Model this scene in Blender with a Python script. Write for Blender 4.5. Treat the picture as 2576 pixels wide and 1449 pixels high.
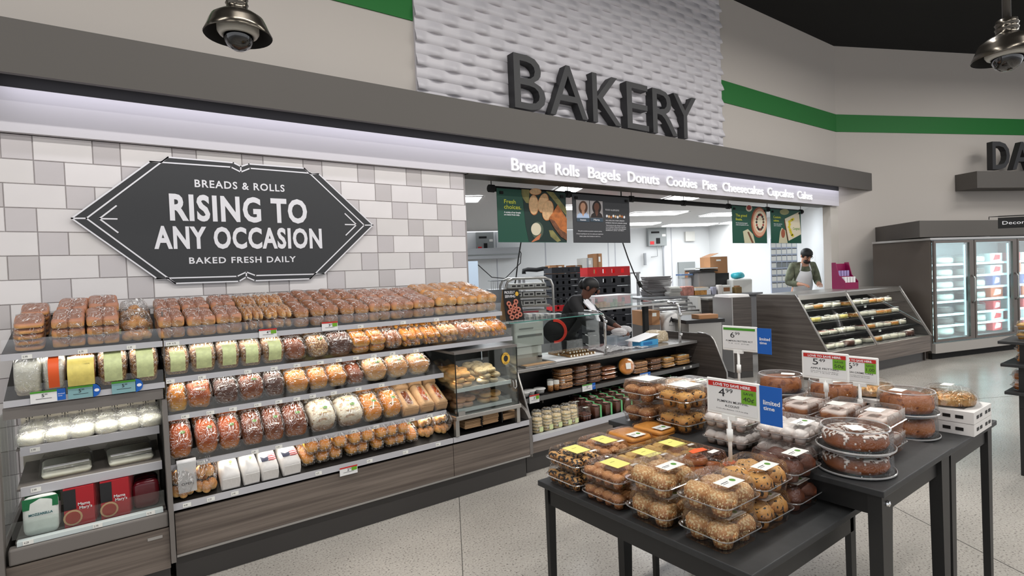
import bpy, math, random
from mathutils import Vector, Matrix, noise
random.seed(7)
SC = bpy.context.scene
for _o in list(bpy.data.objects):
    bpy.data.objects.remove(_o)

# ------------------------------------------------------------------ camera, world, lights, exposure
F_PX, YAW, PITCH, ROLL, HC = 1388.07, 0.630023, 0.024578, -0.0391, 1.6
FW = Vector((math.sin(YAW)*math.cos(PITCH), math.cos(YAW)*math.cos(PITCH), -math.sin(PITCH)))
_rt = Vector((math.cos(YAW), -math.sin(YAW), 0)); _up = _rt.cross(FW)
RT = _rt*math.cos(ROLL)+_up*math.sin(ROLL); UP = -_rt*math.sin(ROLL)+_up*math.cos(ROLL)
CAM = Vector((0, 0, HC))
cd = bpy.data.cameras.new('camera'); cam = bpy.data.objects.new('camera', cd); SC.collection.objects.link(cam)
cd.sensor_width = 36; cd.lens = F_PX/2576*36; cd.clip_start = 0.05; cd.clip_end = 100
cam.matrix_world = Matrix(((RT.x, UP.x, -FW.x, 0), (RT.y, UP.y, -FW.y, 0), (RT.z, UP.z, -FW.z, HC), (0, 0, 0, 1)))
SC.camera = cam
SC.view_settings.view_transform = 'Standard'; SC.view_settings.look = 'None'
SC.view_settings.gamma = 1; SC.view_settings.use_curve_mapping = False
SC.view_settings.exposure = 0.12
try:
    SC.cycles.transparent_max_bounces = 32; SC.cycles.max_bounces = 7; SC.cycles.diffuse_bounces = 3
    SC.cycles.glossy_bounces = 3; SC.cycles.transmission_bounces = 3; SC.cycles.use_denoising = True
    SC.cycles.sample_clamp_indirect = 4; SC.cycles.caustics_reflective = False; SC.cycles.caustics_refractive = False
except Exception: pass
w = bpy.data.worlds.new('world'); SC.world = w; w.use_nodes = True
w.node_tree.nodes['Background'].inputs[0].default_value = (0.94, 0.96, 1, 1)
w.node_tree.nodes['Background'].inputs[1].default_value = 1.05
def area(name, loc, sx, sy, power, rot=(0, 0, 0), col=(1, 0.97, 0.93), spread=180):
    l = bpy.data.lights.new(name, 'AREA'); l.shape = 'RECTANGLE'; l.size = sx; l.size_y = sy
    l.energy = power; l.color = col; l.spread = math.radians(spread)
    o = bpy.data.objects.new(name, l); o.location = loc; o.rotation_euler = rot; SC.collection.objects.link(o); return o
# rows of long tube fixtures under the sales-floor ceiling
for k, (x, y) in enumerate([(-2.2, 1.9), (1.2, 1.9), (4.6, 1.9), (8.0, 1.6), (-2.2, -1.2), (1.2, -1.2), (4.6, -1.2), (8.0, -1.2), (11.4, -1.0), (4.6, -4.2), (9.0, -4.2), (12.2, 0.7)]):  # the last tube is added to lighten the right wall
    area('store_tube_light', (x, y, 4.9), 2.4, 0.12, 62)
# LED strip in the slot under the fascia (washes the lit board and the tiles)
area('fascia_strip_light', (5.0, 4.33, 2.915), 11.0, 0.03, 15, (math.radians(14), 0, 0), (0.90, 0.885, 1))
# kitchen ceiling fixtures
for k, (x, y) in enumerate([(4.6, 6.6), (7.6, 6.2), (10.6, 6.4), (6.4, 9.4), (9.6, 9.0), (12.2, 8.4)]):
    area('kitchen_panel_light', (x, y, 2.7), 1.2, 0.6, 42, (0, 0, -0.46), (0.9, 0.95, 1))

# ------------------------------------------------------------------ helpers
def ray(u, v): return (FW*F_PX+RT*(u-1288)-UP*(v-724.5)).normalized()
def at(u, v, Y):                      # the point of the plane y = Y seen at a photo pixel
    d = ray(u, v); return CAM+d*(Y/d.y)
def atx(u, v, X):
    d = ray(u, v); return CAM+d*(X/d.x)
def atz(u, v, Z):
    d = ray(u, v); return CAM+d*((Z-HC)/d.z)
def atp(u, v, p0, az):                # vertical plane through p0 with direction azimuth az
    n = Vector((math.cos(az), -math.sin(az), 0)); d = ray(u, v)
    return CAM+d*((Vector((p0[0], p0[1], 0))-CAM).dot(n)/d.dot(n))
def lin(c):
    if isinstance(c, str): c = tuple(int(c[i:i+2], 16)/255 for i in (0, 2, 4))
    return tuple((x/12.92 if x <= 0.04045 else ((x+0.055)/1.055)**2.4) for x in c)+(1,)
MATS = {}
class NT:
    def __init__(s, name):
        s.m = bpy.data.materials.new(name); s.m.use_nodes = True; s.t = s.m.node_tree; s.n = s.t.nodes; s.l = s.t.links
        s.b = s.n['Principled BSDF']; s.out = s.n['Material Output']
    def add(s, ty, **kw):
        nd = s.n.new(ty)
        for k, v in kw.items():
            if k[0] == 'i' and k[1:].isdigit(): nd.inputs[int(k[1:])].default_value = v
            elif hasattr(nd, k): setattr(nd, k, v)
            else: nd.inputs[k].default_value = v
        return nd
    def ln(s, a, b): s.l.new(a, b)
    def ramp(s, fac, stops):
        r = s.n.new('ShaderNodeValToRGB'); e = r.color_ramp.elements
        while len(e) < len(stops): e.new(0.5)
        for k, (p, c) in enumerate(stops): e[k].position = p; e[k].color = c if len(c) == 4 else lin(c)
        s.ln(fac, r.inputs[0]); return r.outputs[0]
    def noise(s, scale, coord='Object', detail=3, vec=None, sc=None):
        tc = s.add('ShaderNodeTexCoord'); src = tc.outputs[coord]
        if sc:
            mp = s.add('ShaderNodeMapping'); mp.inputs['Scale'].default_value = sc; s.ln(src, mp.inputs[0]); src = mp.outputs[0]
        nz = s.add('ShaderNodeTexNoise'); nz.inputs['Scale'].default_value = scale; nz.inputs['Detail'].default_value = detail
        s.ln(src, nz.inputs['Vector']); return nz.outputs[0]
    def bump(s, h, strength, dist=0.01):
        b = s.add('ShaderNodeBump'); b.inputs['Strength'].default_value = strength; b.inputs['Distance'].default_value = dist
        s.ln(h, b.inputs['Height']); s.ln(b.outputs[0], s.b.inputs['Normal']); return b.outputs[0]
def mat(name, col, rough=0.5, metal=0, spec=0.5, var=0, vs=8, bump=0, bs=60, emit=0, coat=0):
    if name in MATS: return MATS[name]
    t = NT(name); c = lin(col)
    t.b.inputs['Base Color'].default_value = c; t.b.inputs['Roughness'].default_value = rough; t.b.inputs['Metallic'].default_value = metal
    t.b.inputs['Specular IOR Level'].default_value = spec
    if coat: t.b.inputs['Coat Weight'].default_value = coat
    if var:
        a = tuple(max(0, x*(1-var)) for x in c[:3])+(1,); b = tuple(min(1, x*(1+var)) for x in c[:3])+(1,)
        t.ln(t.ramp(t.noise(vs), [(0.3, a), (0.7, b)]), t.b.inputs['Base Color'])
    if bump: t.bump(t.noise(bs), bump)
    if emit:
        t.b.inputs['Emission Color'].default_value = c; t.b.inputs['Emission Strength'].default_value = emit
    MATS[name] = t.m; return t.m
def woodmat(name, a, b, sc=(0.6, 0.6, 26), rough=0.45):
    if name in MATS: return MATS[name]
    t = NT(name)
    n1 = t.noise(1.6, 'Object', 6, sc=sc); n2 = t.noise(9, 'Object', 4, sc=(0.5, 0.5, 60))
    c1 = t.ramp(n1, [(0.3, a), (0.68, b)]); mx = t.add('ShaderNodeMix', data_type='RGBA', blend_type='MULTIPLY')
    mx.inputs[0].default_value = 0.35; t.ln(c1, mx.inputs[6]); t.ln(t.ramp(n2, [(0.35, (0.6, 0.6, 0.6)), (0.65, (1, 1, 1))]), mx.inputs[7])
    t.ln(mx.outputs[2], t.b.inputs['Base Color']); t.b.inputs['Roughness'].default_value = rough
    MATS[name] = t.m; return t.m
def crust(name, top, side, base=None, spots=None, spot_amt=0.0, spot_scale=60, rough=0.55, lo=0.35, hi=0.8, bump=0.35, bsc=30):
    """baked dough: colour follows the height of the piece, where the oven browned it"""
    if name in MATS: return MATS[name]
    t = NT(name); tc = t.add('ShaderNodeTexCoord'); sp = t.add('ShaderNodeSeparateXYZ'); t.ln(tc.outputs['Generated'], sp.inputs[0])
    nz = t.noise(14, 'Object', 4); ad = t.add('ShaderNodeMath', operation='MULTIPLY_ADD'); t.ln(nz, ad.inputs[0]); ad.inputs[1].default_value = 0.5; t.ln(sp.outputs[2], ad.inputs[2])
    sb = t.add('ShaderNodeMath', operation='SUBTRACT'); t.ln(ad.outputs[0], sb.inputs[0]); sb.inputs[1].default_value = 0.25
    col = t.ramp(sb.outputs[0], [(0.02, base or side), (lo, side), (hi, top)])
    if spots:
        vo = t.add('ShaderNodeTexNoise'); vo.inputs['Scale'].default_value = spot_scale; vo.inputs['Detail'].default_value = 1; t.ln(tc.outputs['Object'], vo.inputs['Vector'])
        f = t.ramp(vo.outputs[0], [(0.66-spot_amt, (0, 0, 0)), (0.70-spot_amt, (1, 1, 1))])
        mx = t.add('ShaderNodeMix', data_type='RGBA'); t.ln(f, mx.inputs[0]); t.ln(col, mx.inputs[6]); mx.inputs[7].default_value = lin(spots); col = mx.outputs[2]
    t.ln(col, t.b.inputs['Base Color']); t.b.inputs['Roughness'].default_value = rough
    t.bump(t.noise(bsc, 'Object', 4), bump, 0.01)
    MATS[name] = t.m; return t.m
def film(name, base=0.08, edge=0.5, tint=(1, 1, 1), rough=0.12, crinkle=0.0, cs=18, haze=0.0, hcol=(0.9, 0.9, 0.9), shine=1.0):
    """thin clear plastic: lets light through, mirrors a little, crinkles catch the lamps"""
    if name in MATS: return MATS[name]
    t = NT(name); t.n.remove(t.b)
    tr = t.add('ShaderNodeBsdfTransparent'); tr.inputs[0].default_value = tuple(tint)+(1,)
    gl = t.add('ShaderNodeBsdfGlossy'); gl.inputs['Color'].default_value = (shine, shine, shine, 1); gl.inputs['Roughness'].default_value = rough
    lw = t.add('ShaderNodeLayerWeight'); lw.inputs[0].default_value = 0.35
    lw.inputs[0].default_value = 0.28
    mr = t.add('ShaderNodeMapRange'); t.ln(lw.outputs['Fresnel'], mr.inputs[0]); mr.inputs[1].default_value = 0.03; mr.inputs[2].default_value = 0.8; mr.inputs[3].default_value = base; mr.inputs[4].default_value = edge
    if crinkle:
        b = t.add('ShaderNodeBump'); b.inputs['Strength'].default_value = crinkle; b.inputs['Distance'].default_value = 0.02
        tc = t.add('ShaderNodeTexCoord'); n1 = t.add('ShaderNodeTexNoise'); n1.inputs['Scale'].default_value = cs; n1.inputs['Detail'].default_value = 2; n1.inputs['Distortion'].default_value = 1.6
        t.ln(tc.outputs['Object'], n1.inputs['Vector']); t.ln(n1.outputs[0], b.inputs['Height'])
        t.ln(b.outputs[0], gl.inputs['Normal']); t.ln(b.outputs[0], lw.inputs['Normal'])
    mx = t.add('ShaderNodeMixShader'); t.ln(mr.outputs[0], mx.inputs[0]); t.ln(tr.outputs[0], mx.inputs[1]); t.ln(gl.outputs[0], mx.inputs[2]); o = mx.outputs[0]
    if crinkle and crinkle >= 0.8:      # whitish fold lines, painted in as the highlight streaks of creased film
        n2 = t.add('ShaderNodeTexNoise'); n2.inputs['Scale'].default_value = cs*0.36; n2.inputs['Detail'].default_value = 1; n2.inputs['Distortion'].default_value = 2.2
        mp = t.add('ShaderNodeMapping'); mp.inputs['Scale'].default_value = (1.0, 0.35, 1.4); t.ln(tc.outputs['Object'], mp.inputs[0]); t.ln(mp.outputs[0], n2.inputs['Vector'])
        cr_ = t.ramp(n2.outputs[0], [(0.0, (0, 0, 0)), (0.484, (0, 0, 0)), (0.50, (0.9, 0.9, 0.9)), (0.510, (0, 0, 0)), (0.60, (0, 0, 0)), (0.622, (0.95, 0.95, 0.95)), (0.634, (0, 0, 0)), (1.0, (0, 0, 0))])
        d2 = t.add('ShaderNodeBsdfDiffuse'); d2.inputs[0].default_value = (0.95, 0.95, 0.95, 1); m3 = t.add('ShaderNodeMixShader'); t.ln(cr_, m3.inputs[0]); t.ln(o, m3.inputs[1]); t.ln(d2.outputs[0], m3.inputs[2]); o = m3.outputs[0]
    if haze:
        df = t.add('ShaderNodeBsdfDiffuse'); df.inputs[0].default_value = tuple(hcol)+(1,); m2 = t.add('ShaderNodeMixShader'); m2.inputs[0].default_value = haze
        t.ln(o, m2.inputs[1]); t.ln(df.outputs[0], m2.inputs[2]); o = m2.outputs[0]
    t.ln(o, t.out.inputs[0]); MATS[name] = t.m; return t.m

class MB:
    def __init__(s): s.v = []; s.f = []
    def add(s, vs, fs):
        o = len(s.v); s.v += [tuple(p) for p in vs]; s.f += [tuple(i+o for i in f) for f in fs]; return s
    def box(s, x0, x1, y0, y1, z0, z1):
        return s.add([(x, y, z) for z in (z0, z1) for y in (y0, y1) for x in (x0, x1)],
                     [(0, 2, 3, 1), (4, 5, 7, 6), (0, 1, 5, 4), (2, 6, 7, 3), (0, 4, 6, 2), (1, 3, 7, 5)])
    def obox(s, c, ax, ay, az):       # oriented box: centre and half-axis vectors
        c = Vector(c); ax, ay, az = Vector(ax), Vector(ay), Vector(az)
        return s.add([c+ax*i+ay*j+az*k for k in (-1, 1) for j in (-1, 1) for i in (-1, 1)],
                     [(0, 2, 3, 1), (4, 5, 7, 6), (0, 1, 5, 4), (2, 6, 7, 3), (0, 4, 6, 2), (1, 3, 7, 5)])
    def prism(s, pts, d):             # closed outline pushed along vector d
        n = len(pts); d = Vector(d); P = [Vector(p) for p in pts]
        return s.add(P+[p+d for p in P], [tuple(range(n))[::-1], tuple(range(n, 2*n))]+[(i, (i+1) % n, n+(i+1) % n, n+i) for i in range(n)])
    def loft(s, rings, cap0=True, cap1=True):
        n = len(rings[0]); o = len(s.v)
        for r in rings: s.v += [tuple(p) for p in r]
        for k in range(len(rings)-1):
            for i in range(n):
                j = (i+1) % n; s.f.append((o+k*n+i, o+k*n+j, o+(k+1)*n+j, o+(k+1)*n+i))
        if cap0: s.f.append(tuple(o+i for i in range(n))[::-1])
        if cap1: s.f.append(tuple(o+(len(rings)-1)*n+i for i in range(n)))
        return s
    def lathe(s, prof, n=24, c=(0, 0, 0), cap0=False, cap1=False):
        return s.loft([[(c[0]+r*math.cos(2*math.pi*i/n), c[1]+r*math.sin(2*math.pi*i/n), c[2]+z) for i in range(n)] for r, z in prof], cap0, cap1)
    def rr(s, rings, n=3, c=(0, 0), cap0=True, cap1=True):   # rounded rectangles (w, d, corner radius, z)
        R = []
        for w_, d_, r, z in rings:
            L = []
            for q, (sx, sy) in enumerate(((1, 1), (-1, 1), (-1, -1), (1, -1))):
                for k in range(n+1):
                    a = (q+k/n)*math.pi/2; L.append((c[0]+sx*(w_/2-r)+r*math.cos(a), c[1]+sy*(d_/2-r)+r*math.sin(a), z))
            R.append(L)
        return s.loft(R, cap0, cap1)
    def tube(s, pts, r, n=8, cap=True):
        P = [Vector(p) for p in pts]; rings = []; u = None
        for i, p in enumerate(P):
            d = ((P[min(i+1, len(P)-1)]-p).normalized()+(p-P[max(i-1, 0)]).normalized())
            d = d.normalized() if d.length > 1e-6 else Vector((0, 0, 1))
            if u is None: u = d.orthogonal().normalized()
            u = (u-d*u.dot(d)).normalized(); q = d.cross(u); rr = r[i] if isinstance(r, (list, tuple)) else r
            rings.append([p+(u*math.cos(2*math.pi*k/n)+q*math.sin(2*math.pi*k/n))*rr for k in range(n)])
        return s.loft(rings, cap, cap)
    def sell(s, c, rx, ry, rz, e1=1.0, e2=1.0, nu=16, nv=10, flat=None, nz=0, nzs=8, seed=0, taper=0):
        """superellipsoid; flat cuts the bottom, nz dents the surface with noise"""
        def sp(x, e): return math.copysign(abs(x)**e, x)
        vs = []; fs = []
        for j in range(nv+1):
            ph = -math.pi/2+math.pi*j/nv
            for i in range(nu):
                th = 2*math.pi*i/nu
                x = sp(math.cos(ph), e1)*sp(math.cos(th), e2); y = sp(math.cos(ph), e1)*sp(math.sin(th), e2); z = sp(math.sin(ph), e1)
                p = Vector((x*rx, y*ry, z*rz))
                if taper: p.x *= 1-taper*z; p.y *= 1-taper*z
                if nz:
                    q = Vector(p)*nzs+Vector((seed*7.3, seed*3.1, seed)); k = noise.noise(q)*nz
                    p += p.normalized()*k if p.length > 1e-6 else Vector()
                if flat is not None and p.z < -rz*flat: p.z = -rz*flat
                vs.append(p+Vector(c))
        for j in range(nv):
            for i in range(nu):
                k = (i+1) % nu; a, b, c_, d = j*nu+i, j*nu+k, (j+1)*nu+k, (j+1)*nu+i
                if j == 0: fs.append((a, c_, d))
                elif j == nv-1: fs.append((a, b, d))
                else: fs.append((a, b, c_, d))
        return s.add(vs, fs)
    def xf(s, m):
        s.v = [tuple(m @ Vector(p)) for p in s.v]; return s
    def mesh(s, name, m, smooth=False, bevel=0):
        me = bpy.data.meshes.new(name); me.from_pydata(s.v, [], s.f); me.materials.append(m)
        if smooth: me.polygons.foreach_set('use_smooth', [True]*len(me.polygons))
        me.update(); return me
COL = SC.collection
def tag(o, label=None, cat=None, group=None, kind=None):
    if label: o['label'] = label
    if cat: o['category'] = cat
    if group: o['group'] = group
    if kind: o['kind'] = kind
    return o
def put(name, me, parent=None, loc=(0, 0, 0), rot=None, sc=None):
    o = bpy.data.objects.new(name, me); COL.objects.link(o); o.location = loc
    if rot: o.rotation_euler = rot
    if sc: o.scale = sc
    if parent: o.parent = parent
    return o
def obj(name, mb, m, parent=None, smooth=False, bevel=0, world=True):
    """one mesh object; shape given in world coordinates when world is set (parents are unrotated Empties)"""
    o = put(name, mb.mesh(name, m, smooth), parent)
    if parent is not None and world:
        p = parent; off = Vector()
        while p is not None: off += p.location; p = p.parent
        o.location = -off
    if bevel:
        b = o.modifiers.new('bevel', 'BEVEL'); b.width = bevel; b.segments = 2; b.limit_method = 'ANGLE'
    return o
def thing(name, label, cat, loc=(0, 0, 0), rotz=0, group=None):
    o = bpy.data.objects.new(name, None); COL.objects.link(o); o.location = loc; o.rotation_euler = (0, 0, rotz); o.empty_display_size = 0.05
    return tag(o, label, cat, group)
def solo(name, mb, m, label, cat, group=None, smooth=False, bevel=0):
    return tag(obj(name, mb, m, None, smooth, bevel), label, cat, group)
def struct(name, mb, m, smooth=False):
    return tag(obj(name, mb, m, None, smooth), kind='structure')
def dup(root, loc, rot=None, label=None, group=None, sc=None):
    r = root.copy(); COL.objects.link(r); r.location = loc
    if rot is not None: r.rotation_euler = rot if isinstance(rot, (tuple, list)) else (0, 0, rot)
    if sc: r.scale = sc
    if label: r['label'] = label
    if group: r['group'] = group
    for ch in list(root.children):
        c = ch.copy(); COL.objects.link(c); c.parent = r
        for g in ch.children:
            d = g.copy(); COL.objects.link(d); d.parent = c
    return r
class Kit:
    """a kind of thing built once and copied; its first use is the original itself"""
    def __init__(s, root): s.root = root; s.used = False
    def go(s, loc, rot=None, label=None, group=None, sc=None):
        if not s.used:
            s.used = True; r = s.root; r.location = loc
            if rot is not None: r.rotation_euler = rot if isinstance(rot, (tuple, list)) else (0, 0, rot)
            if sc: r.scale = sc
            if label: r['label'] = label
            if group: r['group'] = group
            return r
        return dup(s.root, loc, rot, label, group, sc)
KITS = {}
_txt = {}
def textmesh(body, ext=0.001, bold=0.0, sp=1.0):
    """flat lettering in the built-in face, as mesh data in the xz plane facing -y, scaled to a 1 x 1 box"""
    k = (body, round(ext, 5), bold, sp)
    if k in _txt: return _txt[k]
    c = bpy.data.curves.new('lettering', 'FONT'); c.body = body; c.size = 1; c.offset = bold; c.resolution_u = 3; c.space_character = sp; c.space_line = 0.85
    c.align_x = 'CENTER' if '\n' in body else 'LEFT'
    o = bpy.data.objects.new('lettering', c); COL.objects.link(o); dg = bpy.context.evaluated_depsgraph_get(); dg.update()
    me = bpy.data.meshes.new_from_object(o.evaluated_get(dg)); bpy.data.objects.remove(o); bpy.data.curves.remove(c)
    vs = [v.co.copy() for v in me.vertices]; fs = [tuple(p.vertices) for p in me.polygons]; bpy.data.meshes.remove(me)
    x0 = min(v.x for v in vs); x1 = max(v.x for v in vs)
    base = [v.y for v in vs]; y0 = min(base); y1 = max(base)
    _txt[k] = ([((v.x-x0)/(x1-x0), (v.y-y0)/(y1-y0)) for v in vs], fs, y0, y1, x1-x0); return _txt[k]
def text(name, body, x0, x1, z0, z1, y, m, parent=None, ext=0.0, bold=0.0, sp=1.0, base=True, world=True):
    """lettering filling x0..x1 and z0..z1 on the plane y, pushed ext towards -y; z0 is the baseline"""
    pts, fs, ymin, ymax, wd = textmesh(body, 0, bold, sp)
    n = len(pts); cap = 0.73
    if base and '\n' not in body:      # z0..z1 spans the capitals
        zz = [z0+(p[1]*(ymax-ymin)+ymin)/cap*(z1-z0) for p in pts]
    else: zz = [z0+p[1]*(z1-z0) for p in pts]
    F = [(x0+p[0]*(x1-x0), y-ext, z) for p, z in zip(pts, zz)]
    mb = MB()
    if ext <= 0: mb.add(F, fs)
    else:
        B = [(x, y, z) for x, _, z in F]; ed = {}
        for f in fs:
            for i in range(len(f)):
                a, b = f[i], f[(i+1) % len(f)]; ed[(a, b)] = 1
        side = [(a, b, b+n, a+n) for (a, b) in ed if (b, a) not in ed]
        mb.add(F+B, list(fs)+[tuple(i+n for i in f)[::-1] for f in fs]+[s_[::-1] for s_ in side])
    return obj(name, mb, m, parent, world=world)
NUM = ['first', 'second', 'third', 'fourth', 'fifth', 'sixth', 'seventh', 'eighth', 'ninth', 'tenth', 'eleventh', 'twelfth', 'thirteenth', 'fourteenth', 'fifteenth', 'sixteenth', 'seventeenth', 'eighteenth', 'nineteenth', 'twentieth']

# ------------------------------------------------------------------ setting
WP = mat('wall_paint_beige', (0.75, 0.725, 0.70), 0.85)
KW = mat('kitchen_wall_white', (0.85, 0.86, 0.865), 0.55)
FASC = mat('fascia_brown_grey', (0.345, 0.33, 0.315), 0.6)
BLACK = mat('matte_black', (0.045, 0.042, 0.045), 0.8)
CEILB = mat('ceiling_black', (0.02, 0.018, 0.02), 0.9)
# floor: polished concrete with fine aggregate
t = NT('polished_concrete')
n1 = t.noise(90, 'Object', 2); n2 = t.noise(1.2, 'Object', 5)
c1 = t.ramp(n1, [(0.30, (0.40, 0.385, 0.37)), (0.40, (0.73, 0.71, 0.68)), (0.62, (0.77, 0.75, 0.72)), (0.72, (0.83, 0.81, 0.78))])
mx = t.add('ShaderNodeMix', data_type='RGBA', blend_type='MULTIPLY'); mx.inputs[0].default_value = 1
t.ln(c1, mx.inputs[6]); t.ln(t.ramp(n2, [(0.3, (0.86, 0.86, 0.86)), (0.7, (1, 1, 1))]), mx.inputs[7])
t.ln(mx.outputs[2], t.b.inputs['Base Color']); t.b.inputs['Roughness'].default_value = 0.2; t.b.inputs['Specular IOR Level'].default_value = 0.4
FLOOR = t.m
floor = struct('floor', MB().box(-14, 30, -16, 17, -0.1, 0), FLOOR)
ja = math.radians(29.6); jd = Vector((math.sin(ja), math.cos(ja), 0)); jn = Vector((jd.y, -jd.x, 0))
JM = mat('joint_dark', (0.30, 0.29, 0.28), 0.7)
for p in (atz(1157, 1290, 0), atz(2400, 1353, 0)):
    p = Vector((p.x, p.y, 0.0006)); obj('floor_joint', MB().obox(p, jd*9, jn*0.002, Vector((0, 0, 0.0006))), JM, floor)
p = atz(2500, 1000, 0); obj('floor_joint', MB().obox((p.x, p.y, 0.0006), jn*9, jd*0.002, Vector((0, 0, 0.0006))), JM, floor)
struct('ceiling', MB().box(-14, 30, -16, 4.7, 5.40, 5.5), CEILB)
# wall behind the cases, and the wall above the opening
struct('wall_left', MB().box(-4, 2.775, 4.5, 4.66, 0, 2.57), mat('grout_grey', (0.60, 0.58, 0.58), 0.8))
wl = bpy.data.objects['wall_left']
struct('wall_upper', MB().box(-4, 10.5, 4.5, 4.69, 2.575, 5.4), WP)
W2A = math.radians(36.1+78); w2 = Vector((math.sin(W2A), math.cos(W2A), 0)); w2n = Vector((-abs(w2.y), -w2.x, 0)); w2n = Vector((w2.y, -w2.x, 0))
C0 = Vector((10.5, 4.5, 0))
def q2(s, n, z): return C0+w2*s+w2n*n+Vector((0, 0, z))
def box2(mb, s0, s1, n0, n1, z0, z1):
    c = (q2(s0, n0, z0)+q2(s1, n1, z1))/2
    return mb.obox(c, w2*(s1-s0)/2, w2n*(n1-n0)/2, Vector((0, 0, (z1-z0)/2)))
struct('wall_right', box2(MB(), 0, 20, -0.2, 0, 0, 5.4), WP)
struct('wall_pillar', MB().box(10.22, 10.5, 4.5, 4.63, 0, 2.575), mat('pillar_white', (0.80, 0.78, 0.75), 0.7))
# glazed tiles, one object each
TW = [mat('tile_white_%d' % i, c, 0.28, var=0.03, vs=3) for i, c in enumerate(((0.90, 0.885, 0.885), (0.88, 0.865, 0.86), (0.92, 0.905, 0.905)))]
TG = [mat('tile_grey_%d' % i, c, 0.28, var=0.03, vs=3) for i, c in enumerate(((0.80, 0.78, 0.785), (0.785, 0.765, 0.765), (0.815, 0.795, 0.80)))]
L, H = 0.1476, 0.1476
def tile_mesh(n, m):
    b = MB(); w_ = n*L-0.0025; h = H-0.0025
    b.add([(0, 0, 0), (w_, 0, 0), (w_, 0, h), (0, 0, h), (0.003, -0.007, 0.003), (w_-0.003, -0.007, 0.003), (w_-0.003, -0.007, h-0.003), (0.003, -0.007, h-0.003)],
          [(4, 5, 6, 7), (0, 1, 5, 4), (1, 2, 6, 5), (2, 3, 7, 6), (3, 0, 4, 7)])
    return b.mesh('tile', m)
TM = {(2, i): tile_mesh(2, m) for i, m in enumerate(TW)}; TM.update({(1, i): tile_mesh(1, m) for i, m in enumerate(TG)})
gx = at(86.1, 430, 4.5).x   # a grey tile of the second row starts here
rowoff = [-1, 0, 1, -1, 0, -1, 0, 1, -1, 0, 1, -1, 0, 1, -1, 0, 1, 0]
for r in range(17):
    zt = 2.575-0.006-H*r if r else 2.575; zb = 2.575-0.006-H*(r+1)
    xmax = 2.772 if r < 8 else -0.40
    for k in range(-4, 8):
        for n, xs in ((1, gx+L*(rowoff[r]+3*k)), (2, gx+L*(rowoff[r]+3*k+1))):
            if xs > xmax-0.02 or xs+n*L < -1.15: continue
            wd = min(n*L, xmax-xs)
            put('tile', TM[(n, random.randrange(3))], wl, (xs, 4.5, zb), None, (wd/(n*L), 1, (zt-zb)/H))
# lit board above tiles and opening, its lettering, the fascia with its dark slot
struct('trim_board', MB().box(-4, 10.44, 4.45, 4.69, 2.575, 2.842), mat('board_white', (0.80, 0.79, 0.81), 0.5))
struct('trim_board_underside', MB().box(2.79, 10.2, 4.455, 4.69, 2.566, 2.574), mat('underside_brown', (0.30, 0.28, 0.25), 0.6))
fb = MB(); fb.prism([(-4, 4.20, 2.855), (-4, 4.24, 2.855), (-4, 4.24, 2.94), (-4, 4.45, 2.94), (-4, 4.5, 3.165), (-4, 4.20, 3.165)], (15.2, 0, 0))
struct('trim_fascia', fb, FASC)
struct('trim_fascia_slot', MB().box(-4, 10.6, 4.245, 4.449, 2.932, 2.938).box(-4, 10.44, 4.4495, 4.47, 2.843, 2.9315), BLACK)
gm = mat('stripe_green', (0.02, 0.42, 0.13), 0.6)
struct('trim_green_left', MB().box(-4, 2.295, 4.488, 4.499, 3.895, 4.20), gm)
struct('trim_green_middle', MB().box(7.0, 10.495, 4.488, 4.499, 3.895, 4.20), gm)
struct('trim_green_right', box2(MB(), 0.0, 20, 0.001, 0.012, 3.895, 4.20), gm)
# woven relief panel: rows of strips that bulge alternately
t = NT('relief_white'); t.b.inputs['Base Color'].default_value = lin((0.80, 0.79, 0.81)); t.b.inputs['Roughness'].default_value = 0.42
t.bump(t.noise(40, 'Object', 3, sc=(0.15, 1, 3)), 0.15, 0.004)
struct('wall_relief_panel', MB().box(2.30, 6.995, 4.475, 4.499, 3.166, 5.398), t.m)
wr = bpy.data.objects['wall_relief_panel']; RH = 0.107
for ph in (0, 1):
    b = MB(); n = 240; x0, x1 = 2.30, 6.995
    V = []
    for i in range(n+1):
        x = x0+(x1-x0)*i/n; q_ = math.sin(2*math.pi*(x-2.42)/0.345+ph*math.pi); a = max(0, q_)**1.3; a2 = max(0, -q_)**1.3
        for z, o_ in ((0, 0.044*a+0.003), (RH*0.5, 0.025*a+0.004), (RH, 0.002)): V.append((x, 4.474-o_, z))
        V.append((x, 4.474, -0.001))
    Fc = []
    for i in range(n):
        for j in (0, 1): Fc.append((i*4+j, (i+1)*4+j, (i+1)*4+j+1, i*4+j+1))
        Fc.append((i*4+3, (i+1)*4+3, (i+1)*4, i*4))
    b.add(V, Fc); me = b.mesh('strip', t.m, True)
    for r in range(ph, 21, 2):
        z = 3.18+RH*r
        if z+RH < 5.5: put('strip', me, wr, (0, 0, z))
# BAKERY in deep letters, standing off the relief panel
LT = mat('letter_charcoal', (0.155, 0.155, 0.165), 0.5)
bk = thing('bakery_sign', 'large dark grey raised letters BAKERY on the woven white panel', 'sign', (2.3+2.0, 4.38, 3.3))
zb_ = at(1295, 270, 4.36).z; zt_ = at(1287, 119, 4.36).z
for ch, a, b_ in (('B', 893, 1130), ('A', 1163, 1448), ('K', 1490, 1708), ('E', 1752, 1915), ('R', 1948, 2135), ('Y', 2110, 2282)):
    vv = 232 if ch != 'Y' else 250
    X0 = at(1000+a/3.0306, vv+(a-893)*0.055, 4.36).x; X1 = at(1000+b_/3.0306, vv+(b_-893)*0.055, 4.36).x
    text('letter', ch, X0, X1, zb_, zt_, 4.46, LT, bk, ext=0.10, bold=-0.004)
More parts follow.
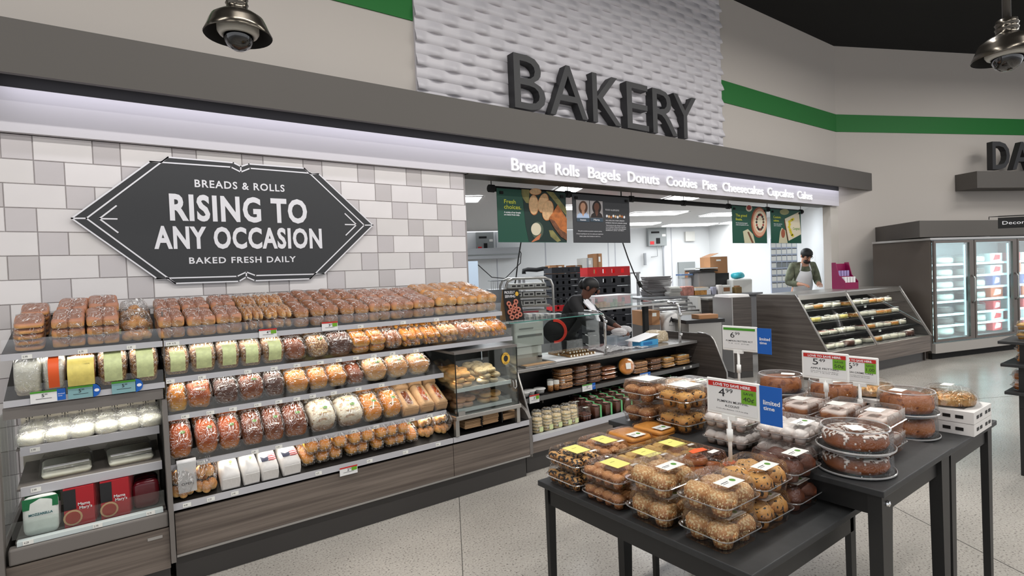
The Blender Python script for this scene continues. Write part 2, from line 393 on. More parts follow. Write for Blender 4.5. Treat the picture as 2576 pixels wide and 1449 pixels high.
# white words on the lit board
wd = thing('product_words_sign', 'row of white raised words from Bread to Cakes above the opening', 'sign', (6.5, 4.44, 2.7))
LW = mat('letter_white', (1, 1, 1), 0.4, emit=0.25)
zb_ = at(1288, 428, 4.44).z; zt_ = at(1288, 396, 4.44).z
for s_, a, b_ in (('Bread', 1287, 1371), ('Rolls', 1397, 1457), ('Bagels', 1480, 1560), ('Donuts', 1580, 1658), ('Cookies', 1677, 1753), ('Pies', 1768, 1803), ('Cheesecakes', 1818, 1920), ('Cupcakes', 1931, 1996), ('Cakes', 2006, 2043)):
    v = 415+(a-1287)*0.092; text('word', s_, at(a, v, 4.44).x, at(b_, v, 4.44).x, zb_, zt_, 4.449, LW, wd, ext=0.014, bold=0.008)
# bread slogan board on the tiles
def c6(x, y, Y=4.47): return at(160+x/3.22, 380+y/3.22, Y)
sg = thing('slogan_sign', 'dark pointed board reading RISING TO ANY OCCASION on the tiles', 'sign', (0.7, 4.47, 2.1))
out = [(65, 545), (700, 85), (790, 88), (845, 50), (1375, 95), (1435, 125), (1500, 105), (1950, 140), (2005, 185), (2065, 185), (2505, 600), (2110, 995), (2040, 992), (1995, 1035), (1550, 1050), (1480, 1020), (1420, 1055), (905, 1072), (835, 1028), (755, 1032)]
P = [c6(*q) for q in out]
obj('board', MB().prism(P[::-1], (0, 0.022, 0)), mat('sign_charcoal', (0.205, 0.21, 0.22), 0.45), sg)
WL = mat('sign_white', (0.93, 0.93, 0.95), 0.5)
def strokes(name, paths, w_, m, parent, Y, conv):
    b = MB()
    for pa in paths:
        Q = [conv(*q) for q in pa]
        for a, c in zip(Q, Q[1:]):
            d = (c-a); 
            if d.length < 1e-6: continue
            d.normalize(); n = Vector((-d.z, 0, d.x))*w_
            b.add([(p.x, Y, p.z) for p in (a-n-d*w_, c-n+d*w_, c+n+d*w_, a+n-d*w_)], [(0, 1, 2, 3)])
    return obj(name, b, m, parent)
strokes('line_work', [out+[out[0]], [(65, 545), (185, 545), (845, 50)], [(700, 85), (1355, 130), (1435, 170), (1510, 140), (2065, 185)], [(1435, 125), (1435, 170)],
    [(1950, 140), (2435, 600), (2505, 600)], [(2435, 600), (1995, 1035)], [(2110, 995), (1555, 1008), (1480, 980), (1405, 1015), (755, 1032)], [(1480, 980), (1480, 1020)], [(905, 1072), (185, 545)],
    [(425, 445), (290, 548), (438, 658)], [(290, 548), (430, 550)], [(2280, 508), (2372, 597), (2288, 680)], [(2372, 597), (2282, 595)]], 0.0045, WL, sg, 4.4685, c6)
def ctext(name, s_, bl, br, tl, m, parent, Y=4.468, ext=0, bold=0.015, sp=1.0, conv=c6):
    a, b_, c = conv(*bl), conv(*br), conv(*tl); return text(name, s_, a.x, b_.x, a.z, c.z, Y, m, parent, ext, bold, sp)
ctext('small_lettering', 'BREADS & ROLLS', (1062, 290), (1790, 320), (1062, 228), WL, sg, bold=0.02, sp=1.15)
ctext('large_lettering', 'RISING TO', (862, 553), (1975, 580), (850, 340), WL, sg, 4.467, 0, 0.035, 1.1)
ctext('large_lettering', 'ANY OCCASION', (735, 785), (2095, 783), (735, 603), WL, sg, 4.467, 0, 0.035, 1.1)
ctext('small_lettering', 'BAKED FRESH DAILY', (1018, 912), (1882, 903), (1018, 860), WL, sg, bold=0.02, sp=1.15)
# dairy sign on the right wall: shelf with letters, all along that wall
dz0, dz1 = 2.83, 3.15
s0 = (atp(2400, 450, (10.5, 4.5), W2A)-C0).dot(w2)
struct('trim_dairy_ledge', box2(MB(), s0+0.02, s0+3.2, 0.001, 0.40, dz0, dz1-0.02), FASC)
dy = thing('dairy_sign', 'dark raised letters DA over the ledge on the right wall', 'sign', tuple(q2(s0+0.6, 0.3, dz1)))
dy.rotation_euler = (0, 0, math.atan2(w2.y, w2.x))
xx = -0.22
for ch, wd_ in (('D', 0.40), ('A', 0.47), ('I', 0.10), ('R', 0.42), ('Y', 0.46)):
    text('letter', ch, xx, xx+wd_, 0.02, 0.54, 0, LT, dy, ext=0.10, bold=0.012, world=False); xx += wd_+0.06
# kitchen behind the opening
BWA = math.radians(116.1); bw = Vector((math.sin(BWA), math.cos(BWA), 0)); bn = Vector((-bw.y, bw.x, 0)); B0 = Vector((8.07, 12.97, 0))
def qb(s, n, z): return B0+bw*s+bn*n+Vector((0, 0, z))
def boxb(mb, s0, s1, n0, n1, z0, z1):
    return mb.obox((qb(s0, n0, z0)+qb(s1, n1, z1))/2, bw*(s1-s0)/2, bn*(n1-n0)/2, Vector((0, 0, (z1-z0)/2)))
def onb(u, v): return atp(u, v, (8.07, 12.97), BWA)
def sb(u, v=650): return (onb(u, v)-B0).dot(bw)
sc_ = sb(1785)
struct('wall_kitchen_back', boxb(MB(), -9, sc_, 0, 0.15, 0, 2.8), KW)
KC = mat('kitchen_ceiling', (0.80, 0.80, 0.80), 0.8)
struct('ceiling_kitchen', MB().add([(-3, 4.69, 2.79), (10.9, 4.69, 2.79), (10.9, 4.69, 2.9), (-3, 4.69, 2.9), (-3, 17, 2.79), (16.5, 9.0, 2.79), (16.5, 9.0, 2.9), (-3, 17, 2.9)], [(0, 1, 5, 4), (3, 2, 6, 7)]), KC)
K1 = qb(sc_, 0, 0); K2 = atz(2017, 535, 2.79); K3 = Vector((10.52, 4.70, 0))
def wallseg(name, a, b_, m, th=0.1, z1=2.8):
    a = Vector((a.x, a.y, 0)); b_ = Vector((b_.x, b_.y, 0)); d = (b_-a).normalized(); n = Vector((d.y, -d.x, 0))*th
    if n.dot(Vector((a.x, a.y, 0))) < 0: n = -n
    return struct(name, MB().prism([a, b_, b_+n, a+n], (0, 0, z1)), m)
wallseg('wall_kitchen_right', K1, K2, KW); wallseg('wall_kitchen_near', K2, K3, KW)
for u in (1250, 1373, 1531, 1548, 1670, 1690):
    s = sb(u); obj('panel_seam', boxb(MB(), s-0.012, s+0.012, -0.006, -0.001, 0.1, 2.78), mat('seam_grey', (0.68, 0.69, 0.72), 0.6), bpy.data.objects['wall_kitchen_back'])
obj('skirting', boxb(MB(), -9, sc_, -0.012, -0.001, 0, 0.9), mat('skirting_grey', (0.62, 0.62, 0.63), 0.6), bpy.data.objects['wall_kitchen_back'])
EM = mat('lamp_diffuser', (1, 1, 1), 0.5, emit=8)
LFR = mat('lamp_frame', (0.85, 0.85, 0.85), 0.5)
lamps = [(1170, 501, 0.45), (1432, 474, 0.35), (1432, 522, 0.3), (1650, 537, 1.2), (1597, 564, 1.2), (1735, 566, 1.4), (1722, 496, 0.6), (1815, 540, 0.8), (1790, 577, 0.8), (1870, 560, 1.2)]
for k, (u, v, w_) in enumerate(lamps):
    p = atz(u, v, 2.78); lt = thing('ceiling_panel_light', 'bright flat kitchen ceiling light, %s from the left' % NUM[k], 'ceiling light', (p.x, p.y, 2.78), -0.46, 'kitchen ceiling lights')
    obj('diffuser', MB().box(-w_/2, w_/2, -0.3, 0.3, -0.008, 0), EM, lt, world=False)
    obj('frame', MB().box(-w_/2-0.03, w_/2+0.03, -0.33, -0.301, -0.012, 0).box(-w_/2-0.03, w_/2+0.03, 0.301, 0.33, -0.012, 0).box(-w_/2-0.03, -w_/2-0.001, -0.3, 0.3, -0.012, 0).box(w_/2+0.001, w_/2+0.03, -0.3, 0.3, -0.012, 0), LFR, lt, world=False)

# ------------------------------------------------------------------ baked goods and packages, each kind built once
BAG = film('bag_film', 0.045, 0.5, (0.99, 0.99, 0.99), 0.10, 1.0, 42, shine=1)
BAG2 = film('bag_film_hazy', 0.10, 0.5, (0.97, 0.97, 0.98), 0.14, 1.0, 36, haze=0.10)
SHELL = film('clamshell_plastic', 0.045, 0.5, (0.985, 0.985, 0.985), 0.05, 0.25, 60)
GLASS = film('clear_glass', 0.04, 0.6, (0.94, 0.97, 0.96), 0.02)
GEDGE = mat('glass_edge_green', (0.30, 0.52, 0.48), 0.2)
ACR = film('acrylic_lip', 0.06, 0.5, (0.97, 0.97, 0.97), 0.05)
PAPER = mat('label_paper', (0.93, 0.93, 0.91), 0.6)
INK = mat('ink_dark', (0.12, 0.12, 0.14), 0.6)
GREENINK = mat('ink_green', (0.33, 0.56, 0.16), 0.6)
CR = dict(
 brown=crust('crust_brown', (0.66, 0.43, 0.30), (0.86, 0.62, 0.36), (0.92, 0.74, 0.5)),
 rose=crust('crust_rose', (0.70, 0.49, 0.39), (0.88, 0.65, 0.40), (0.94, 0.78, 0.55)),
 tan=crust('crust_tan', (0.81, 0.57, 0.33), (0.94, 0.75, 0.48), (0.97, 0.88, 0.66)),
 gold=crust('crust_gold', (0.82, 0.50, 0.13), (0.93, 0.69, 0.29), (0.96, 0.82, 0.5)),
 amber=crust('crust_amber', (0.64, 0.28, 0.02), (0.86, 0.50, 0.08), (0.92, 0.66, 0.25)),
 red=crust('crust_red', (0.46, 0.21, 0.05), (0.64, 0.35, 0.09), (0.76, 0.5, 0.2)),
 dark=crust('crust_dark', (0.32, 0.18, 0.13), (0.44, 0.27, 0.18), (0.55, 0.37, 0.24)),
 grain=crust('crust_grain', (0.57, 0.38, 0.24), (0.70, 0.52, 0.33), (0.79, 0.63, 0.44), spots=(0.97, 0.86, 0.63), spot_amt=0.08, spot_scale=120),
 dusted=crust('crust_dusted', (0.90, 0.86, 0.77), (0.59, 0.46, 0.33), (0.63, 0.44, 0.28), lo=0.3, hi=0.62, spots=(0.68, 0.55, 0.42), spot_amt=0.06, spot_scale=30),
 pale=crust('crust_pale', (0.97, 0.86, 0.64), (0.97, 0.93, 0.77), (0.97, 0.97, 0.86)),
 white=crust('dough_white', (0.97, 0.97, 0.90), (0.97, 0.96, 0.85), (0.96, 0.90, 0.79), bump=0.15),
)
YL = mat('label_cream_green', (0.80, 0.84, 0.62), 0.5, var=0.12, vs=40)
YL2 = mat('label_yellow', (0.90, 0.83, 0.45), 0.5, var=0.08, vs=40)
OL = mat('label_orange', (0.90, 0.36, 0.14), 0.5)
WLAB = mat('label_white', (0.92, 0.92, 0.92), 0.5)
def bagmesh(w_, d_, h, seed=0, amp=0.008, e=0.45):
    b = MB(); b.sell((0, 0, h*0.5), w_/2, d_/2, h/2, e, e*0.8, 26, 14, None, amp, 24, seed)
    b.v = [(x, y, max(z, -0.001)) for x, y, z in b.v]; return b
def mk(name): return thing(name, None, None)
def kit_loaf(key, cat, w_, d_, h, cr, e1=0.75, e2=0.55, nz=0.006, slashes=0, label=None, sticker=False, bag=BAG, seed=1, slices=0):
    t = mk(cat)
    b = MB()
    if slices:
        for i in range(slices):
            y = -d_/2+(i+0.5)*d_/slices
            b.sell((0, y, h*0.5), w_/2*0.97, d_/slices*0.52, h/2*(0.96 if i % 2 else 1), 0.5, 0.3, 14, 8)
        o = put('loaf', b.mesh('loaf', CR[cr], True), t); o['kind'] = 'thing'
    else:
        b.sell((0, 0, h*0.47), w_/2, d_/2, h*0.53, e1*0.85, e2*0.85, 20, 12, 0.88, nz, 14, seed)
        put('loaf', b.mesh('loaf', CR[cr], True), t)
    if slashes:
        for i in range(slashes):
            y = -d_*0.28+i*d_*0.56/max(1, slashes-1) if slashes > 1 else 0
            s = MB(); s.sell((0, y, h*0.93), w_*0.27, 0.010, 0.012, 1, 1, 10, 6)
            put('score', s.mesh('score', CR['pale'], True), t, (0, 0, 0), None)
    put('bag', bagmesh(w_+0.012, d_+0.014, h+0.012, seed).mesh('bag', bag, True), t)
    if label:
        s = MB(); pr = []
        for k in range(9):
            a = -0.25+k/8*1.75; pr.append((-(d_/2+0.02)*math.copysign(abs(math.cos(a))**0.5, math.cos(a)), h*0.52+(h*0.5+0.012)*math.copysign(abs(math.sin(a))**0.7, math.sin(a))))
        lw = w_*label[1]
        for (y, z) in pr: s.v += [(-lw/2, y, z), (lw/2, y, z)]
        s.f = [(2*i, 2*i+1, 2*i+3, 2*i+2) for i in range(8)]
        put('label', s.mesh('label', label[0], True), t)
    if key == 'french':
        pb = MB()
        for q_ in range(4): pb.box(-w_*0.3, w_*0.3, -0.03+q_*0.022, -0.03+q_*0.022+0.006, h+0.007, h+0.0075)
        tag(put('print', pb.mesh('print', WLAB), t), kind='stuff')
    if sticker:
        s = MB(); s.lathe([(0.0005, 0.0), (0.016, 0.0), (0.016, 0.001), (0.010, 0.001), (0.010, 0)], 14, (w_*0.12, -d_*0.1, h+0.006)); put('round_sticker', s.mesh('round_sticker', GREENINK), t)
    k = Kit(t); k.d = d_; k.w = w_; k.h = h; KITS[key] = k; return k
def kit_buns(key, cat, w_, d_, h, cr, nx, ny, nl=1, e=0.6, bag=BAG, part='roll', seed=3, e1=None):
    t = mk(cat); rw, rd, rh = w_/nx, d_/ny, h/nl
    b = MB(); b.sell((0, 0, rh*0.5), rw*0.53, rd*0.53, rh*0.52, e1 or e+0.15, e, 14, 9, 0.8, 0.003, 22, seed); me = b.mesh(part, CR[cr], True)
    for l in range(nl):
        for j in range(ny):
            for i in range(nx):
                if l < nl-1 and 0 < i < nx-1 and 0 < j < ny-1: continue
                put(part, me, t, (-w_/2+(i+0.5)*rw, -d_/2+(j+0.5)*rd, l*rh), (0, 0, random.uniform(-.08, .08)))
    put('bag', bagmesh(w_+0.012, d_+0.014, h+0.010, seed).mesh('bag', bag, True), t)
    k = Kit(t); k.d = d_; k.w = w_; k.h = h; KITS[key] = k; return k
def kit_pile(key, cat, w_, d_, h, cr, pts, r, bag=BAG, part='roll', e=0.9, rz=0.75):
    t = mk(cat); b = MB(); b.sell((0, 0, 0), r, r, r*rz, e, e, 14, 9, 0.85, 0.004, 20, 2); me = b.mesh(part, CR[cr], True)
    for p in pts: put(part, me, t, (p[0]*w_, p[1]*d_, r*rz*0.85+p[2]*h), (random.uniform(-.3, .3), random.uniform(-.3, .3), random.uniform(0, 3)))
    put('bag', bagmesh(w_+0.01, d_+0.02, h+0.01, 5, 0.02, 0.7).mesh('bag', bag, True), t)
    k = Kit(t); k.d = d_; k.w = w_; k.h = h; KITS[key] = k; return k
kit_buns('flat', 'bagged_flat_rolls', 0.13, 0.22, 0.13, 'rose', 1, 1, 5, 0.35, part='roll')
kit_buns('bigpack', 'bagged_roll_pack', 0.17, 0.25, 0.14, 'rose', 2, 3, 3, 0.4)
kit_pile('small', 'bagged_small_rolls', 0.15, 0.22, 0.13, 'tan', [(-.3, -.25, 0), (0, -.3, 0), (.3, -.25, 0), (-.2, .05, .05), (.2, .05, .05), (0, .25, .05), (-.15, -.05, .42), (.18, -.02, .45), (0, .2, .5), (-.3, .25, .2), (.3, .28, .2)], 0.032)
kit_buns('pack2', 'bagged_roll_pack', 0.15, 0.23, 0.115, 'rose', 2, 3, 2, 0.45)
kit_buns('pack1', 'bagged_bun_stack', 0.088, 0.25, 0.115, 'brown', 1, 3, 2, 0.5)
kit_buns('packb', 'bagged_roll_pack', 0.145, 0.25, 0.125, 'tan', 2, 3, 2, 0.5)
kit_buns('fingers', 'bagged_finger_rolls', 0.15, 0.23, 0.12, 'tan', 4, 1, 2, 0.9, e1=0.9)
kit_buns('fingerb', 'bagged_finger_rolls', 0.115, 0.24, 0.12, 'brown', 3, 1, 1, 0.9, e1=0.9)
kit_buns('fingerg', 'bagged_finger_rolls', 0.12, 0.24, 0.11, 'gold', 4, 1, 2, 0.9, e1=0.9)
kit_buns('palebun', 'bagged_bun_stack', 0.10, 0.24, 0.12, 'gold', 1, 3, 2, 0.5)
kit_loaf('whitebag', 'bagged_flatbread', 0.15, 0.22, 0.16, 'white', 0.4, 0.4, 0.012, bag=BAG2, label=None)
kit_loaf('orangelab', 'bagged_white_rolls', 0.12, 0.22, 0.15, 'white', 0.4, 0.4, 0.01, label=(OL, 0.5), bag=BAG2, seed=4)
kit_loaf('yellowlab', 'bagged_sandwich_loaf', 0.14, 0.24, 0.14, 'gold', 0.5, 0.4, label=(YL2, 0.95))
kit_loaf('greenlab', 'bagged_grain_loaf', 0.135, 0.24, 0.15, 'grain', 0.5, 0.4, label=(YL, 0.62), seed=6)
kit_loaf('brownloaf', 'bagged_round_loaf', 0.125, 0.25, 0.125, 'red', 0.8, 0.65, 0.01, seed=7)
kit_loaf('brownloaf2', 'bagged_round_loaf', 0.125, 0.25, 0.125, 'grain', 0.8, 0.65, 0.01, seed=8, sticker=True)
kit_loaf('darkbox', 'bagged_dark_loaf', 0.125, 0.25, 0.13, 'dark', 0.45, 0.4, 0.006, seed=9)
kit_loaf('braid', 'bagged_braided_loaf', 0.13, 0.24, 0.15, 'amber', 0.75, 0.6, 0.03, slashes=3, seed=10)
kit_loaf('challah', 'bagged_braided_loaf', 0.13, 0.24, 0.14, 'gold', 0.6, 0.6, 0.035, seed=12)
kit_loaf('pumper', 'bagged_dark_loaf', 0.135, 0.23, 0.14, 'dark', 0.75, 0.6, 0.012, seed=11)
kit_loaf('redloaf', 'bagged_red_brown_loaf', 0.14, 0.24, 0.14, 'red', 0.7, 0.55, 0.01, sticker=True, seed=13)
kit_loaf('goldround', 'bagged_golden_loaf', 0.125, 0.25, 0.125, 'gold', 0.7, 0.55, 0.012, slashes=2, seed=14)
kit_loaf('goldbig', 'bagged_golden_loaf', 0.135, 0.26, 0.14, 'tan', 0.7, 0.52, 0.012, slashes=3, sticker=True, seed=15)
kit_loaf('slimred', 'bagged_slim_loaf', 0.10, 0.25, 0.11, 'red', 0.7, 0.52, 0.012, seed=16)
kit_loaf('amber', 'bagged_amber_loaf', 0.125, 0.26, 0.15, 'amber', 0.7, 0.52, 0.012, sticker=True, seed=17)
kit_loaf('brownbig', 'bagged_brown_loaf', 0.145, 0.27, 0.14, 'red', 0.7, 0.55, 0.012, sticker=True, seed=18)
kit_loaf('dusted', 'bagged_flour_dusted_loaf', 0.17, 0.28, 0.14, 'dusted', 0.7, 0.52, 0.012, slashes=4, sticker=True, seed=19)
kit_loaf('goldlong', 'bagged_golden_loaf', 0.125, 0.28, 0.13, 'gold', 0.8, 0.6, 0.012, slashes=3, sticker=True, seed=20)
kit_loaf('french', 'bagged_french_bread', 0.085, 0.30, 0.075, 'gold', 0.9, 0.75, 0.006, slashes=0, sticker=True, seed=21)
kit_pile('rounds', 'bagged_round_rolls', 0.16, 0.26, 0.15, 'tan', [(-.3, -.3, 0), (0, -.36, 0), (.3, -.3, 0), (-.3, .1, .05), (0, 0, .05), (.3, .1, .05), (-.2, -.15, .4), (.18, -.18, .42), (0, .2, .42), (.3, .3, .3), (-.3, .3, .3), (0, -.02, .62)], 0.037)
kit_loaf('doughbag', 'bagged_dough_ball', 0.13, 0.17, 0.055, 'white', 0.8, 0.8, 0.01, bag=BAG2, seed=22)
# paper bags
def kit_paper(key, cat, w_, d_, h, m, window=None, filled='amber', print_=False):
    t = mk(cat); b = MB()
    b.rr([(w_*0.98, d_, 0.01, 0), (w_, d_, 0.014, h*0.35), (w_*0.94, d_*0.97, 0.02, h*0.8), (w_*0.55, d_*0.93, 0.012, h)], 3)
    for i, p in enumerate(b.v): b.v[i] = tuple(Vector(p)+Vector((0, 0, 1))*noise.noise(Vector(p)*25)*0.008*(p[2]/h))
    put('paper_bag', b.mesh('paper_bag', m, True), t)
    put('folded_end', MB().box(-w_*0.42, w_*0.42, -d_/2-0.004, -d_/2-0.001, h*0.1, h*0.75).mesh('folded_end', m), t)
    if window:
        s = MB(); s.sell((0, 0, h*0.86), w_*0.22, d_*0.40, h*0.22, 0.8, 0.6, 14, 8, None, 0.004, 20, 3); put('loaf', s.mesh('loaf', CR[filled], True), t)
        s = MB(); s.sell((0, 0, h*0.88), w_*0.25, d_*0.42, h*0.23, 0.7, 0.6, 14, 8, None, 0.004, 20, 4); put('window_film', s.mesh('window_film', BAG, True), t)
    if print_:
        RB = mat('print_red', (0.70, 0.16, 0.22), 0.6); BB = mat('print_navy', (0.10, 0.14, 0.27), 0.6)
        for i in range(4): put('stripe', MB().box(-w_*0.02, w_*0.40, -d_*0.30+i*0.016, -d_*0.30+i*0.016+0.007, h*0.99+0.004, h*0.99+0.0045).mesh('stripe', RB), t)
        put('bird_print', MB().prism([(-w_*0.42, -d_*0.32, h+0.005), (-w_*0.05, -d_*0.30, h+0.005), (-w_*0.0, -d_*0.16, h+0.005), (-w_*0.25, -d_*0.2, h+0.005), (-w_*0.45, -d_*0.12, h+0.005)], (0, 0, 0.0005)).mesh('bird_print', BB), t)
    else:
        put('green_mark', MB().lathe([(0.0005, 0), (0.012, 0), (0.012, 0.0005)], 12, (w_*0.1, -d_*0.1, h+0.004)).mesh('green_mark', GREENINK), t)
    k = Kit(t); k.d = d_; k.w = w_; k.h = h; KITS[key] = k; return k
KRAFT = mat('kraft_paper', (0.74, 0.60, 0.45), 0.8, var=0.06, vs=12, bump=0.3, bs=40)
WPAP = mat('white_paper', (0.90, 0.89, 0.88), 0.75, bump=0.3, bs=30)
kit_paper('kraftdark', 'kraft_bread_bag', 0.15, 0.27, 0.09, KRAFT, True, 'red')
kit_paper('kraftbag', 'kraft_baguette_bag', 0.115, 0.30, 0.09, KRAFT, True, 'amber')
kit_paper('whitebread', 'white_bread_bag', 0.125, 0.26, 0.10, WPAP)
kit_paper('printbread', 'white_bread_bag', 0.125, 0.26, 0.10, WPAP, print_=True)

# price cards and small tags
BLUE = mat('card_blue', (0.03, 0.36, 0.72), 0.45); TEAL = mat('card_teal', (0.50, 0.66, 0.68), 0.5)
REDB = mat('card_red', (0.75, 0.13, 0.10), 0.5); CGREEN = mat('card_green', (0.42, 0.64, 0.13), 0.5); GBAND = mat('card_green_band', (0.27, 0.58, 0.14), 0.5)
CARD = mat('card_white', (0.90, 0.90, 0.90), 0.5); RIM = mat('holder_white', (0.95, 0.95, 0.94), 0.35)
TAGW = mat('tag_white', (0.92, 0.92, 0.90), 0.5)

# ------------------------------------------------------------------ the bread cases
WOOD = woodmat('laminate_grey_brown', (0.33, 0.29, 0.265), (0.50, 0.455, 0.42))
WOODD = woodmat('laminate_dark', (0.24, 0.215, 0.20), (0.35, 0.32, 0.30))
KICK = mat('toe_kick', (0.25, 0.24, 0.235), 0.4)
STEEL = mat('brushed_steel', (0.72, 0.71, 0.69), 0.3, 0.85)
RAIL = mat('rail_grey', (0.74, 0.74, 0.76), 0.4, 0.1)
CASED = mat('case_dark', (0.085, 0.08, 0.078), 0.5)
CASEG = mat('case_grey', (0.46, 0.44, 0.425), 0.45, 0.2)
TRIM = mat('trim_silver', (0.70, 0.69, 0.68), 0.3, 0.7)
YF = 3.46
def pricetag(parent, x, y, z, s, w_=0.038, h=0.02, code=True):
    p = put('price_tag', MB().box(-w_/2, w_/2, -0.002, 0, 0, h).mesh('price_tag', TAGW) if (w_, h) not in KITS else KITS[(w_, h)], parent)
    KITS.setdefault((w_, h), p.data); pl = parent.location; p.location = (x-pl.x, y-pl.y, z-pl.z)
    d = text('digits', s, -w_*0.38, w_*0.06, h*0.3, h*0.8, -0.0025, INK, p, world=False)
    return p
def shelf(case, z, x0, x1, depth=0.54, tilt=0.26, y=YF, rail=0.030, lip=0.07, m=None):
    """tilted shelf board, its price rail and clear lip; returns the surface function"""
    b = MB(); zt = z; b.prism([(x0, y, zt-0.012), (x0, y+depth, zt-0.012+depth*tilt), (x0, y+depth, zt+depth*tilt), (x0, y, zt)][::-1], (x1-x0, 0, 0))
    obj('shelf', b, m or CASED, case)
    obj('price_rail', MB().box(x0, x1, y-0.012, y-0.001, z-rail+0.003, z+0.003), RAIL, case)
    if lip: obj('clear_lip', MB().box(x0+0.004, x1-0.004, y-0.0055, y-0.0035, z+0.004, z+lip), ACR, case)
    return (z, x0, x1, y, tilt)
ROWL = {}
def row(sh, shelfname, vline, items, back=True, dy=0.004, seed=0):
    """items: (u0, u1, kit, look) in photo pixels measured along the shelf front"""
    rnd = random.Random(seed); z, x0, x1, y, tilt = sh; (ua, va), (ub, vb) = vline; n = 0
    for u0, u1, key, look in items:
        n += 1; k = KITS[key]; dsc = 1
        f = lambda u: at(u, va+(vb-va)*(u-ua)/(ub-ua), y).x
        xa, xb = f(u0), f(u1); sx = (xb-xa)*1.04/(k.w+0.013); xc = (xa+xb)/2; s = {1.118: 0.78, 0.918: 0.76, 0.652: 0.88}.get(z, 1.0); dsc = {1.118: 0.62, 0.918: 0.60, 0.652: 0.74}.get(z, 1.0)
        for r_ in ((0, 1) if back else (0,)):
            c_ = 1/math.sqrt(1+tilt*tilt); yc = y+dy+(k.d*dsc/2)*c_+0.002+r_*(k.d*dsc*c_+0.008)
            zc = z+(yc-y)*tilt
            nm = '%s, %s from left, %s row, %s' % (look, NUM[n-1], 'back' if r_ else 'front', shelfname)
            k.go((xc+rnd.uniform(-.004, .004)+(0.006 if r_ else 0), yc, zc+(0.012 if r_ else 0.005)), (math.atan(tilt), 0, rnd.uniform(-.03, .03)), nm, 'breads on the '+shelfname, (sx, dsc, s*rnd.uniform(.96, 1.06)))
# middle case
cm = thing('bread_case', 'long tiered case of bagged bread with grey-brown wood front in the middle', 'display case', (1.4, 3.46, 0))
obj('back_panel', MB().box(0.222, 2.60, 4.06, 4.10, 0.43, 1.475), CASED, cm)
obj('case_top', MB().box(0.218, 2.62, 4.055, 4.45, 1.476, 1.486), TRIM, cm)
obj('body', MB().box(0.216, 2.62, 3.50, 4.45, 0.12, 0.42), CASED, cm)
obj('front_panel', MB().box(0.225, 1.915, 3.412, 3.43, 0.185, 0.405), WOOD, cm)
obj('front_panel', MB().box(1.919, 2.600, 3.412, 3.43, 0.185, 0.405), WOOD, cm)
obj('panel_edge_trim', MB().box(0.225, 2.60, 3.408, 3.432, 0.172, 0.184), TRIM, cm)
obj('toe_kick', MB().box(0.222, 2.60, 3.47, 3.50, 0, 0.18), KICK, cm)
# end panel on the right of the bread case, with rounded nose
obj('end_panel', MB().prism([(2.602, 3.41, 0.185), (2.602, 3.47, 0.15), (2.602, 4.05, 0.15), (2.602, 4.05, 1.0), (2.602, 3.75, 1.0), (2.602, 3.62, 0.60), (2.602, 3.46, 0.52), (2.602, 3.415, 0.47)][::-1], (0.03, 0, 0)), CASEG, cm)
S1 = shelf(cm, 1.318, 0.22, 2.41, tilt=0.21)
S2 = shelf(cm, 1.118, 0.22, 2.50, tilt=0.46)
S3 = shelf(cm, 0.918, 0.22, 1.885, tilt=0.5)
S4 = shelf(cm, 0.652, 0.22, 1.895, tilt=0.58)
S5 = shelf(cm, 0.455, 0.22, 1.915, y=3.418, lip=0, rail=0.036, tilt=0.42)
shelf(cm, 0.455, 1.92, 2.60, y=3.418, lip=0, rail=0.036, tilt=0.02)
row(S1, 'top shelf, middle case', ((408, 860), (1257, 788)), [
 (400, 468, 'pack2', 'bagged rose-brown roll pack'), (470, 545, 'pack2', 'bagged rose-brown roll pack'), (546, 612, 'pack2', 'bagged rose-brown roll pack'), (614, 668, 'fingers', 'bag of pale finger rolls'), (670, 742, 'fingers', 'bag of pale finger rolls'),
 (744, 782, 'pack1', 'narrow bagged brown bun stack'), (783, 819, 'pack1', 'narrow bagged brown bun stack'), (820, 856, 'pack1', 'narrow bagged brown bun stack'), (857, 893, 'pack1', 'narrow bagged brown bun stack'), (894, 931, 'pack1', 'narrow bagged brown bun stack'),
 (932, 985, 'pack2', 'bagged brown roll pack'), (986, 1042, 'pack2', 'bagged brown roll pack'), (1043, 1096, 'pack2', 'bagged brown roll pack'), (1098, 1150, 'packb', 'bagged light tan roll pack'), (1151, 1202, 'packb', 'bagged light tan roll pack'), (1203, 1250, 'packb', 'bagged light tan roll pack')], seed=1)
row(S2, 'second shelf, middle case', ((412, 952), (1283, 838)), [
 (412, 476, 'greenlab', 'bagged grain loaf, cream label'), (480, 545, 'greenlab', 'bagged grain loaf, cream label'), (548, 605, 'greenlab', 'bagged grain loaf, cream label'), (607, 660, 'greenlab', 'bagged grain loaf, cream label'), (662, 716, 'greenlab', 'bagged grain loaf, cream label'),
 (718, 773, 'brownloaf', 'bagged red-brown loaf'), (775, 828, 'brownloaf2', 'bagged seeded brown loaf'), (830, 886, 'darkbox', 'bagged dark brown square loaf'), (888, 930, 'palebun', 'bagged golden bun stack'), (931, 969, 'palebun', 'bagged golden bun stack'),
 (970, 1010, 'fingerb', 'bag of brown finger rolls'), (1011, 1064, 'fingerg', 'bag of golden finger rolls'), (1065, 1108, 'fingerg', 'bag of golden finger rolls'), (1110, 1152, 'fingers', 'bag of tan finger rolls'), (1153, 1195, 'fingerb', 'bag of brown finger rolls'), (1196, 1234, 'fingers', 'bag of tan finger rolls'), (1235, 1274, 'fingerg', 'bag of golden finger rolls')], seed=2)
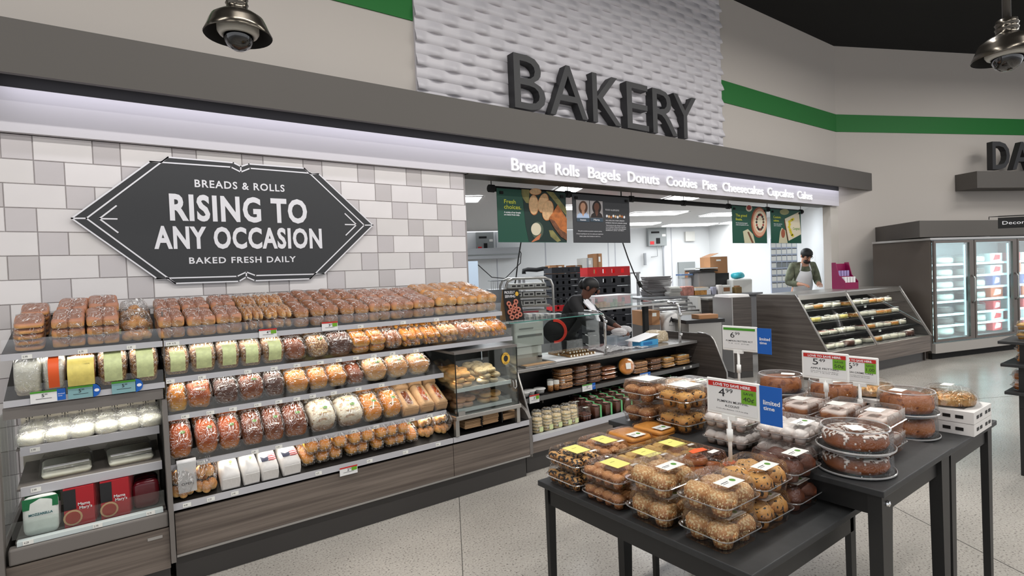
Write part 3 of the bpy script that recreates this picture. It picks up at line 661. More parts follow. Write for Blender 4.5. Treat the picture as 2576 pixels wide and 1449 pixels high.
row(S3, 'third shelf, middle case', ((418, 1045), (1108, 945)), [
 (420, 475, 'challah', 'bagged golden braided loaf'), (477, 537, 'braid', 'bagged amber braided loaf'), (540, 602, 'pumper', 'bagged dark round loaf'), (604, 666, 'redloaf', 'bagged red-brown loaf'), (669, 718, 'pumper', 'small bagged dark loaf'),
 (722, 778, 'goldround', 'bagged golden round loaf'), (780, 827, 'goldround', 'bagged golden round loaf'), (829, 874, 'goldround', 'bagged golden round loaf'), (876, 917, 'slimred', 'slim bagged red-brown loaf'), (919, 975, 'goldbig', 'large bagged tan loaf'), (977, 1028, 'goldbig', 'large bagged tan loaf'), (1030, 1080, 'goldbig', 'large bagged tan loaf')], seed=3)
row(S4, 'fourth shelf, middle case', ((425, 1170), (1128, 1040)), [
 (428, 488, 'amber', 'bagged amber loaf'), (494, 550, 'amber', 'bagged amber loaf'), (555, 610, 'amber', 'bagged amber loaf'), (612, 664, 'brownbig', 'bagged brown loaf'), (666, 716, 'brownbig', 'bagged brown loaf'), (718, 776, 'brownbig', 'bagged brown loaf'),
 (780, 846, 'dusted', 'bagged flour-dusted loaf'), (850, 916, 'dusted', 'bagged flour-dusted loaf'), (918, 965, 'goldlong', 'bagged golden loaf'), (967, 1010, 'goldlong', 'bagged golden loaf'), (1012, 1056, 'kraftdark', 'kraft bag with a dark loaf'), (1058, 1095, 'kraftbag', 'kraft bag with a baguette'), (1096, 1128, 'kraftbag', 'kraft bag with a baguette')], seed=4)
V5 = ((427, 1285), (1140, 1107))
row(S5, 'bottom deck, middle case', V5, [(432, 492, 'rounds', 'bag of small round golden rolls'), (494, 553, 'rounds', 'bag of small round golden rolls'), (557, 610, 'whitebread', 'white paper bread bag'), (612, 657, 'whitebread', 'white paper bread bag'), (659, 706, 'printbread', 'white bread bag with red print'), (708, 758, 'printbread', 'white bread bag with red print')], seed=5)
def f5(u): return at(u, V5[0][1]+(V5[1][1]-V5[0][1])*(u-V5[0][0])/(V5[1][0]-V5[0][0]), 3.418).x
rnd = random.Random(9); cnt = 0
us = [(764, 802), (800, 838), (836, 874), (872, 908), (906, 942), (940, 974), (972, 1004), (1002, 1032), (1030, 1058)]
for lay, (zoff, yoff, s_) in enumerate(((0.0, -0.01, us), (0.078, -0.03, us[:-1]), (0.09, 0.15, us[1:-1]))):
    for i, (a, b_) in enumerate(s_):
        xc = (f5(a)+f5(b_))/2+(0.02 if lay == 1 else 0); k = KITS['french']; yc = 3.418+0.02+yoff+0.16
        k.go((xc, yc, 0.462+zoff+(yc-3.418)*0.42), (0.40, 0, rnd.uniform(-.12, .12)), 'long golden loaf in printed bag, %s from left, %s layer, bottom deck' % (NUM[i], ['lowest', 'middle', 'top'][lay]), 'long loaves on the bottom deck')
for i, u in enumerate((1085, 1120)):
    KITS['rounds'].go((f5(u), 3.58, 0.528), (0.40, 0, 0.2*i), 'bag of round rolls %s the paper-bag compartment' % ('left of' if i == 0 else 'directly beside'), 'bags of round rolls')
# dark rack dividers under loaves show as shelf ends
for z, x0, x1, y, t_ in (S1, S2, S3, S4):
    pass
obj('divider_post', MB().box(0.2185, 0.2245, 3.47, 3.50, 0.43, 1.475), CASEG, cm)
TAGS = [(1, (427, 440, 905, 1012, 1096), '5.29'), (2, (428, 507, 622, 688, 745, 804, 850, 893, 938, 985, 1044), '4.79'), (3, (465, 528, 585, 647, 700, 745, 785, 838, 900, 958), '4.99'), (4, (505, 640, 700, 888, 945, 1035, 1080), '3.19'), (5, (470, 530, 590, 800, 928, 1018, 1100), '2.49')]
SV = {1: (S1, ((408, 860), (1257, 788))), 2: (S2, ((412, 952), (1283, 838))), 3: (S3, ((418, 1045), (1108, 945))), 4: (S4, ((425, 1170), (1128, 1040))), 5: (S5, V5)}
for n, us_, pr_ in TAGS:
    sh, (A_, B_) = SV[n]
    for k, u in enumerate(us_):
        x = at(u, A_[1]+(B_[1]-A_[1])*(u-A_[0])/(B_[0]-A_[0]), sh[3]).x
        pricetag(cm, x, sh[3]-0.0125, sh[0]-0.026, ['5.29', '3.99', '4.79', '6.99', '3.19', '4.49'][(n+k) % 6])
# left case: two bread shelves over a chilled cabinet
cl = thing('chilled_bread_case', 'case with two bread shelves over a lit chilled cabinet at far left', 'display case', (-0.1, 3.46, 0))
L1 = shelf(cl, 1.318, -0.42, 0.214, tilt=0.20)
L2 = shelf(cl, 1.100, -0.42, 0.214, tilt=0.4)
obj('body', MB().box(-0.415, 0.19, 3.52, 4.45, 0.12, 0.29), CASED, cl)
obj('header', MB().box(-0.425, 0.205, 3.455, 3.50, 1.015, 1.068), CASEG, cl)
obj('cabinet_roof', MB().box(-0.42, 0.195, 3.501, 4.05, 1.03, 1.045), CASEG, cl)
obj('front_panel', MB().box(-0.44, 0.195, 3.405, 3.43, 0.13, 0.345), WOOD, cl)
obj('front_nose', MB().box(-0.43, 0.195, 3.40, 3.46, 0.350, 0.425), CASEG, cl, bevel=0.008)
obj('toe_kick', MB().box(-0.42, 0.195, 3.46, 3.50, 0, 0.125), KICK, cl)
obj('side_post', MB().prism([(0.197, 3.47, 1.01), (0.197, 3.43, 1.01), (0.197, 3.38, 0.42), (0.197, 3.38, 0.16), (0.197, 3.46, 0.14)], (0.022, 0, 0)), CASEG, cl)
obj('side_post', MB().prism([(-0.463, 3.47, 1.01), (-0.463, 3.43, 1.01), (-0.463, 3.38, 0.42), (-0.463, 3.38, 0.0), (-0.463, 4.4, 0.0), (-0.463, 4.4, 0.42), (-0.463, 3.46, 0.42)], (0.022, 0, 0)), CASEG, cl)
obj('side_glass', MB().box(-0.458, -0.452, 3.472, 4.04, 0.43, 1.01), GLASS, cl)
obj('case_top', MB().box(-0.42, 0.214, 4.03, 4.45, 1.476, 1.486), TRIM, cl)
obj('upper_back', MB().box(-0.415, 0.194, 4.0, 4.029, 1.05, 1.475), CASED, cl)
obj('case_back', MB().box(-0.42, 0.195, 4.03, 4.055, 0.29, 1.475), mat('cabinet_back', (0.74, 0.71, 0.66), 0.5), cl)
obj('divider', MB().box(0.198, 0.2165, 3.51, 4.05, 0.30, 1.01), CASED, cl)
# slotted rear duct
db = mat('duct_beige', (0.78, 0.75, 0.69), 0.45, 0.2)
obj('rear_duct', MB().box(-0.41, 0.19, 3.90, 3.915, 0.40, 1.02), db, cl)
sl = MB()
for g in range(8):
    for i in range(3):
        for j in range(2):
            x = -0.39+g*0.074+i*0.012; z = 0.90+j*0.035+(i % 2)*0.014; sl.box(x, x+0.004, 3.897, 3.8995, z, z+0.026)
tag(obj('slots', sl, CASED, cl), kind='stuff')
CS = []
for z, y, d_ in ((0.845, 3.58, 0.32), (0.665, 3.52, 0.38)):
    b = MB(); b.prism([(-0.40, y, z-0.01), (-0.40, y+d_, z-0.01+d_*0.1), (-0.40, y+d_, z+d_*0.1), (-0.40, y, z)][::-1], (0.585, 0, 0)); obj('shelf', b, CASEG, cl)
    obj('price_rail', MB().box(-0.385, 0.185, y-0.014, y-0.001, z-0.035, z+0.008), RAIL, cl)
    pricetag(cl, -0.33, y-0.0145, z-0.022, '3.99'); 
obj('deck', MB().box(-0.41, 0.19, 3.461, 3.90, 0.425, 0.435), CASEG, cl)
obj('price_rail', MB().box(-0.40, 0.175, 3.418, 3.458, 0.427, 0.447), mat('rail_pale', (0.80, 0.84, 0.84), 0.4), cl)
obj('low_glass', MB().box(-0.42, 0.185, 3.459, 3.4605, 0.45, 0.53), GLASS, cl)
for x, s in ((-0.36, '4.29'), (-0.1, '5.79'), (0.12, '4.19')): pricetag(cl, x, 3.4175, 0.428, s)
for u, s in ((68, '5.99'), (208, '6.79'), (330, '3.39')): pricetag(cl, at(u, 890-(u-22)*0.068, YF).x, YF-0.0125, 1.292, s)
obj('maker_badge', MB().box(0.10, 0.165, 3.402, 3.4045, 0.30, 0.315), TRIM, cl)
row(L1, 'top shelf, left case', ((22, 888), (403, 862)), [(34, 112, 'flat', 'bagged stack of thin brown rolls'), (133, 218, 'bigpack', 'large bagged brown roll pack'), (221, 303, 'bigpack', 'large bagged brown roll pack'), (306, 385, 'small', 'bag of small tan rolls')], seed=11)
row(L2, 'second shelf, left case', ((20, 1005), (408, 962)), [(36, 108, 'whitebag', 'bagged white flatbread'), (110, 168, 'orangelab', 'bagged white rolls, orange label'), (172, 246, 'yellowlab', 'bagged loaf, yellow label'), (250, 326, 'greenlab', 'bagged grain loaf, green label'), (330, 402, 'greenlab', 'bagged grain loaf, green label')], seed=12)
# dough, trays and pouches in the chilled cabinet
rnd = random.Random(4)
for i in range(6):
    for j in range(2):
        KITS['doughbag'].go((-0.34+i*0.098, 3.64+j*0.13, 0.852+j*0.02), (0.1, 0, rnd.uniform(-.3, .3)), 'bag of white dough, %s from left, %s row, chilled cabinet' % (NUM[i], ['front', 'back'][j]), 'dough bags in the chilled cabinet', (0.85, 0.8, 1))
tr = mk('dough_tray'); put('lid', MB().rr([(0.22, 0.26, 0.02, 0.0), (0.22, 0.26, 0.02, 0.03), (0.19, 0.23, 0.02, 0.06)], 3).mesh('lid', SHELL), tr)
put('flatbread', MB().rr([(0.19, 0.23, 0.02, 0.004), (0.20, 0.24, 0.02, 0.02), (0.18, 0.22, 0.02, 0.03)], 3).mesh('flatbread', CR['white'], True), tr); put('seal_strip', MB().box(-0.09, 0.09, -0.12, -0.10, 0.061, 0.064).mesh('seal_strip', WLAB), tr)
kt = Kit(tr)
for i, x in enumerate((-0.22, 0.05)): kt.go((x, 3.70, 0.68), (0.1, 0, 0.05), 'clear tray of flatbread %s in the chilled cabinet' % ['at left', 'at right'][i], 'clear trays in the chilled cabinet')
MG = mat('pouch_green', (0.05, 0.42, 0.24), 0.35); MR = mat('pouch_red', (0.66, 0.08, 0.13), 0.3); MDK = mat('pouch_black', (0.10, 0.10, 0.11), 0.4); PIZ = mat('pizza_tan', (0.78, 0.62, 0.45), 0.5); SAUCE = mat('sauce_red', (0.62, 0.17, 0.10), 0.4)
def pouch(n, x, y, kind):
    if kind == 'cheese':
        p = thing('cheese_pouch', 'clear pouch of shredded cheese with green top in the chilled cabinet, %s' % n, 'pouch', (x, y, 0.437), 0, 'cheese pouches'); w_ = 0.135; h = 0.19
        b = MB(); b.sell((0, 0.0, h/2), w_/2, 0.018, h/2, 0.35, 0.5, 16, 10, None, 0.004, 20, 2); put('pouch', b.mesh('pouch', mat('pouch_white', (0.86, 0.88, 0.86), 0.35, var=0.06, vs=30), True), p)
        put('top_band', MB().box(-w_*0.49, w_*0.49, -0.017, -0.013, h*0.68, h*0.95).mesh('top_band', MG), p); text('lettering', 'MOZZARELLA', -w_*0.33, w_*0.33, h*0.52, h*0.58, -0.0215, mat('ink_teal', (0.0, 0.35, 0.38), 0.5), p, bold=0.03, world=False)
    else:
        p = thing('sauce_packet', 'red %s standing packet with pizza picture in the chilled cabinet' % n, 'packet', (x, y, 0.437), 0, 'red packets'); w_ = 0.12; h = 0.19
        put('packet', MB().box(-w_/2, w_/2, -0.008, 0.008, 0, h).mesh('packet', MR), p)
        put('dark_half', MB().box(-w_/2, -w_*0.1, -0.0095, -0.0085, h*0.45, h*0.97).mesh('dark_half', MDK), p)
        put('pizza_picture', MB().prism([(-w_*0.22+0.038*math.cos(a*math.pi/8), -0.0115, h*0.24+0.038*math.sin(a*math.pi/8)) for a in range(16)][::-1], (0, 0.0015, 0)).mesh('pizza_picture', PIZ), p)
        put('sauce_picture', MB().prism([(-w_*0.22+0.030*math.cos(a*math.pi/8), -0.013, h*0.24+0.030*math.sin(a*math.pi/8)) for a in range(16)][::-1], (0, 0.001, 0)).mesh('sauce_picture', SAUCE), p)
        text('lettering', 'Mama', -w_*0.04, w_*0.36, h*0.52, h*0.60, -0.0095, CARD, p, bold=0.02, world=False); text('lettering', "Mary's", w_*0.0, w_*0.42, h*0.42, h*0.50, -0.0095, CARD, p, bold=0.02, world=False)
    return p
pouch('front one', -0.315, 3.50, 'cheese'); pouch('one behind', -0.31, 3.56, 'cheese')
for c, x in (('left', -0.17), ('middle', -0.025)):
    for i in range(5): pouch('%s-stack (%s back)' % (c, NUM[i]), x+i*0.006, 3.50+i*0.03, 'r')
for i in range(4):
    b = MB(); b.sell((0.11, 3.53+i*0.045, 0.51), 0.06, 0.018, 0.07, 0.4, 0.5, 14, 8, None, 0.006, 20, i)
    solo('pepperoni_pouch', b, mat('pouch_maroon', (0.36, 0.07, 0.11), 0.15), 'shiny maroon pouch, %s from the front, right of the red packets' % NUM[i], 'pouch', 'maroon pouches', True)
area('chilled_case_light', (-0.11, 3.56, 1.005), 0.55, 0.03, 1.3, (0.3, 0, 0), (1, 0.95, 0.85))
# promotional cards on the rails
def promo(name, u0, v0, u1, v1, Y, label, price, band, body=CARD, tab=None, sup='99'):
    a, b_ = at(u0, v1, Y), at(u1, v1, Y); z1 = at(u0, v0, Y).z; z0 = a.z; x0, x1 = a.x, b_.x; w_ = x1-x0; h = z1-z0
    p = thing(name, label, 'price sign', (x0, Y, z0), 0, 'price signs on the shelf rails')
    put('card', MB().box(0, w_, -0.002, 0, 0, h).mesh('card', body), p)
    put('top_band', MB().box(0, w_, -0.0035, -0.0022, h*0.84, h).mesh('top_band', band), p)
    text('price', price, w_*0.42, w_*0.52, h*0.48, h*0.76, -0.0035, INK, p, world=False, bold=0.01); text('cents', sup, w_*0.54, w_*0.64, h*0.62, h*0.76, -0.0035, INK, p, world=False)
    put('small_print', MB().box(w_*0.2, w_*0.8, -0.003, -0.0022, h*0.33, h*0.36).mesh('small_print', INK), p)
    if band is REDB: put('save_box', MB().box(w_*0.66, w_*0.97, -0.003, -0.0022, h*0.42, h*0.82).mesh('save_box', CGREEN), p)
    if tab == 'square': put('blue_tab', MB().box(w_*1.0, w_*1.33, -0.002, 0, h*0.05, h*1.02).mesh('blue_tab', BLUE), p); text('tab_lettering', 'limited', w_*1.04, w_*1.29, h*0.55, h*0.67, -0.0028, WL, p, world=False); text('tab_lettering', 'time', w_*1.04, w_*1.2, h*0.38, h*0.5, -0.0028, WL, p, world=False)
    if tab == 'round':
        b = MB(); b.prism([(w_*0.98, 0, -h*0.05)]+[(w_*0.98+h*0.55*math.sin(math.pi*k/12)*0.95, 0, h*0.5-h*0.55*math.cos(math.pi*k/12)) for k in range(13)], (0, -0.002, 0)); put('blue_tab', b.mesh('blue_tab', BLUE), p)
        put('badge', MB().prism([(w_*0.98+h*0.27+h*0.17*math.cos(k*math.pi/6), -0.0035, h*0.5+h*0.13*math.sin(k*math.pi/6)) for k in range(12)], (0, 0.001, 0)).mesh('badge', WL), p)
promo('price_sign', 77, 987, 145, 1017, YF-0.016, 'white price sign with square blue tab under the leftmost breads', '5', GBAND, tab='square')
promo('price_sign', 172, 974, 236, 1005, YF-0.016, 'teal price sign with round blue tab under the yellow-label loaf', '5', GBAND, TEAL, 'round')
promo('price_sign', 282, 961, 343, 992, YF-0.016, 'teal price sign with round blue tab at the right of the left case', '5', GBAND, TEAL, 'round')
promo('price_sign', 652, 829, 697, 851, YF-0.016, 'white price sign with red band under the pale finger rolls', '4', REDB)
promo('price_sign', 810, 811, 850, 833, YF-0.016, 'white price sign with red band under the narrow bun stacks', '3', REDB)
promo('price_sign', 855, 1178, 900, 1199, 3.402, 'white price sign with red band on the bottom rail', '2', REDB)
# produce-bag roll hanging at the case's left end
bg = thing('bag_dispenser', 'roll of translucent produce bags hanging at the left end of the third rail', 'bag roll', (0.30, 3.44, 0.64))
obj('roll', MB().tube([(0.245, 3.425, 0.665), (0.335, 3.425, 0.665)], 0.014, 12), WLAB, bg, True)
b = MB(); b.box(0.247, 0.333, 3.408, 3.410, 0.505, 0.66); obj('hanging_bag', b, film('bag_white_haze', 0.1, 0.5, (0.9, 0.9, 0.9), 0.2, 0.4, 30, haze=0.55, hcol=(0.75, 0.76, 0.76)), bg)
text('lettering', 'OPEN', 0.262, 0.318, 0.545, 0.558, 3.4075, INK, bg)
# bagel cabinet
GY = 3.40
x0, x1 = at(1143, 895, GY).x, at(1297, 870, GY).x; z1 = at(1143, 893, GY).z; z0 = at(1145, 1048, GY).z
bc = thing('bagel_cabinet', 'glass bagel cabinet with steel base to the right of the bread', 'cabinet', ((x0+x1)/2, GY, 0.5))
obj('front_glass', MB().box(x0, x1, GY-0.005, GY, z0, z1), GLASS, bc)
obj('side_glass', MB().box(x0, x0+0.005, GY+0.001, GY+0.38, z0, z1), GLASS, bc)
obj('side_glass', MB().box(x1-0.005, x1, GY+0.001, GY+0.38, z0, z1), GLASS, bc)
obj('top_frame', MB().box(x0-0.006, x1+0.006, GY-0.008, GY+0.40, z1+0.001, z1+0.018), CASEG, bc)
obj('front_edge', MB().box(x0-0.004, x0+0.003, GY-0.010, GY-0.0055, z0, z1), BLACK, bc)
obj('front_edge', MB().box(x1-0.003, x1+0.003, GY-0.010, GY-0.0055, z0, z1), BLACK, bc)
obj('steel_base', MB().box(x0-0.015, x1+0.02, GY-0.02, GY+0.42, z0-0.032, z0-0.001), STEEL, bc, bevel=0.004)
obj('hinge_block', MB().box(x0+0.005, x0+0.06, GY-0.018, GY-0.011, z0-0.02, z0+0.03), STEEL, bc)
for xx in (x0-0.012, x1-0.012): obj('leg', MB().box(xx, xx+0.03, GY+0.0, GY+0.03, 0.462, z0-0.034), STEEL, bc)
BS = []
for zz in (0.782, 0.635):
    b = MB(); b.prism([(x0+0.02, GY+0.05, zz-0.01), (x0+0.02, GY+0.38, zz+0.035), (x0+0.02, GY+0.38, zz+0.045), (x0+0.02, GY+0.05, zz)][::-1], (x1-x0-0.06, 0, 0)); obj('shelf', b, STEEL, bc)
    obj('price_rail', MB().box(x0+0.015, x1-0.03, GY+0.036, GY+0.049, zz-0.018, zz+0.008), mat('rail_white', (0.85, 0.86, 0.86), 0.4), bc); BS.append(zz)
    obj('clear_lip', MB().box(x0+0.02, x1-0.04, GY+0.044, GY+0.046, zz+0.009, zz+0.045), ACR, bc)
EBY = mat('bagel_badge_gold', (0.86, 0.68, 0.24), 0.5)
cxb, czb = at(1273, 902, GY-0.012).x, at(1273, 902, GY-0.012).z
bb = MB(); bb.prism([(cxb+0.038*math.cos(k*math.pi/12), GY-0.009, czb+0.045*math.sin(k*math.pi/12)) for k in range(24)][::-1], (0, 0.003, 0)); obj('round_badge', bb, EBY, bc)
bb = MB(); bb.prism([(cxb+0.020*math.cos(k*math.pi/8), GY-0.0095, czb+0.024*math.sin(k*math.pi/8)) for k in range(16)][::-1], (0, 0.0004, 0)); obj('badge_picture', bb, INK, bc)
text('badge_lettering', 'EINSTEIN BROS', cxb-0.030, cxb+0.030, czb+0.028, czb+0.036, GY-0.0098, INK, bc); text('badge_lettering', 'BAGELS', cxb-0.018, cxb+0.018, czb-0.037, czb-0.029, GY-0.0098, INK, bc)
hb = MB().tube([(x1-0.055, GY-0.02, z0+0.19), (x1-0.055, GY-0.03, z0+0.17), (x1-0.055, GY-0.03, z0+0.14), (x1-0.04, GY-0.03, z0+0.125), (x1-0.025, GY-0.03, z0+0.14), (x1-0.025, GY-0.02, z0+0.19)], 0.004, 8); obj('handle', hb, TRIM, bc, True)
def kit_bagel(key, cr):
    b = MB(); n, m_ = 18, 10; vs = []; fs = []
    for i in range(n):
        for j in range(m_):
            a, c = 2*math.pi*i/n, 2*math.pi*j/m_; r = 0.030+0.021*math.cos(c)*(1.0); vs.append((r*math.cos(a), r*math.sin(a), 0.017+0.017*math.sin(c)))
            fs.append((i*m_+j, ((i+1) % n)*m_+j, ((i+1) % n)*m_+(j+1) % m_, i*m_+(j+1) % m_))
    b.add(vs, fs); o = put('bagel', b.mesh('bagel', CR[cr], True)); tag(o, 'bagel', 'bagel'); k = Kit(o); KITS[key] = k
CR['plainb'] = crust('bagel_plain', (0.80, 0.58, 0.32), (0.88, 0.74, 0.52), (0.90, 0.80, 0.62), bump=0.1)
CR['seedb'] = crust('bagel_seeded', (0.82, 0.72, 0.55), (0.80, 0.68, 0.50), (0.84, 0.74, 0.58), spots=(0.30, 0.25, 0.2), spot_amt=0.10, spot_scale=300)
CR['cheeseb'] = crust('bagel_cheese', (0.82, 0.52, 0.22), (0.88, 0.70, 0.42), (0.90, 0.78, 0.56), bump=0.8, bsc=80)
CR['pinkb'] = crust('bagel_fruit', (0.74, 0.52, 0.38), (0.82, 0.64, 0.48), (0.86, 0.72, 0.58), bump=0.1)
for k_ in ('plainb', 'seedb', 'cheeseb', 'pinkb'): kit_bagel(k_, k_)
rnd = random.Random(2)
WB = x1-x0-0.08
for zz, L_, R_, nm in ((BS[0], 'plainb', 'seedb', 'upper'), (BS[1], 'pinkb', 'plainb', 'lower')):
    for side, key in ((0, L_), (1, R_)):
        c = 0
        for lay in range(3 if nm == 'upper' else 2):
            for j in range(3):
                for i in range(2):
                    x = x0+0.07+side*WB/2+i*0.082+(0.03 if (lay+j) % 2 else 0); y = GY+0.10+j*0.088+lay*0.012
                    kk = 'cheeseb' if (nm == 'lower' and side == 1 and j > 0) else key
                    KITS[kk].go((x-0.01, y, zz+(y-GY-0.05)*0.136+0.002+lay*0.034), (0.13+rnd.uniform(-.1, .1), rnd.uniform(-.12, .12), 0), '%s bagel, %s half, %s cabinet shelf, %s layer, %s' % (dict(plainb='plain golden', seedb='seed-covered', cheeseb='cheese-topped', pinkb='rosy fruit')[kk], ['left', 'right'][side], nm, ['bottom', 'middle', 'top'][lay], ['front left', 'front right', 'centre left', 'centre right', 'back left', 'back right'][j*2+i]), 'bagels in the cabinet')
# kraft sacks below the cabinet
for i, (u, n_) in enumerate(((1190, 9), (1235, 12), (1285, 8))):
    x = at(u, 1075, 3.46).x
    if i: solo('sack_divider', MB().box(x-0.093, x-0.087, 3.44, 3.66, 0.478, 0.60), CASED, 'dark upright divider %s the middle pile of kraft sacks' % ['', 'left of', 'right of'][i], 'divider')
    for k in range(n_):
        solo('kraft_sack', MB().box(x-0.075+rnd.uniform(-.004, .004), x+0.065+rnd.uniform(-.004, .004), 3.45+rnd.uniform(-.006, .006), 3.64, 0.4875+k*0.0065, 0.4875+k*0.0065+0.005), KRAFT, 'flat kraft paper sack, %s from bottom, %s pile, under the bagel cabinet' % (NUM[k], ['left', 'middle', 'right'][i]), 'paper bag', 'kraft sacks under the bagel cabinet')

# LED strips under the shelf fronts, plus two added to brighten the bagel cabinet
for z, x0, x1, pw_ in ((1.285, 0.24, 2.38, 9), (1.085, 0.24, 1.88, 7), (0.885, 0.24, 1.88, 8), (0.618, 0.24, 1.90, 7), (1.285, -0.40, 0.19, 3), (0.84, 1.98, 2.52, 2.2), (0.99, 1.98, 2.52, 2.6)):
    area('shelf_and_fill_led', ((x0+x1)/2, 3.485, z), x1-x0, 0.015, pw_*0.26, (0.30, 0, 0), (1, 0.93, 0.82))

# ------------------------------------------------------------------ service counter
CTOP = mat('counter_steel', (0.62, 0.61, 0.60), 0.25, 0.6)
pc = thing('service_counter', 'service counter with steel top over open cookie shelves', 'counter', (4.0, 3.6, 0))
obj('worktop', MB().box(2.66, 5.33, 3.80, 4.46, 0.745, 0.775), CTOP, pc, bevel=0.004)
obj('back_panel', MB().box(2.66, 5.33, 4.10, 4.13, 0.29, 0.744), CASED, pc)
obj('shelf', MB().prism([(2.66, 3.80, 0.500), (2.66, 4.09, 0.515), (2.66, 4.09, 0.525), (2.66, 3.80, 0.512)][::-1], (2.67, 0, 0)), CASED, pc)
obj('price_rail', MB().box(2.66, 5.33, 3.785, 3.799, 0.478, 0.516), mat('rail_dark', (0.42, 0.42, 0.42), 0.4, 0.3), pc)
obj('deck', MB().prism([(2.66, 3.47, 0.27), (2.66, 4.09, 0.30), (2.66, 4.09, 0.31), (2.66, 3.47, 0.28)][::-1], (2.67, 0, 0)), CASED, pc)
obj('front_panel', MB().box(2.66, 5.33, 3.45, 3.468, 0.17, 0.262), WOOD, pc)
obj('front_rail', MB().box(2.66, 5.33, 3.445, 3.50, 0.263, 0.300), RAIL, pc)
obj('toe_kick', MB().box(2.64, 5.35, 3.515, 3.53, 0, 0.17), KICK, pc)
def sidepanel(x, th, y3):
    pts = [(x, 3.455, 0.15), (x, 3.455, 0.45), (x, 3.60, 0.79), (x, 3.64, 0.835), (x, 3.70, 0.855), (x, 4.46, 0.855), (x, 4.46, 0.0), (x, 3.60, 0.0), (x, 3.60, 0.15)]
    obj('side_panel', MB().prism(pts, (th, 0, 0)), WOODD, pc)
    obj('edge_tube', MB().tube([(x+th/2, p[1]-0.004, p[2]) for p in pts[:5]]+[(x+th/2, 3.80, 0.862)], 0.009, 8), TRIM, pc, True)
sidepanel(2.636, 0.02, 0); sidepanel(5.335, 0.02, 0)
for x in (3.08, 3.75, 4.45): obj('shelf_bracket', MB().box(x, x+0.012, 3.83, 4.09, 0.44, 0.498), CASEG, pc)
for u in (1580, 1718, 1735): pricetag(pc, at(u, 930, 3.80).x, 3.7845, 0.490, '4.59', 0.03, 0.02)
promo('price_sign', 1465, 969, 1490, 986, 3.778, 'small white and blue price sign under the loaf cakes', '5', GBAND, tab='square')
promo('price_sign', 1610, 940, 1630, 957, 3.778, 'small white and blue price sign right of the upright pie', '4', BLUE, tab='square')
promo('price_sign', 1332, 995, 1357, 1016, 3.778, 'small white price sign with red band under the white tubs', '3', REDB)
# sneeze guard
gl = thing('glass_guard', 'glass shelf on chrome posts over the service counter', 'sneeze guard', (3.5, 3.85, 0.776))
obj('glass_shelf', MB().box(2.74, 3.86, 3.82, 4.16, 1.180, 1.188), GLASS, gl)
obj('glass_edge', MB().box(2.74, 3.86, 3.812, 3.8195, 1.180, 1.188), GEDGE, gl)
obj('front_glass', MB().box(2.80, 3.86, 3.868, 3.874, 0.86, 1.178), GLASS, gl)
CHR = mat('chrome', (0.85, 0.85, 0.85), 0.12, 1.0)
obj('chrome_post', MB().tube([(3.93, 3.86, 0.776), (3.93, 3.86, 1.12), (3.925, 3.88, 1.165), (3.91, 3.93, 1.195), (3.89, 4.10, 1.20)], 0.014, 10), CHR, gl, True)
for z in (0.84, 1.10): obj('clamp', MB().sell((3.93, 3.845, z), 0.018, 0.02, 0.018, 1, 1, 10, 6), CHR, gl, True)
g2 = thing('glass_guard', 'chrome post at the right end of the service counter worktop', 'sneeze guard', (5.10, 3.86, 0.776))
obj('chrome_post', MB().tube([(5.10, 3.86, 0.776), (5.10, 3.86, 1.16), (5.09, 3.88, 1.20), (5.06, 3.98, 1.22)], 0.016, 10), CHR, g2, True)
for z in (0.86, 1.08): obj('clamp', MB().sell((5.10, 3.843, z), 0.02, 0.02, 0.02, 1, 1, 10, 6), CHR, g2, True)
# second, farther glass shelf with a cookie cabinet on it
hs = thing('rear_glass_shelf', 'higher glass shelf on a dark post behind the worker', 'shelf', (5.2, 4.5, 0))
a, b_ = at(1500, 781, 4.55), at(1722, 757, 4.55)
obj('glass_shelf', MB().box(a.x, b_.x, 4.55, 4.95, 1.15, 1.162), GLASS, hs); obj('steel_edge', MB().box(a.x, b_.x, 4.535, 4.549, 1.142, 1.164), STEEL, hs)
obj('dark_post', MB().box(at(1622, 800, 4.6).x, at(1632, 800, 4.6).x, 4.60, 4.64, 0.0, 1.141), BLACK, hs)
cb = thing('cookie_box', 'clear box of stacked macarons on the rear glass shelf', 'display box', (5.2, 4.6, 1.163))
xa, xb = at(1497, 760, 4.60).x, at(1592, 755, 4.60).x
for (p0, p1) in (((xa, 4.60), (xb, 4.602)), ((xa, 4.602), (xa+0.003, 4.85)), ((xb-0.003, 4.602), (xb, 4.85)), ((xa, 4.85), (xb, 4.853))): obj('side', MB().box(p0[0], p1[0], p0[1], p1[1], 1.164, 1.30), GLASS, cb)
obj('lid', MB().box(xa, xb, 4.60, 4.853, 1.3005, 1.306), mat('lid_white', (0.85, 0.85, 0.85), 0.4), cb)
MC = [CR['tan'], CR['gold'], mat('macaron_green', (0.62, 0.68, 0.40), 0.6), CR['rose']]
rnd = random.Random(8)
for i in range(8):
    for k in range(rnd.choice((3, 4, 5))):
        x = xa+0.10+i*(xb-xa-0.2)/7; b = MB(); b.lathe([(0.002, 0), (0.026, 0.001), (0.030, 0.008), (0.026, 0.015), (0.002, 0.017)], 12, (x, 4.68, 1.165+k*0.0175))
        solo('macaron', b, MC[i // 2], 'macaron, %s from the bottom of the %s stack in the clear box' % (NUM[k], NUM[i]), 'macaron', 'macarons in the clear box', True)

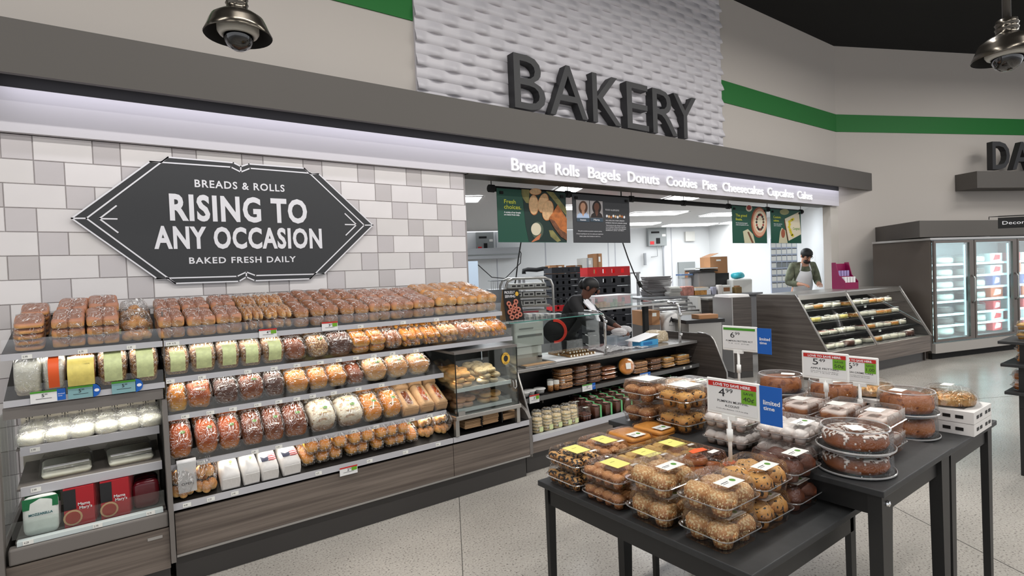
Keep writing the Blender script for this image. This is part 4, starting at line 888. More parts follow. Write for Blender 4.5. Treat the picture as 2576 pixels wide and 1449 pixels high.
# ------------------------------------------------------------------ packages for the counter and the tables
def clam(key, cat, w_, d_, h, content, label=None, lidtop=0.86, cups=None, base=None, labk='strip', nb=None):
    """hinged clear box: tray with flange, lid, contents and stickers"""
    t = mk(cat); fl = h*0.42
    put('tray', MB().rr([(w_*0.84, d_*0.84, 0.02, 0.0), (w_*0.92, d_*0.92, 0.024, fl*0.9), (w_*1.0, d_*1.0, 0.03, fl), (w_*1.0, d_*1.0, 0.03, fl+0.003)], 4, cap1=False).mesh('tray', SHELL), t)
    put('lid', MB().rr([(w_*1.0, d_*1.0, 0.03, fl+0.004), (w_*0.93, d_*0.93, 0.026, fl+0.007), (w_*0.92, d_*0.92, 0.026, h*0.72), (w_*lidtop, d_*lidtop, 0.026, h*0.97), (w_*(lidtop-0.03), d_*(lidtop-0.03), 0.026, h)], 4, cap0=False).mesh('lid', SHELL), t)
    put('flange', MB().rr([(w_*1.015, d_*1.015, 0.031, fl+0.0035), (w_*1.03, d_*1.03, 0.032, fl+0.0015), (w_*1.015, d_*1.015, 0.031, fl-0.001)], 4, cap0=False, cap1=False).mesh('flange', film('flange_plastic', 0.35, 0.7, (0.95, 0.95, 0.95), 0.08, haze=0.18)), t)
    if content: content(t, w_, d_, h)
    if label == 'white':
        put('label', MB().box(-w_*0.30, w_*0.16, -d_*0.40, -d_*0.12, h+0.0005, h+0.0012).mesh('label', PAPER), t)
        put('green_mark', MB().lathe([(0.0005, 0), (0.010, 0), (0.010, 0.0004)], 10, (w_*0.02, -d_*0.26, h+0.0014)).mesh('green_mark', GREENINK), t)
        put('print', MB().box(-w_*0.26, -w_*0.08, -d_*0.25, -d_*0.235, h+0.0013, h+0.0016).box(-w_*0.26, -w_*0.12, -d_*0.29, -d_*0.28, h+0.0013, h+0.0016).mesh('print', INK), t)
    if label == 'yellow':
        put('label', MB().box(-w_*0.24, w_*0.20, -d_*0.30, d_*0.16, h+0.0005, h+0.0012).mesh('label', mat('label_pale_yellow', (0.93, 0.90, 0.50), 0.6)), t)
        put('print', MB().box(-w_*0.1, w_*0.04, -d_*0.02, d_*0.0, h+0.0013, h+0.0016).mesh('print', mat('print_faint', (0.70, 0.66, 0.34), 0.6)), t)
        put('small_label', MB().box(w_*0.1, w_*0.30, -d_*0.40, -d_*0.33, h+0.0005, h+0.0012).mesh('small_label', PAPER), t)
    if label == 'orange':
        put('orange_tag', MB().prism([(-w_*0.22, -d_*0.10, h+0.001), (w_*0.16, -d_*0.16, h+0.001), (w_*0.20, -d_*0.02, h+0.001), (w_*0.02, d_*0.05, h+0.001), (-w_*0.18, d_*0.03, h+0.001)], (0, 0, 0.0012)).mesh('orange_tag', mat('tag_orange', (0.93, 0.38, 0.16), 0.5)), t)
        put('small_label', MB().box(w_*0.05, w_*0.28, -d_*0.34, -d_*0.22, h+0.0005, h+0.0012).mesh('small_label', PAPER), t)
    if label == 'seal':
        put('label', MB().box(-w_*0.25, w_*0.40, -d_*0.30, d_*0.30, h+0.0005, h+0.0012).mesh('label', PAPER), t)
        put('seal', MB().box(w_*0.48, w_*0.485, -d_*0.28, d_*0.28, -0.0, h*0.98).mesh('seal', PAPER), t)
    k = Kit(t); k.w = w_; k.d = d_; k.h = h; KITS[key] = k; return k
def muffins(nx, ny, cr, r, part='muffin', cup=None, dome=0.62, squash=1.0):
    def f(t, w_, d_, h):
        b = MB(); b.sell((0, 0, 0), r*1.03, r*1.03, r*dome, 0.85, 0.9, 18, 11, 0.25, r*0.16, 55, 3)
        me = b.mesh(part, CR[cr], True); c = MB(); c.lathe([(r*0.62, 0), (r*0.8, h*0.40)], 14, cap0=True, cap1=True); mc = c.mesh('baking_cup', CR[cup or cr], True)
        for i in range(nx):
            for j in range(ny):
                x, y = -w_*0.44+(i+0.5)*w_*0.88/nx, -d_*0.44+(j+0.5)*d_*0.88/ny
                put(part, me, t, (x, y, h*0.46), (0, 0, random.uniform(0, 6)), (1, 1, squash)); put('baking_cup', mc, t, (x, y, 0.003))
    return f
def donuts(nx, ny, cr, r=0.034, center=None):
    def f(t, w_, d_, h):
        b = MB(); n, m_ = 18, 10; vs = []; fs = []
        for i in range(n):
            for j in range(m_):
                a, c = 2*math.pi*i/n, 2*math.pi*j/m_; rr_ = r*0.6+r*0.42*math.cos(c); vs.append((rr_*math.cos(a), rr_*math.sin(a), r*0.36*math.sin(c)))
                fs.append((i*m_+j, ((i+1) % n)*m_+j, ((i+1) % n)*m_+(j+1) % m_, i*m_+(j+1) % m_))
        b.add(vs, fs); me = b.mesh('donut', CR[cr], True)
        for i in range(nx):
            for j in range(ny): put('donut', me, t, (-w_*0.44+(i+0.5)*w_*0.88/nx, -d_*0.44+(j+0.5)*d_*0.88/ny, h*0.30), (random.uniform(-.1, .1), random.uniform(-.1, .1), 0))
        if center: put('donut', me, t, (0, 0, h*0.62))
    return f
def slabs(n, cr, part='slice', rnd_=0.4):
    def f(t, w_, d_, h):
        me = MB().rr([(w_*0.80, d_*0.80, 0.02, 0), (w_*0.84, d_*0.84, 0.024, h*0.5/n*0.5), (w_*0.78, d_*0.78, 0.022, h*0.82/n)], 3).mesh(part, CR[cr], True)
        for i in range(n): put(part, me, t, (random.uniform(-.004, .004), random.uniform(-.004, .004), 0.004+i*h*0.86/n), (0, 0, random.uniform(-.08, .08)))
    return f
CR['oat'] = crust('muffin_oat', (0.80, 0.60, 0.38), (0.70, 0.46, 0.24), (0.55, 0.33, 0.16), spots=(0.90, 0.78, 0.58), spot_amt=0.12, spot_scale=150, bump=0.9, bsc=70)
CR['choc'] = crust('muffin_chip', (0.86, 0.64, 0.34), (0.80, 0.54, 0.24), (0.60, 0.38, 0.2), spots=(0.14, 0.08, 0.05), spot_amt=0.06, spot_scale=75)
CR['minichoc'] = crust('mini_chip', (0.86, 0.66, 0.40), (0.76, 0.52, 0.26), (0.55, 0.36, 0.2), spots=(0.10, 0.06, 0.05), spot_amt=0.17, spot_scale=85)
CR['minibrown'] = crust('mini_brown', (0.76, 0.53, 0.33), (0.62, 0.38, 0.20), (0.48, 0.27, 0.14), spots=(0.88, 0.74, 0.55), spot_amt=0.05, spot_scale=180, bump=0.8)
CR['miniyel'] = crust('mini_yellow', (0.84, 0.68, 0.40), (0.74, 0.53, 0.26), (0.60, 0.40, 0.2), bump=0.8)
CR['pumpkin'] = crust('pumpkin_orange', (0.88, 0.58, 0.22), (0.86, 0.56, 0.22), (0.78, 0.46, 0.16), bump=0.2)
CR['donutb'] = crust('donut_brown', (0.62, 0.35, 0.16), (0.74, 0.46, 0.22), (0.66, 0.38, 0.18), rough=0.35, bump=0.1)
CR['choco'] = crust('muffin_dark', (0.36, 0.19, 0.12), (0.42, 0.22, 0.12), (0.33, 0.17, 0.10))
CR['powder'] = crust('powdered', (0.93, 0.90, 0.88), (0.90, 0.85, 0.82), (0.78, 0.66, 0.58), bump=0.5)
CR['cookie'] = crust('cookie_tan', (0.80, 0.60, 0.40), (0.72, 0.50, 0.30), (0.6, 0.4, 0.24), spots=(0.35, 0.2, 0.13), spot_amt=0.08, spot_scale=110)
CR['cookied'] = crust('cookie_brown', (0.60, 0.42, 0.28), (0.52, 0.34, 0.21), (0.44, 0.28, 0.18), spots=(0.25, 0.14, 0.1), spot_amt=0.1, spot_scale=110)
CR['cookiey'] = crust('cookie_yellow', (0.86, 0.66, 0.38), (0.80, 0.58, 0.30), (0.66, 0.46, 0.24), spots=(0.60, 0.38, 0.2), spot_amt=0.06, spot_scale=110)
CR['icing'] = crust('iced_cake', (0.93, 0.86, 0.82), (0.74, 0.47, 0.26), (0.72, 0.42, 0.20), lo=0.72, hi=0.88, spots=(0.60, 0.34, 0.18), spot_amt=0.09, spot_scale=26)
CR['crumbcake'] = crust('bundt_iced', (0.45, 0.27, 0.17), (0.60, 0.34, 0.17), (0.56, 0.32, 0.17), spots=(0.93, 0.90, 0.87), spot_amt=0.0, spot_scale=40)
CR['pound'] = crust('pound_cake', (0.60, 0.36, 0.20), (0.70, 0.42, 0.18), (0.62, 0.34, 0.15), spots=(0.48, 0.26, 0.13), spot_amt=0.08, spot_scale=35, bump=0.8)
clam('cookies_a', 'cookie_box', 0.115, 0.16, 0.075, slabs(4, 'cookie', 'cookie')); clam('cookies_b', 'cookie_box', 0.115, 0.16, 0.075, slabs(4, 'cookied', 'cookie')); clam('cookies_c', 'cookie_box', 0.125, 0.16, 0.065, slabs(4, 'cookiey', 'cookie'), 'white')
clam('loafcake_s', 'small_loaf_cake', 0.15, 0.12, 0.05, slabs(1, 'pound', 'cake'))
clam('brownies', 'brownie_box', 0.13, 0.13, 0.15, muffins(3, 3, 'choco', 0.022), 'white')
# goods on the counter's upper shelf
def sx(u, v=985): return at(u, v, 3.83).x
for i, (u0, u1, key, look, n) in enumerate([(1409, 1451, 'cookies_a', 'clear pack of tan cookies', 3), (1452, 1486, 'cookies_b', 'clear pack of brown cookies', 3), (1487, 1521, 'cookies_b', 'clear pack of brown cookies', 3), (1522, 1561, 'loafcake_s', 'clear-lidded small loaf cake', 3),
        (1597, 1640, 'cookies_a', 'clear pack of tan cookies', 2), (1641, 1672, 'cookies_b', 'clear pack of brown cookies', 2), (1673, 1706, 'cookies_c', 'clear pack of yellow cookies', 2), (1707, 1745, 'cookies_c', 'clear pack of yellow cookies', 2)]):
    v = 985-(u0-1409)*0.19; xa, xb = at(u0, v, 3.82).x, at(u1, v, 3.82).x; k = KITS[key]; s = (xb-xa)*0.95/k.w
    for q in range(n):
        k.go(((xa+xb)/2, 3.90, 0.526+q*(k.h+0.004)*0.78), (0.03, 0, random.uniform(-.05, .05)), '%s, %s from left on counter shelf, %s in stack' % (look, NUM[i], ['bottom', 'second', 'top'][q]), 'packs on the counter shelf', (s, 1, 0.78))
tub = mk('dip_tub'); put('tub', MB().lathe([(0.040, 0), (0.047, 0.035)], 18, cap0=True).mesh('tub', mat('tub_white', (0.90, 0.90, 0.89), 0.3), True), tub); put('lid', MB().lathe([(0.048, 0.035), (0.056, 0.036), (0.056, 0.042), (0.050, 0.044)], 18, cap1=True).mesh('lid', mat('tub_white', (0, 0, 0))), tub); tk = Kit(tub)
for i, (u, y) in enumerate(((1318, 3.86), (1333, 3.88), (1358, 3.88))): tk.go((at(u, 1000, y).x, y, 0.523), None, 'low round white tub with lid, %s from the left on the counter shelf' % NUM[i], 'white tubs on the counter shelf')
shk = mk('topping_shaker'); put('jar', MB().lathe([(0.026, 0), (0.027, 0.055)], 14, cap0=True).mesh('jar', CR['cookie'], True), shk); put('cap', MB().lathe([(0.029, 0.055), (0.029, 0.088), (0.025, 0.09)], 14, cap1=True).mesh('cap', mat('cap_white', (0.88, 0.88, 0.86), 0.4)), shk); sk = Kit(shk)
for i in range(3):
    for j in range(2): sk.go((at(1385+i*15, 990, 3.86+j*0.07).x+j*0.0, 3.86+j*0.07, 0.525), None, 'white-capped shaker of brown topping, %s from left, %s row' % (NUM[i], ['front', 'back'][j]), 'shakers on the counter shelf')
pie = thing('boxed_pie', 'round golden pie in clear shell standing upright on the counter shelf', 'pie', (at(1578, 930, 3.84).x, 3.86, 0.62))
pie.rotation_euler = (math.radians(78), 0, -0.35)
put('crust', MB().lathe([(0.001, 0.03), (0.06, 0.034), (0.083, 0.026), (0.088, 0.012), (0.075, 0.0), (0.001, 0.0)], 24).mesh('crust', CR['gold'], True), pie); put('shell', MB().lathe([(0.001, 0.045), (0.07, 0.043), (0.088, 0.03), (0.095, 0.008), (0.078, -0.006), (0.001, -0.006)], 24).mesh('shell', SHELL, True), pie)
put('label', MB().box(-0.02, 0.035, -0.03, 0.03, 0.0455, 0.046).mesh('label', PAPER), pie)
# bottom deck: muffin stacks, brownie boxes, green-strapped jars
mst = mk('english_muffin_stack')
for q in range(5): put('muffin', MB().lathe([(0.001, 0), (0.040, 0.001), (0.044, 0.01), (0.040, 0.021), (0.001, 0.023)], 16).mesh('muffin', CR['pale'], True) if q == 0 else mst.children[0].data, mst, (0, 0, q*0.025))
put('bag', MB().sell((0, 0, 0.075), 0.05, 0.05, 0.08, 0.6, 0.8, 16, 10, None, 0.008, 22, 4).mesh('bag', BAG, True), mst); put('label', MB().box(-0.02, 0.02, -0.054, -0.053, 0.02, 0.06).mesh('label', YL), mst); ms = Kit(mst)
for i, u in enumerate((1352, 1377, 1400, 1424, 1441)):
    for j in range(2): ms.go((at(u, 1085-(u-1345)*0.25, 3.56+j*0.105).x, 3.56+j*0.105, 0.286+j*0.006), None, 'bagged stack of pale english muffins, %s from left, %s row, bottom deck' % (NUM[i], ['front', 'back'][j]), 'english muffins on the deck')
for i, (u, y) in enumerate(((1470, 3.56), (1448, 3.78), (1490, 3.80))):
    KITS['brownies'].go((at(u, 1050, y).x, y, 0.29), None, 'clear tub of dark brownie bites, %s on the bottom deck' % ['in front', 'behind at left', 'behind at right'][i], 'brownie tubs', (0.8, 0.8, 0.8))
gj = mk('green_strapped_jar'); put('jar', MB().rr([(0.075, 0.075, 0.01, 0), (0.085, 0.085, 0.012, 0.095)], 3).mesh('jar', CR['choco'], True), gj); put('shell', MB().rr([(0.085, 0.085, 0.012, 0), (0.092, 0.092, 0.014, 0.10), (0.075, 0.075, 0.014, 0.11)], 3).mesh('shell', SHELL), gj)
put('lid_label', MB().lathe([(0.001, 0.1115), (0.03, 0.1115), (0.03, 0.112)], 14).mesh('lid_label', mat('label_pink', (0.72, 0.52, 0.50), 0.5)), gj)
GS = mat('strap_green', (0.40, 0.70, 0.46), 0.5); put('strap', MB().box(0.01, 0.03, -0.050, -0.047, 0.0, 0.11).mesh('strap', GS), gj); put('strap', MB().box(0.01, 0.03, -0.05, 0.04, 0.1125, 0.1145).mesh('strap', GS), gj); gk = Kit(gj); n = 0
for j, y in enumerate((3.56, 3.68, 3.80, 3.92)):
    for i in range(11):
        x = at(1498, 1040, 3.56).x+i*0.135+j*0.03
        if x > 5.25: continue
        gk.go((x, y, 0.287+(y-3.47)*0.05), None, 'dark cookie jar with green strap, %s from left, %s row, bottom deck' % (NUM[i], NUM[j]), 'green-strapped jars')
# on the worktop
WZ = 0.776
tr = thing('cannoli_tray', 'white tray of cannoli with cream ends on the worktop', 'tray', (3.45, 4.05, WZ))
p1 = atz(1375, 872, WZ); p2 = atz(1420, 893, WZ); p3 = atz(1525, 880, WZ)
obj('tray', MB().prism([(3.28, 3.86, WZ+0.002), (3.90, 3.86, WZ+0.002), (3.90, 4.34, WZ+0.002), (3.28, 4.34, WZ+0.002)], (0, 0, 0.012)), WLAB, tr)
CN = crust('cannoli_brown', (0.45, 0.33, 0.16), (0.62, 0.45, 0.24)); CRM = mat('cream', (0.95, 0.93, 0.87), 0.5)
cm1 = MB().tube([(0, -0.035, 0.012), (0, 0.035, 0.012)], 0.0125, 10).mesh('shell', CN, True); cm2 = MB().sell((0, -0.037, 0.012), 0.010, 0.008, 0.010, 1, 1, 8, 6).mesh('cream', CRM, True)
cn = mk('cannoli'); put('shell', cm1, cn); put('cream', cm2, cn); ck = Kit(cn)
rnd = random.Random(5)
for j in range(4):
    for i in range(9): ck.go((3.50+i*0.038+(j % 2)*0.012, 3.93+j*0.088, WZ+0.016), (0, 0, rnd.uniform(-.2, .2)), 'cannoli, %s from left in the %s row on the white tray' % (NUM[i], NUM[j]), 'cannoli on the white tray')
for j in range(2):
    for i in range(7): ck.go((3.53+i*0.038, 3.97+j*0.088, WZ+0.041), (0, 0, rnd.uniform(-.2, .2)), 'cannoli in the upper layer, %s from left in the %s row on the tray' % (NUM[i], NUM[j]), 'cannoli on the white tray')
def sheet(name, x0, x1, y0, y1, z, amp, m, label, cat, seed=1, n=14):
    b = MB(); V = []; 
    for i in range(n+1):
        for j in range(n+1):
            x = x0+(x1-x0)*i/n; y = y0+(y1-y0)*j/n; V.append((x+noise.noise(Vector((x*9, y*9, seed)))*0.03, y, z+abs(noise.noise(Vector((x*14, y*14, seed*3.3))))*amp))
    b.add(V, [(i*(n+1)+j, (i+1)*(n+1)+j, (i+1)*(n+1)+j+1, i*(n+1)+j+1) for i in range(n) for j in range(n)]); return solo(name, b, m, label, cat, smooth=False)
FH = film('wrap_hazy', 0.15, 0.5, (0.95, 0.95, 0.95), 0.15, 0.8, 30, haze=0.35)
sheet('plastic_wrap', 4.02, 4.42, 3.90, 4.25, WZ+0.003, 0.03, FH, 'crumpled clear wrap on the worktop right of the cannoli', 'plastic wrap')
sheet('plastic_wrap', 4.44, 4.60, 3.84, 3.98, WZ+0.003, 0.03, FH, 'small crumpled clear wrap in front of the blue box', 'plastic wrap', 4, 8)
BB = mat('box_blue', (0.25, 0.60, 0.80), 0.5)
bx = thing('blue_carton', 'light blue printed carton on the worktop', 'box', (4.72, 4.02, WZ)); obj('carton', MB().box(4.52, 4.80, 3.92, 4.04, WZ+0.001, WZ+0.06), BB, bx); obj('print', MB().box(4.56, 4.70, 3.918, 3.9195, WZ+0.015, WZ+0.045), mat('print_blue', (0.12, 0.42, 0.66), 0.5), bx)
bt = MB(); bt.obox((4.66, 4.02, WZ+0.085), (0.17, 0, 0.028), (0, 0.10, 0), (0, 0, 0.002)); solo('white_sheet', bt, WLAB, 'stiff white sheet leaning on the blue carton', 'sheet')
b = bagmesh(0.22, 0.20, 0.13, 3, 0.02); b.xf(Matrix.Translation((4.93, 4.05, WZ+0.002))); solo('bread_bag', b, film('bag_tan', 0.1, 0.5, (0.9, 0.8, 0.65), 0.15, 0.8, 20, haze=0.45, hcol=(0.85, 0.72, 0.5)), 'soft clear bag of bread near the right chrome post', 'bread bag', smooth=True)
ct = thing('clear_tub', 'clear plastic tub on the worktop by the gloved hand', 'tub', (4.42, 4.30, WZ)); obj('tub', MB().rr([(0.20, 0.15, 0.02, WZ+0.001), (0.25, 0.19, 0.025, WZ+0.10)], 4, (4.50, 4.24), cap1=False), film('tub_plastic', 0.15, 0.5, (0.85, 0.9, 0.95), 0.1, haze=0.3, hcol=(0.7, 0.8, 0.88)), ct)
obj('rim', MB().rr([(0.25, 0.19, 0.025, WZ+0.101), (0.265, 0.205, 0.028, WZ+0.104)], 4, (4.50, 4.24), cap0=False, cap1=False), TRIM, ct)
# wrapping machine with film roll, white scale printer, metal tray
wm = thing('wrapping_machine', 'white scale printer on the left end of the worktop', 'machine', (2.98, 4.0, WZ)); WM = mat('machine_white', (0.80, 0.80, 0.78), 0.4); WMD = mat('machine_grey', (0.45, 0.45, 0.44), 0.4)
obj('housing', MB().rr([(0.34, 0.30, 0.02, WZ+0.17), (0.34, 0.30, 0.02, WZ+0.38)], 3, (3.06, 4.1)), WM, wm); obj('lower_body', MB().rr([(0.32, 0.28, 0.02, WZ+0.001), (0.32, 0.28, 0.02, WZ+0.165)], 3, (3.05, 4.1)), mat('machine_beige', (0.68, 0.66, 0.62), 0.4), wm)
obj('slot', MB().box(2.92, 3.20, 3.945, 3.949, WZ+0.255, WZ+0.275), WMD, wm); obj('panel_line', MB().box(2.94, 3.10, 3.944, 3.949, WZ+0.33, WZ+0.335), WMD, wm); obj('knob', MB().lathe([(0.02, 0), (0.02, 0.012)], 14, (3.16, 3.94, WZ+0.06), True, True), BLACK, wm)
obj('drawer_front', MB().box(2.91, 3.19, 3.95, 3.959, WZ+0.10, WZ+0.16), WM, wm)
mt = thing('metal_tray', 'metal baking tray with brown paper on the worktop', 'tray', (3.1, 3.9, WZ)); obj('tray', MB().box(2.90, 3.26, 3.82, 3.93, WZ+0.001, WZ+0.012), STEEL, mt); obj('paper', MB().box(2.92, 3.24, 3.83, 3.92, WZ+0.013, WZ+0.015), KRAFT, mt)
fr = thing('film_roll', 'large black reel with a red rim hanging beside the machine', 'reel', (3.69, 4.34, 1.0)); fr.rotation_euler = (math.radians(90), 0, math.radians(-45))
put('reel', MB().lathe([(0.001, -0.03), (0.115, -0.03), (0.12, 0.03), (0.001, 0.03)], 28).mesh('reel', BLACK, True), fr); rb_ = MB(); rb_.add([(q*math.cos(math.radians(a)), q*math.sin(math.radians(a)), z_) for a in range(-95, 96, 10) for q, z_ in ((0.098, 0.034), (0.124, 0.034), (0.126, 0.0))], [(i*3+j, i*3+j+1, i*3+j+4, i*3+j+3) for i in range(19) for j in (0, 1)]); put('red_rim', rb_.mesh('red_rim', mat('rim_red', (0.88, 0.22, 0.15), 0.4)), fr)
rs = thing('reel_stand', 'steel stand and white housing holding the black reel', 'stand', (3.4, 4.38, WZ)); obj('arm', MB().tube([(3.45, 4.42, WZ+0.001), (3.45, 4.42, 1.02), (3.55, 4.40, 1.02)], 0.012, 8), STEEL, rs, True); obj('housing', MB().box(3.30, 3.42, 4.30, 4.43, WZ+0.001, WZ+0.33), WM, rs)
# folded card with ring doughnuts on the glass shelf
ps = thing('tent_card', 'black tent card with pink rings standing on the glass shelf', 'card', (2.90, 3.95, 1.189)); ps.rotation_euler = (0, 0, -0.12)
put('front', MB().prism([(-0.09, 0, 0), (0.10, 0, 0), (0.075, 0.05, 0.28), (-0.085, 0.05, 0.28)], (0, 0.003, 0)).mesh('front', BLACK), ps)
put('back', MB().prism([(-0.09, 0.12, 0), (0.09, 0.12, 0), (0.075, 0.056, 0.28), (-0.085, 0.056, 0.28)], (0, 0.003, 0)).mesh('back', KRAFT), ps)
rg = MB(); n, m_ = 14, 6; vs = []; fs = []
for i in range(n):
    for j in range(m_):
        a, c = 2*math.pi*i/n, 2*math.pi*j/m_; q = 0.017+0.009*math.cos(c); vs.append((q*math.cos(a), 0.006*math.sin(c), q*math.sin(a))); fs.append((i*m_+j, ((i+1) % n)*m_+j, ((i+1) % n)*m_+(j+1) % m_, i*m_+(j+1) % m_))
rm = rg.add(vs, fs).mesh('ring_picture', mat('ring_pink', (0.72, 0.42, 0.34), 0.5), True)
for x, z in ((-0.03, .03), (.02, .035), (.055, .05), (-.045, .075), (.0, .085), (.045, .095), (-.03, .12), (.015, .13), (-.045, .15), (.03, .165)): put('ring_picture', rm, ps, (x, z*0.178-0.004, z), (-0.18, random.uniform(-.4, .4), 0))
def txl(name, s_, x0, x1, z0, z1, y, m, p, **k): return text(name, s_, x0, x1, z0, z1, y, m, p, world=False, **k)
txl('lettering', 'PROUDLY', -0.075, 0.03, 0.24, 0.265, 0.040, WL, ps, bold=0.01); txl('lettering', 'SERVING', -0.075, 0.03, 0.205, 0.23, 0.034, WL, ps, bold=0.01)
put('gold_badge', MB().prism([(0.05+0.017*math.cos(k*math.pi/6), 0.036, 0.235+0.02*math.sin(k*math.pi/6)) for k in range(12)][::-1], (0, 0.003, 0)).mesh('gold_badge', EBY), ps)

# ------------------------------------------------------------------ banners on the pipe in the opening
BY = 4.82
def bb_(x, y): return (1230+x/6.962, 450+y/6.962)
pr = thing('banner_pipe', 'black pipe hanging across the top of the opening', 'pipe', (5.5, BY, 2.45))
pa, pb = at(1234, 474, BY), at(2018, 533, BY); pz = (pa.z+pb.z)/2
obj('pipe', MB().tube([(pa.x, BY, pa.z), (pb.x, BY, pb.z)], 0.032, 10), BLACK, pr, True)
for u in (1236, 1428, 1588, 1720, 1832, 1930, 2014):
    q = at(u, 474+(u-1234)*0.0753, BY); obj('hanger', MB().tube([(q.x, BY, q.z+0.03), (q.x, BY, 2.785)], 0.005, 6), BLACK, pr)
    obj('fitting', MB().tube([(q.x-0.03, BY, q.z), (q.x+0.03, BY, q.z)], 0.042, 10), BLACK, pr)
DG = mat('banner_green', (0.03, 0.30, 0.23), 0.5); DGR = mat('banner_grey', (0.22, 0.225, 0.24), 0.5); LIME = mat('lime_text', (0.82, 0.85, 0.25), 0.5)
def banner(u0, v0, u1, v1, m, label):
    a, c = at(u0, v0, BY-0.05), at(u1, v1, BY-0.05); t = thing('hanging_banner', label, 'banner', (a.x, BY-0.05, c.z))
    obj('panel', MB().box(a.x, c.x, BY-0.05, BY-0.044, c.z, a.z), m, t)
    for f in (0.06, 0.94): xx = a.x+(c.x-a.x)*f; obj('clip', MB().box(xx-0.02, xx+0.02, BY-0.062, BY-0.051, a.z-0.06, a.z-0.03), BLACK, t)
    return t, a, c
def poly(name, pts, m, parent, conv, Y, th=0.001):
    P = [conv(*p) for p in pts]; P = [Vector((p.x, Y, p.z)) for p in P]
    return obj(name, MB().prism(P[::-1], (0, th, 0)), m, parent)
def ell(name, cx, cy, rx, ry, m, parent, conv, Y, rot=0, n=24):
    return poly(name, [(cx+rx*math.cos(2*math.pi*k/n)*math.cos(rot)-ry*math.sin(2*math.pi*k/n)*math.sin(rot), cy+rx*math.cos(2*math.pi*k/n)*math.sin(rot)+ry*math.sin(2*math.pi*k/n)*math.cos(rot)) for k in range(n)], m, parent, conv, Y)
def cb5(x, y): u, v = bb_(x, y); return at(u, v, BY-0.052)
t1, a, c = banner(1249, 473, 1426, 610, DG, 'green banner with sliced bread reading Fresh choices')
BR1 = mat('print_bread', (0.86, 0.70, 0.52), 0.6, var=0.15, vs=30); BR2 = mat('print_crust', (0.72, 0.42, 0.20), 0.6, var=0.3, vs=20); BR3 = mat('print_crust_dark', (0.45, 0.28, 0.18), 0.6, var=0.4, vs=40); CL = mat('print_cloth', (0.52, 0.50, 0.30), 0.6, var=0.3, vs=12); DKG = mat('print_dark_green', (0.05, 0.17, 0.15), 0.6)
poly('dark_ground', [(570, 180), (1345, 260), (1360, 1105), (700, 1100), (640, 800), (600, 400)], DKG, t1, cb5, BY-0.0515)
poly('cloth_picture', [(570, 180), (710, 190), (700, 430), (650, 420), (590, 330), (570, 260)], CL, t1, cb5, BY-0.0525); poly('cloth_picture', [(1000, 215), (1130, 235), (1355, 520), (1357, 640), (1250, 520), (1100, 330)], CL, t1, cb5, BY-0.0525); poly('cloth_picture', [(1050, 900), (1120, 900), (1260, 1080), (1200, 1108), (1080, 1010)], CL, t1, cb5, BY-0.0525)
for q, (cx_, cy_, rx, ry, ro) in enumerate(((815, 235, 105, 90, 0), (785, 460, 88, 178, -0.05), (950, 425, 92, 175, 0.2), (1030, 555, 100, 180, 0.15))):
    ell('crust_picture', cx_, cy_ if q else 225, rx, ry if q else 60, BR2, t1, cb5, BY-0.0527-q*0.0008, ro); ell('slice_picture', cx_-4, cy_-4 if q else 222, rx*0.93, ry*0.95 if q else 54, BR1, t1, cb5, BY-0.0531-q*0.0008, ro)
poly('loaf_picture', [(1200, 450), (1360, 700), (1360, 1080), (1250, 1010), (1130, 850), (1045, 690), (1110, 600)], BR2, t1, cb5, BY-0.057); poly('loaf_shade_picture', [(1045, 690), (1130, 850), (1250, 1010), (1360, 1080), (1360, 960), (1240, 880), (1150, 740)], BR3, t1, cb5, BY-0.0578)
ell('jar_picture', 850, 900, 105, 150, mat('print_glass', (0.30, 0.36, 0.30), 0.6), t1, cb5, BY-0.0527); ell('spread_picture', 825, 880, 88, 110, mat('print_cream', (0.88, 0.84, 0.74), 0.6), t1, cb5, BY-0.0533); poly('spoon_picture', [(915, 955), (880, 1060), (770, 1105), (740, 1105), (840, 1010)], mat('print_spoon', (0.80, 0.48, 0.32), 0.6), t1, cb5, BY-0.054)
ctext('lettering', 'Fresh', (265, 425), (470, 440), (265, 352), LIME, t1, BY-0.0525, conv=cb5, bold=0.015); ctext('lettering', 'choices.', (265, 520), (565, 530), (265, 445), LIME, t1, BY-0.0525, conv=cb5, bold=0.015)
ctext('small_lettering', 'A variety of our breads', (265, 595), (555, 603), (265, 565), WL, t1, BY-0.0525, conv=cb5, bold=0.02); ctext('small_lettering', 'are baked fresh daily.', (265, 635), (540, 643), (265, 608), WL, t1, BY-0.0525, conv=cb5, bold=0.02)
t2, a, c = banner(1439, 487, 1586, 611, DGR, 'dark grey banner with two staff portraits and food allergen notes')
SKL = mat('print_skin_light', (0.82, 0.62, 0.50), 0.6); SKD = mat('print_skin_brown', (0.45, 0.29, 0.22), 0.6); HB = mat('print_hair_brown', (0.36, 0.24, 0.17), 0.6); HD = mat('print_hair_dark', (0.14, 0.10, 0.09), 0.6); PBG = mat('print_backdrop', (0.74, 0.72, 0.72), 0.6); NAV = mat('print_name_bar', (0.24, 0.31, 0.37), 0.6)
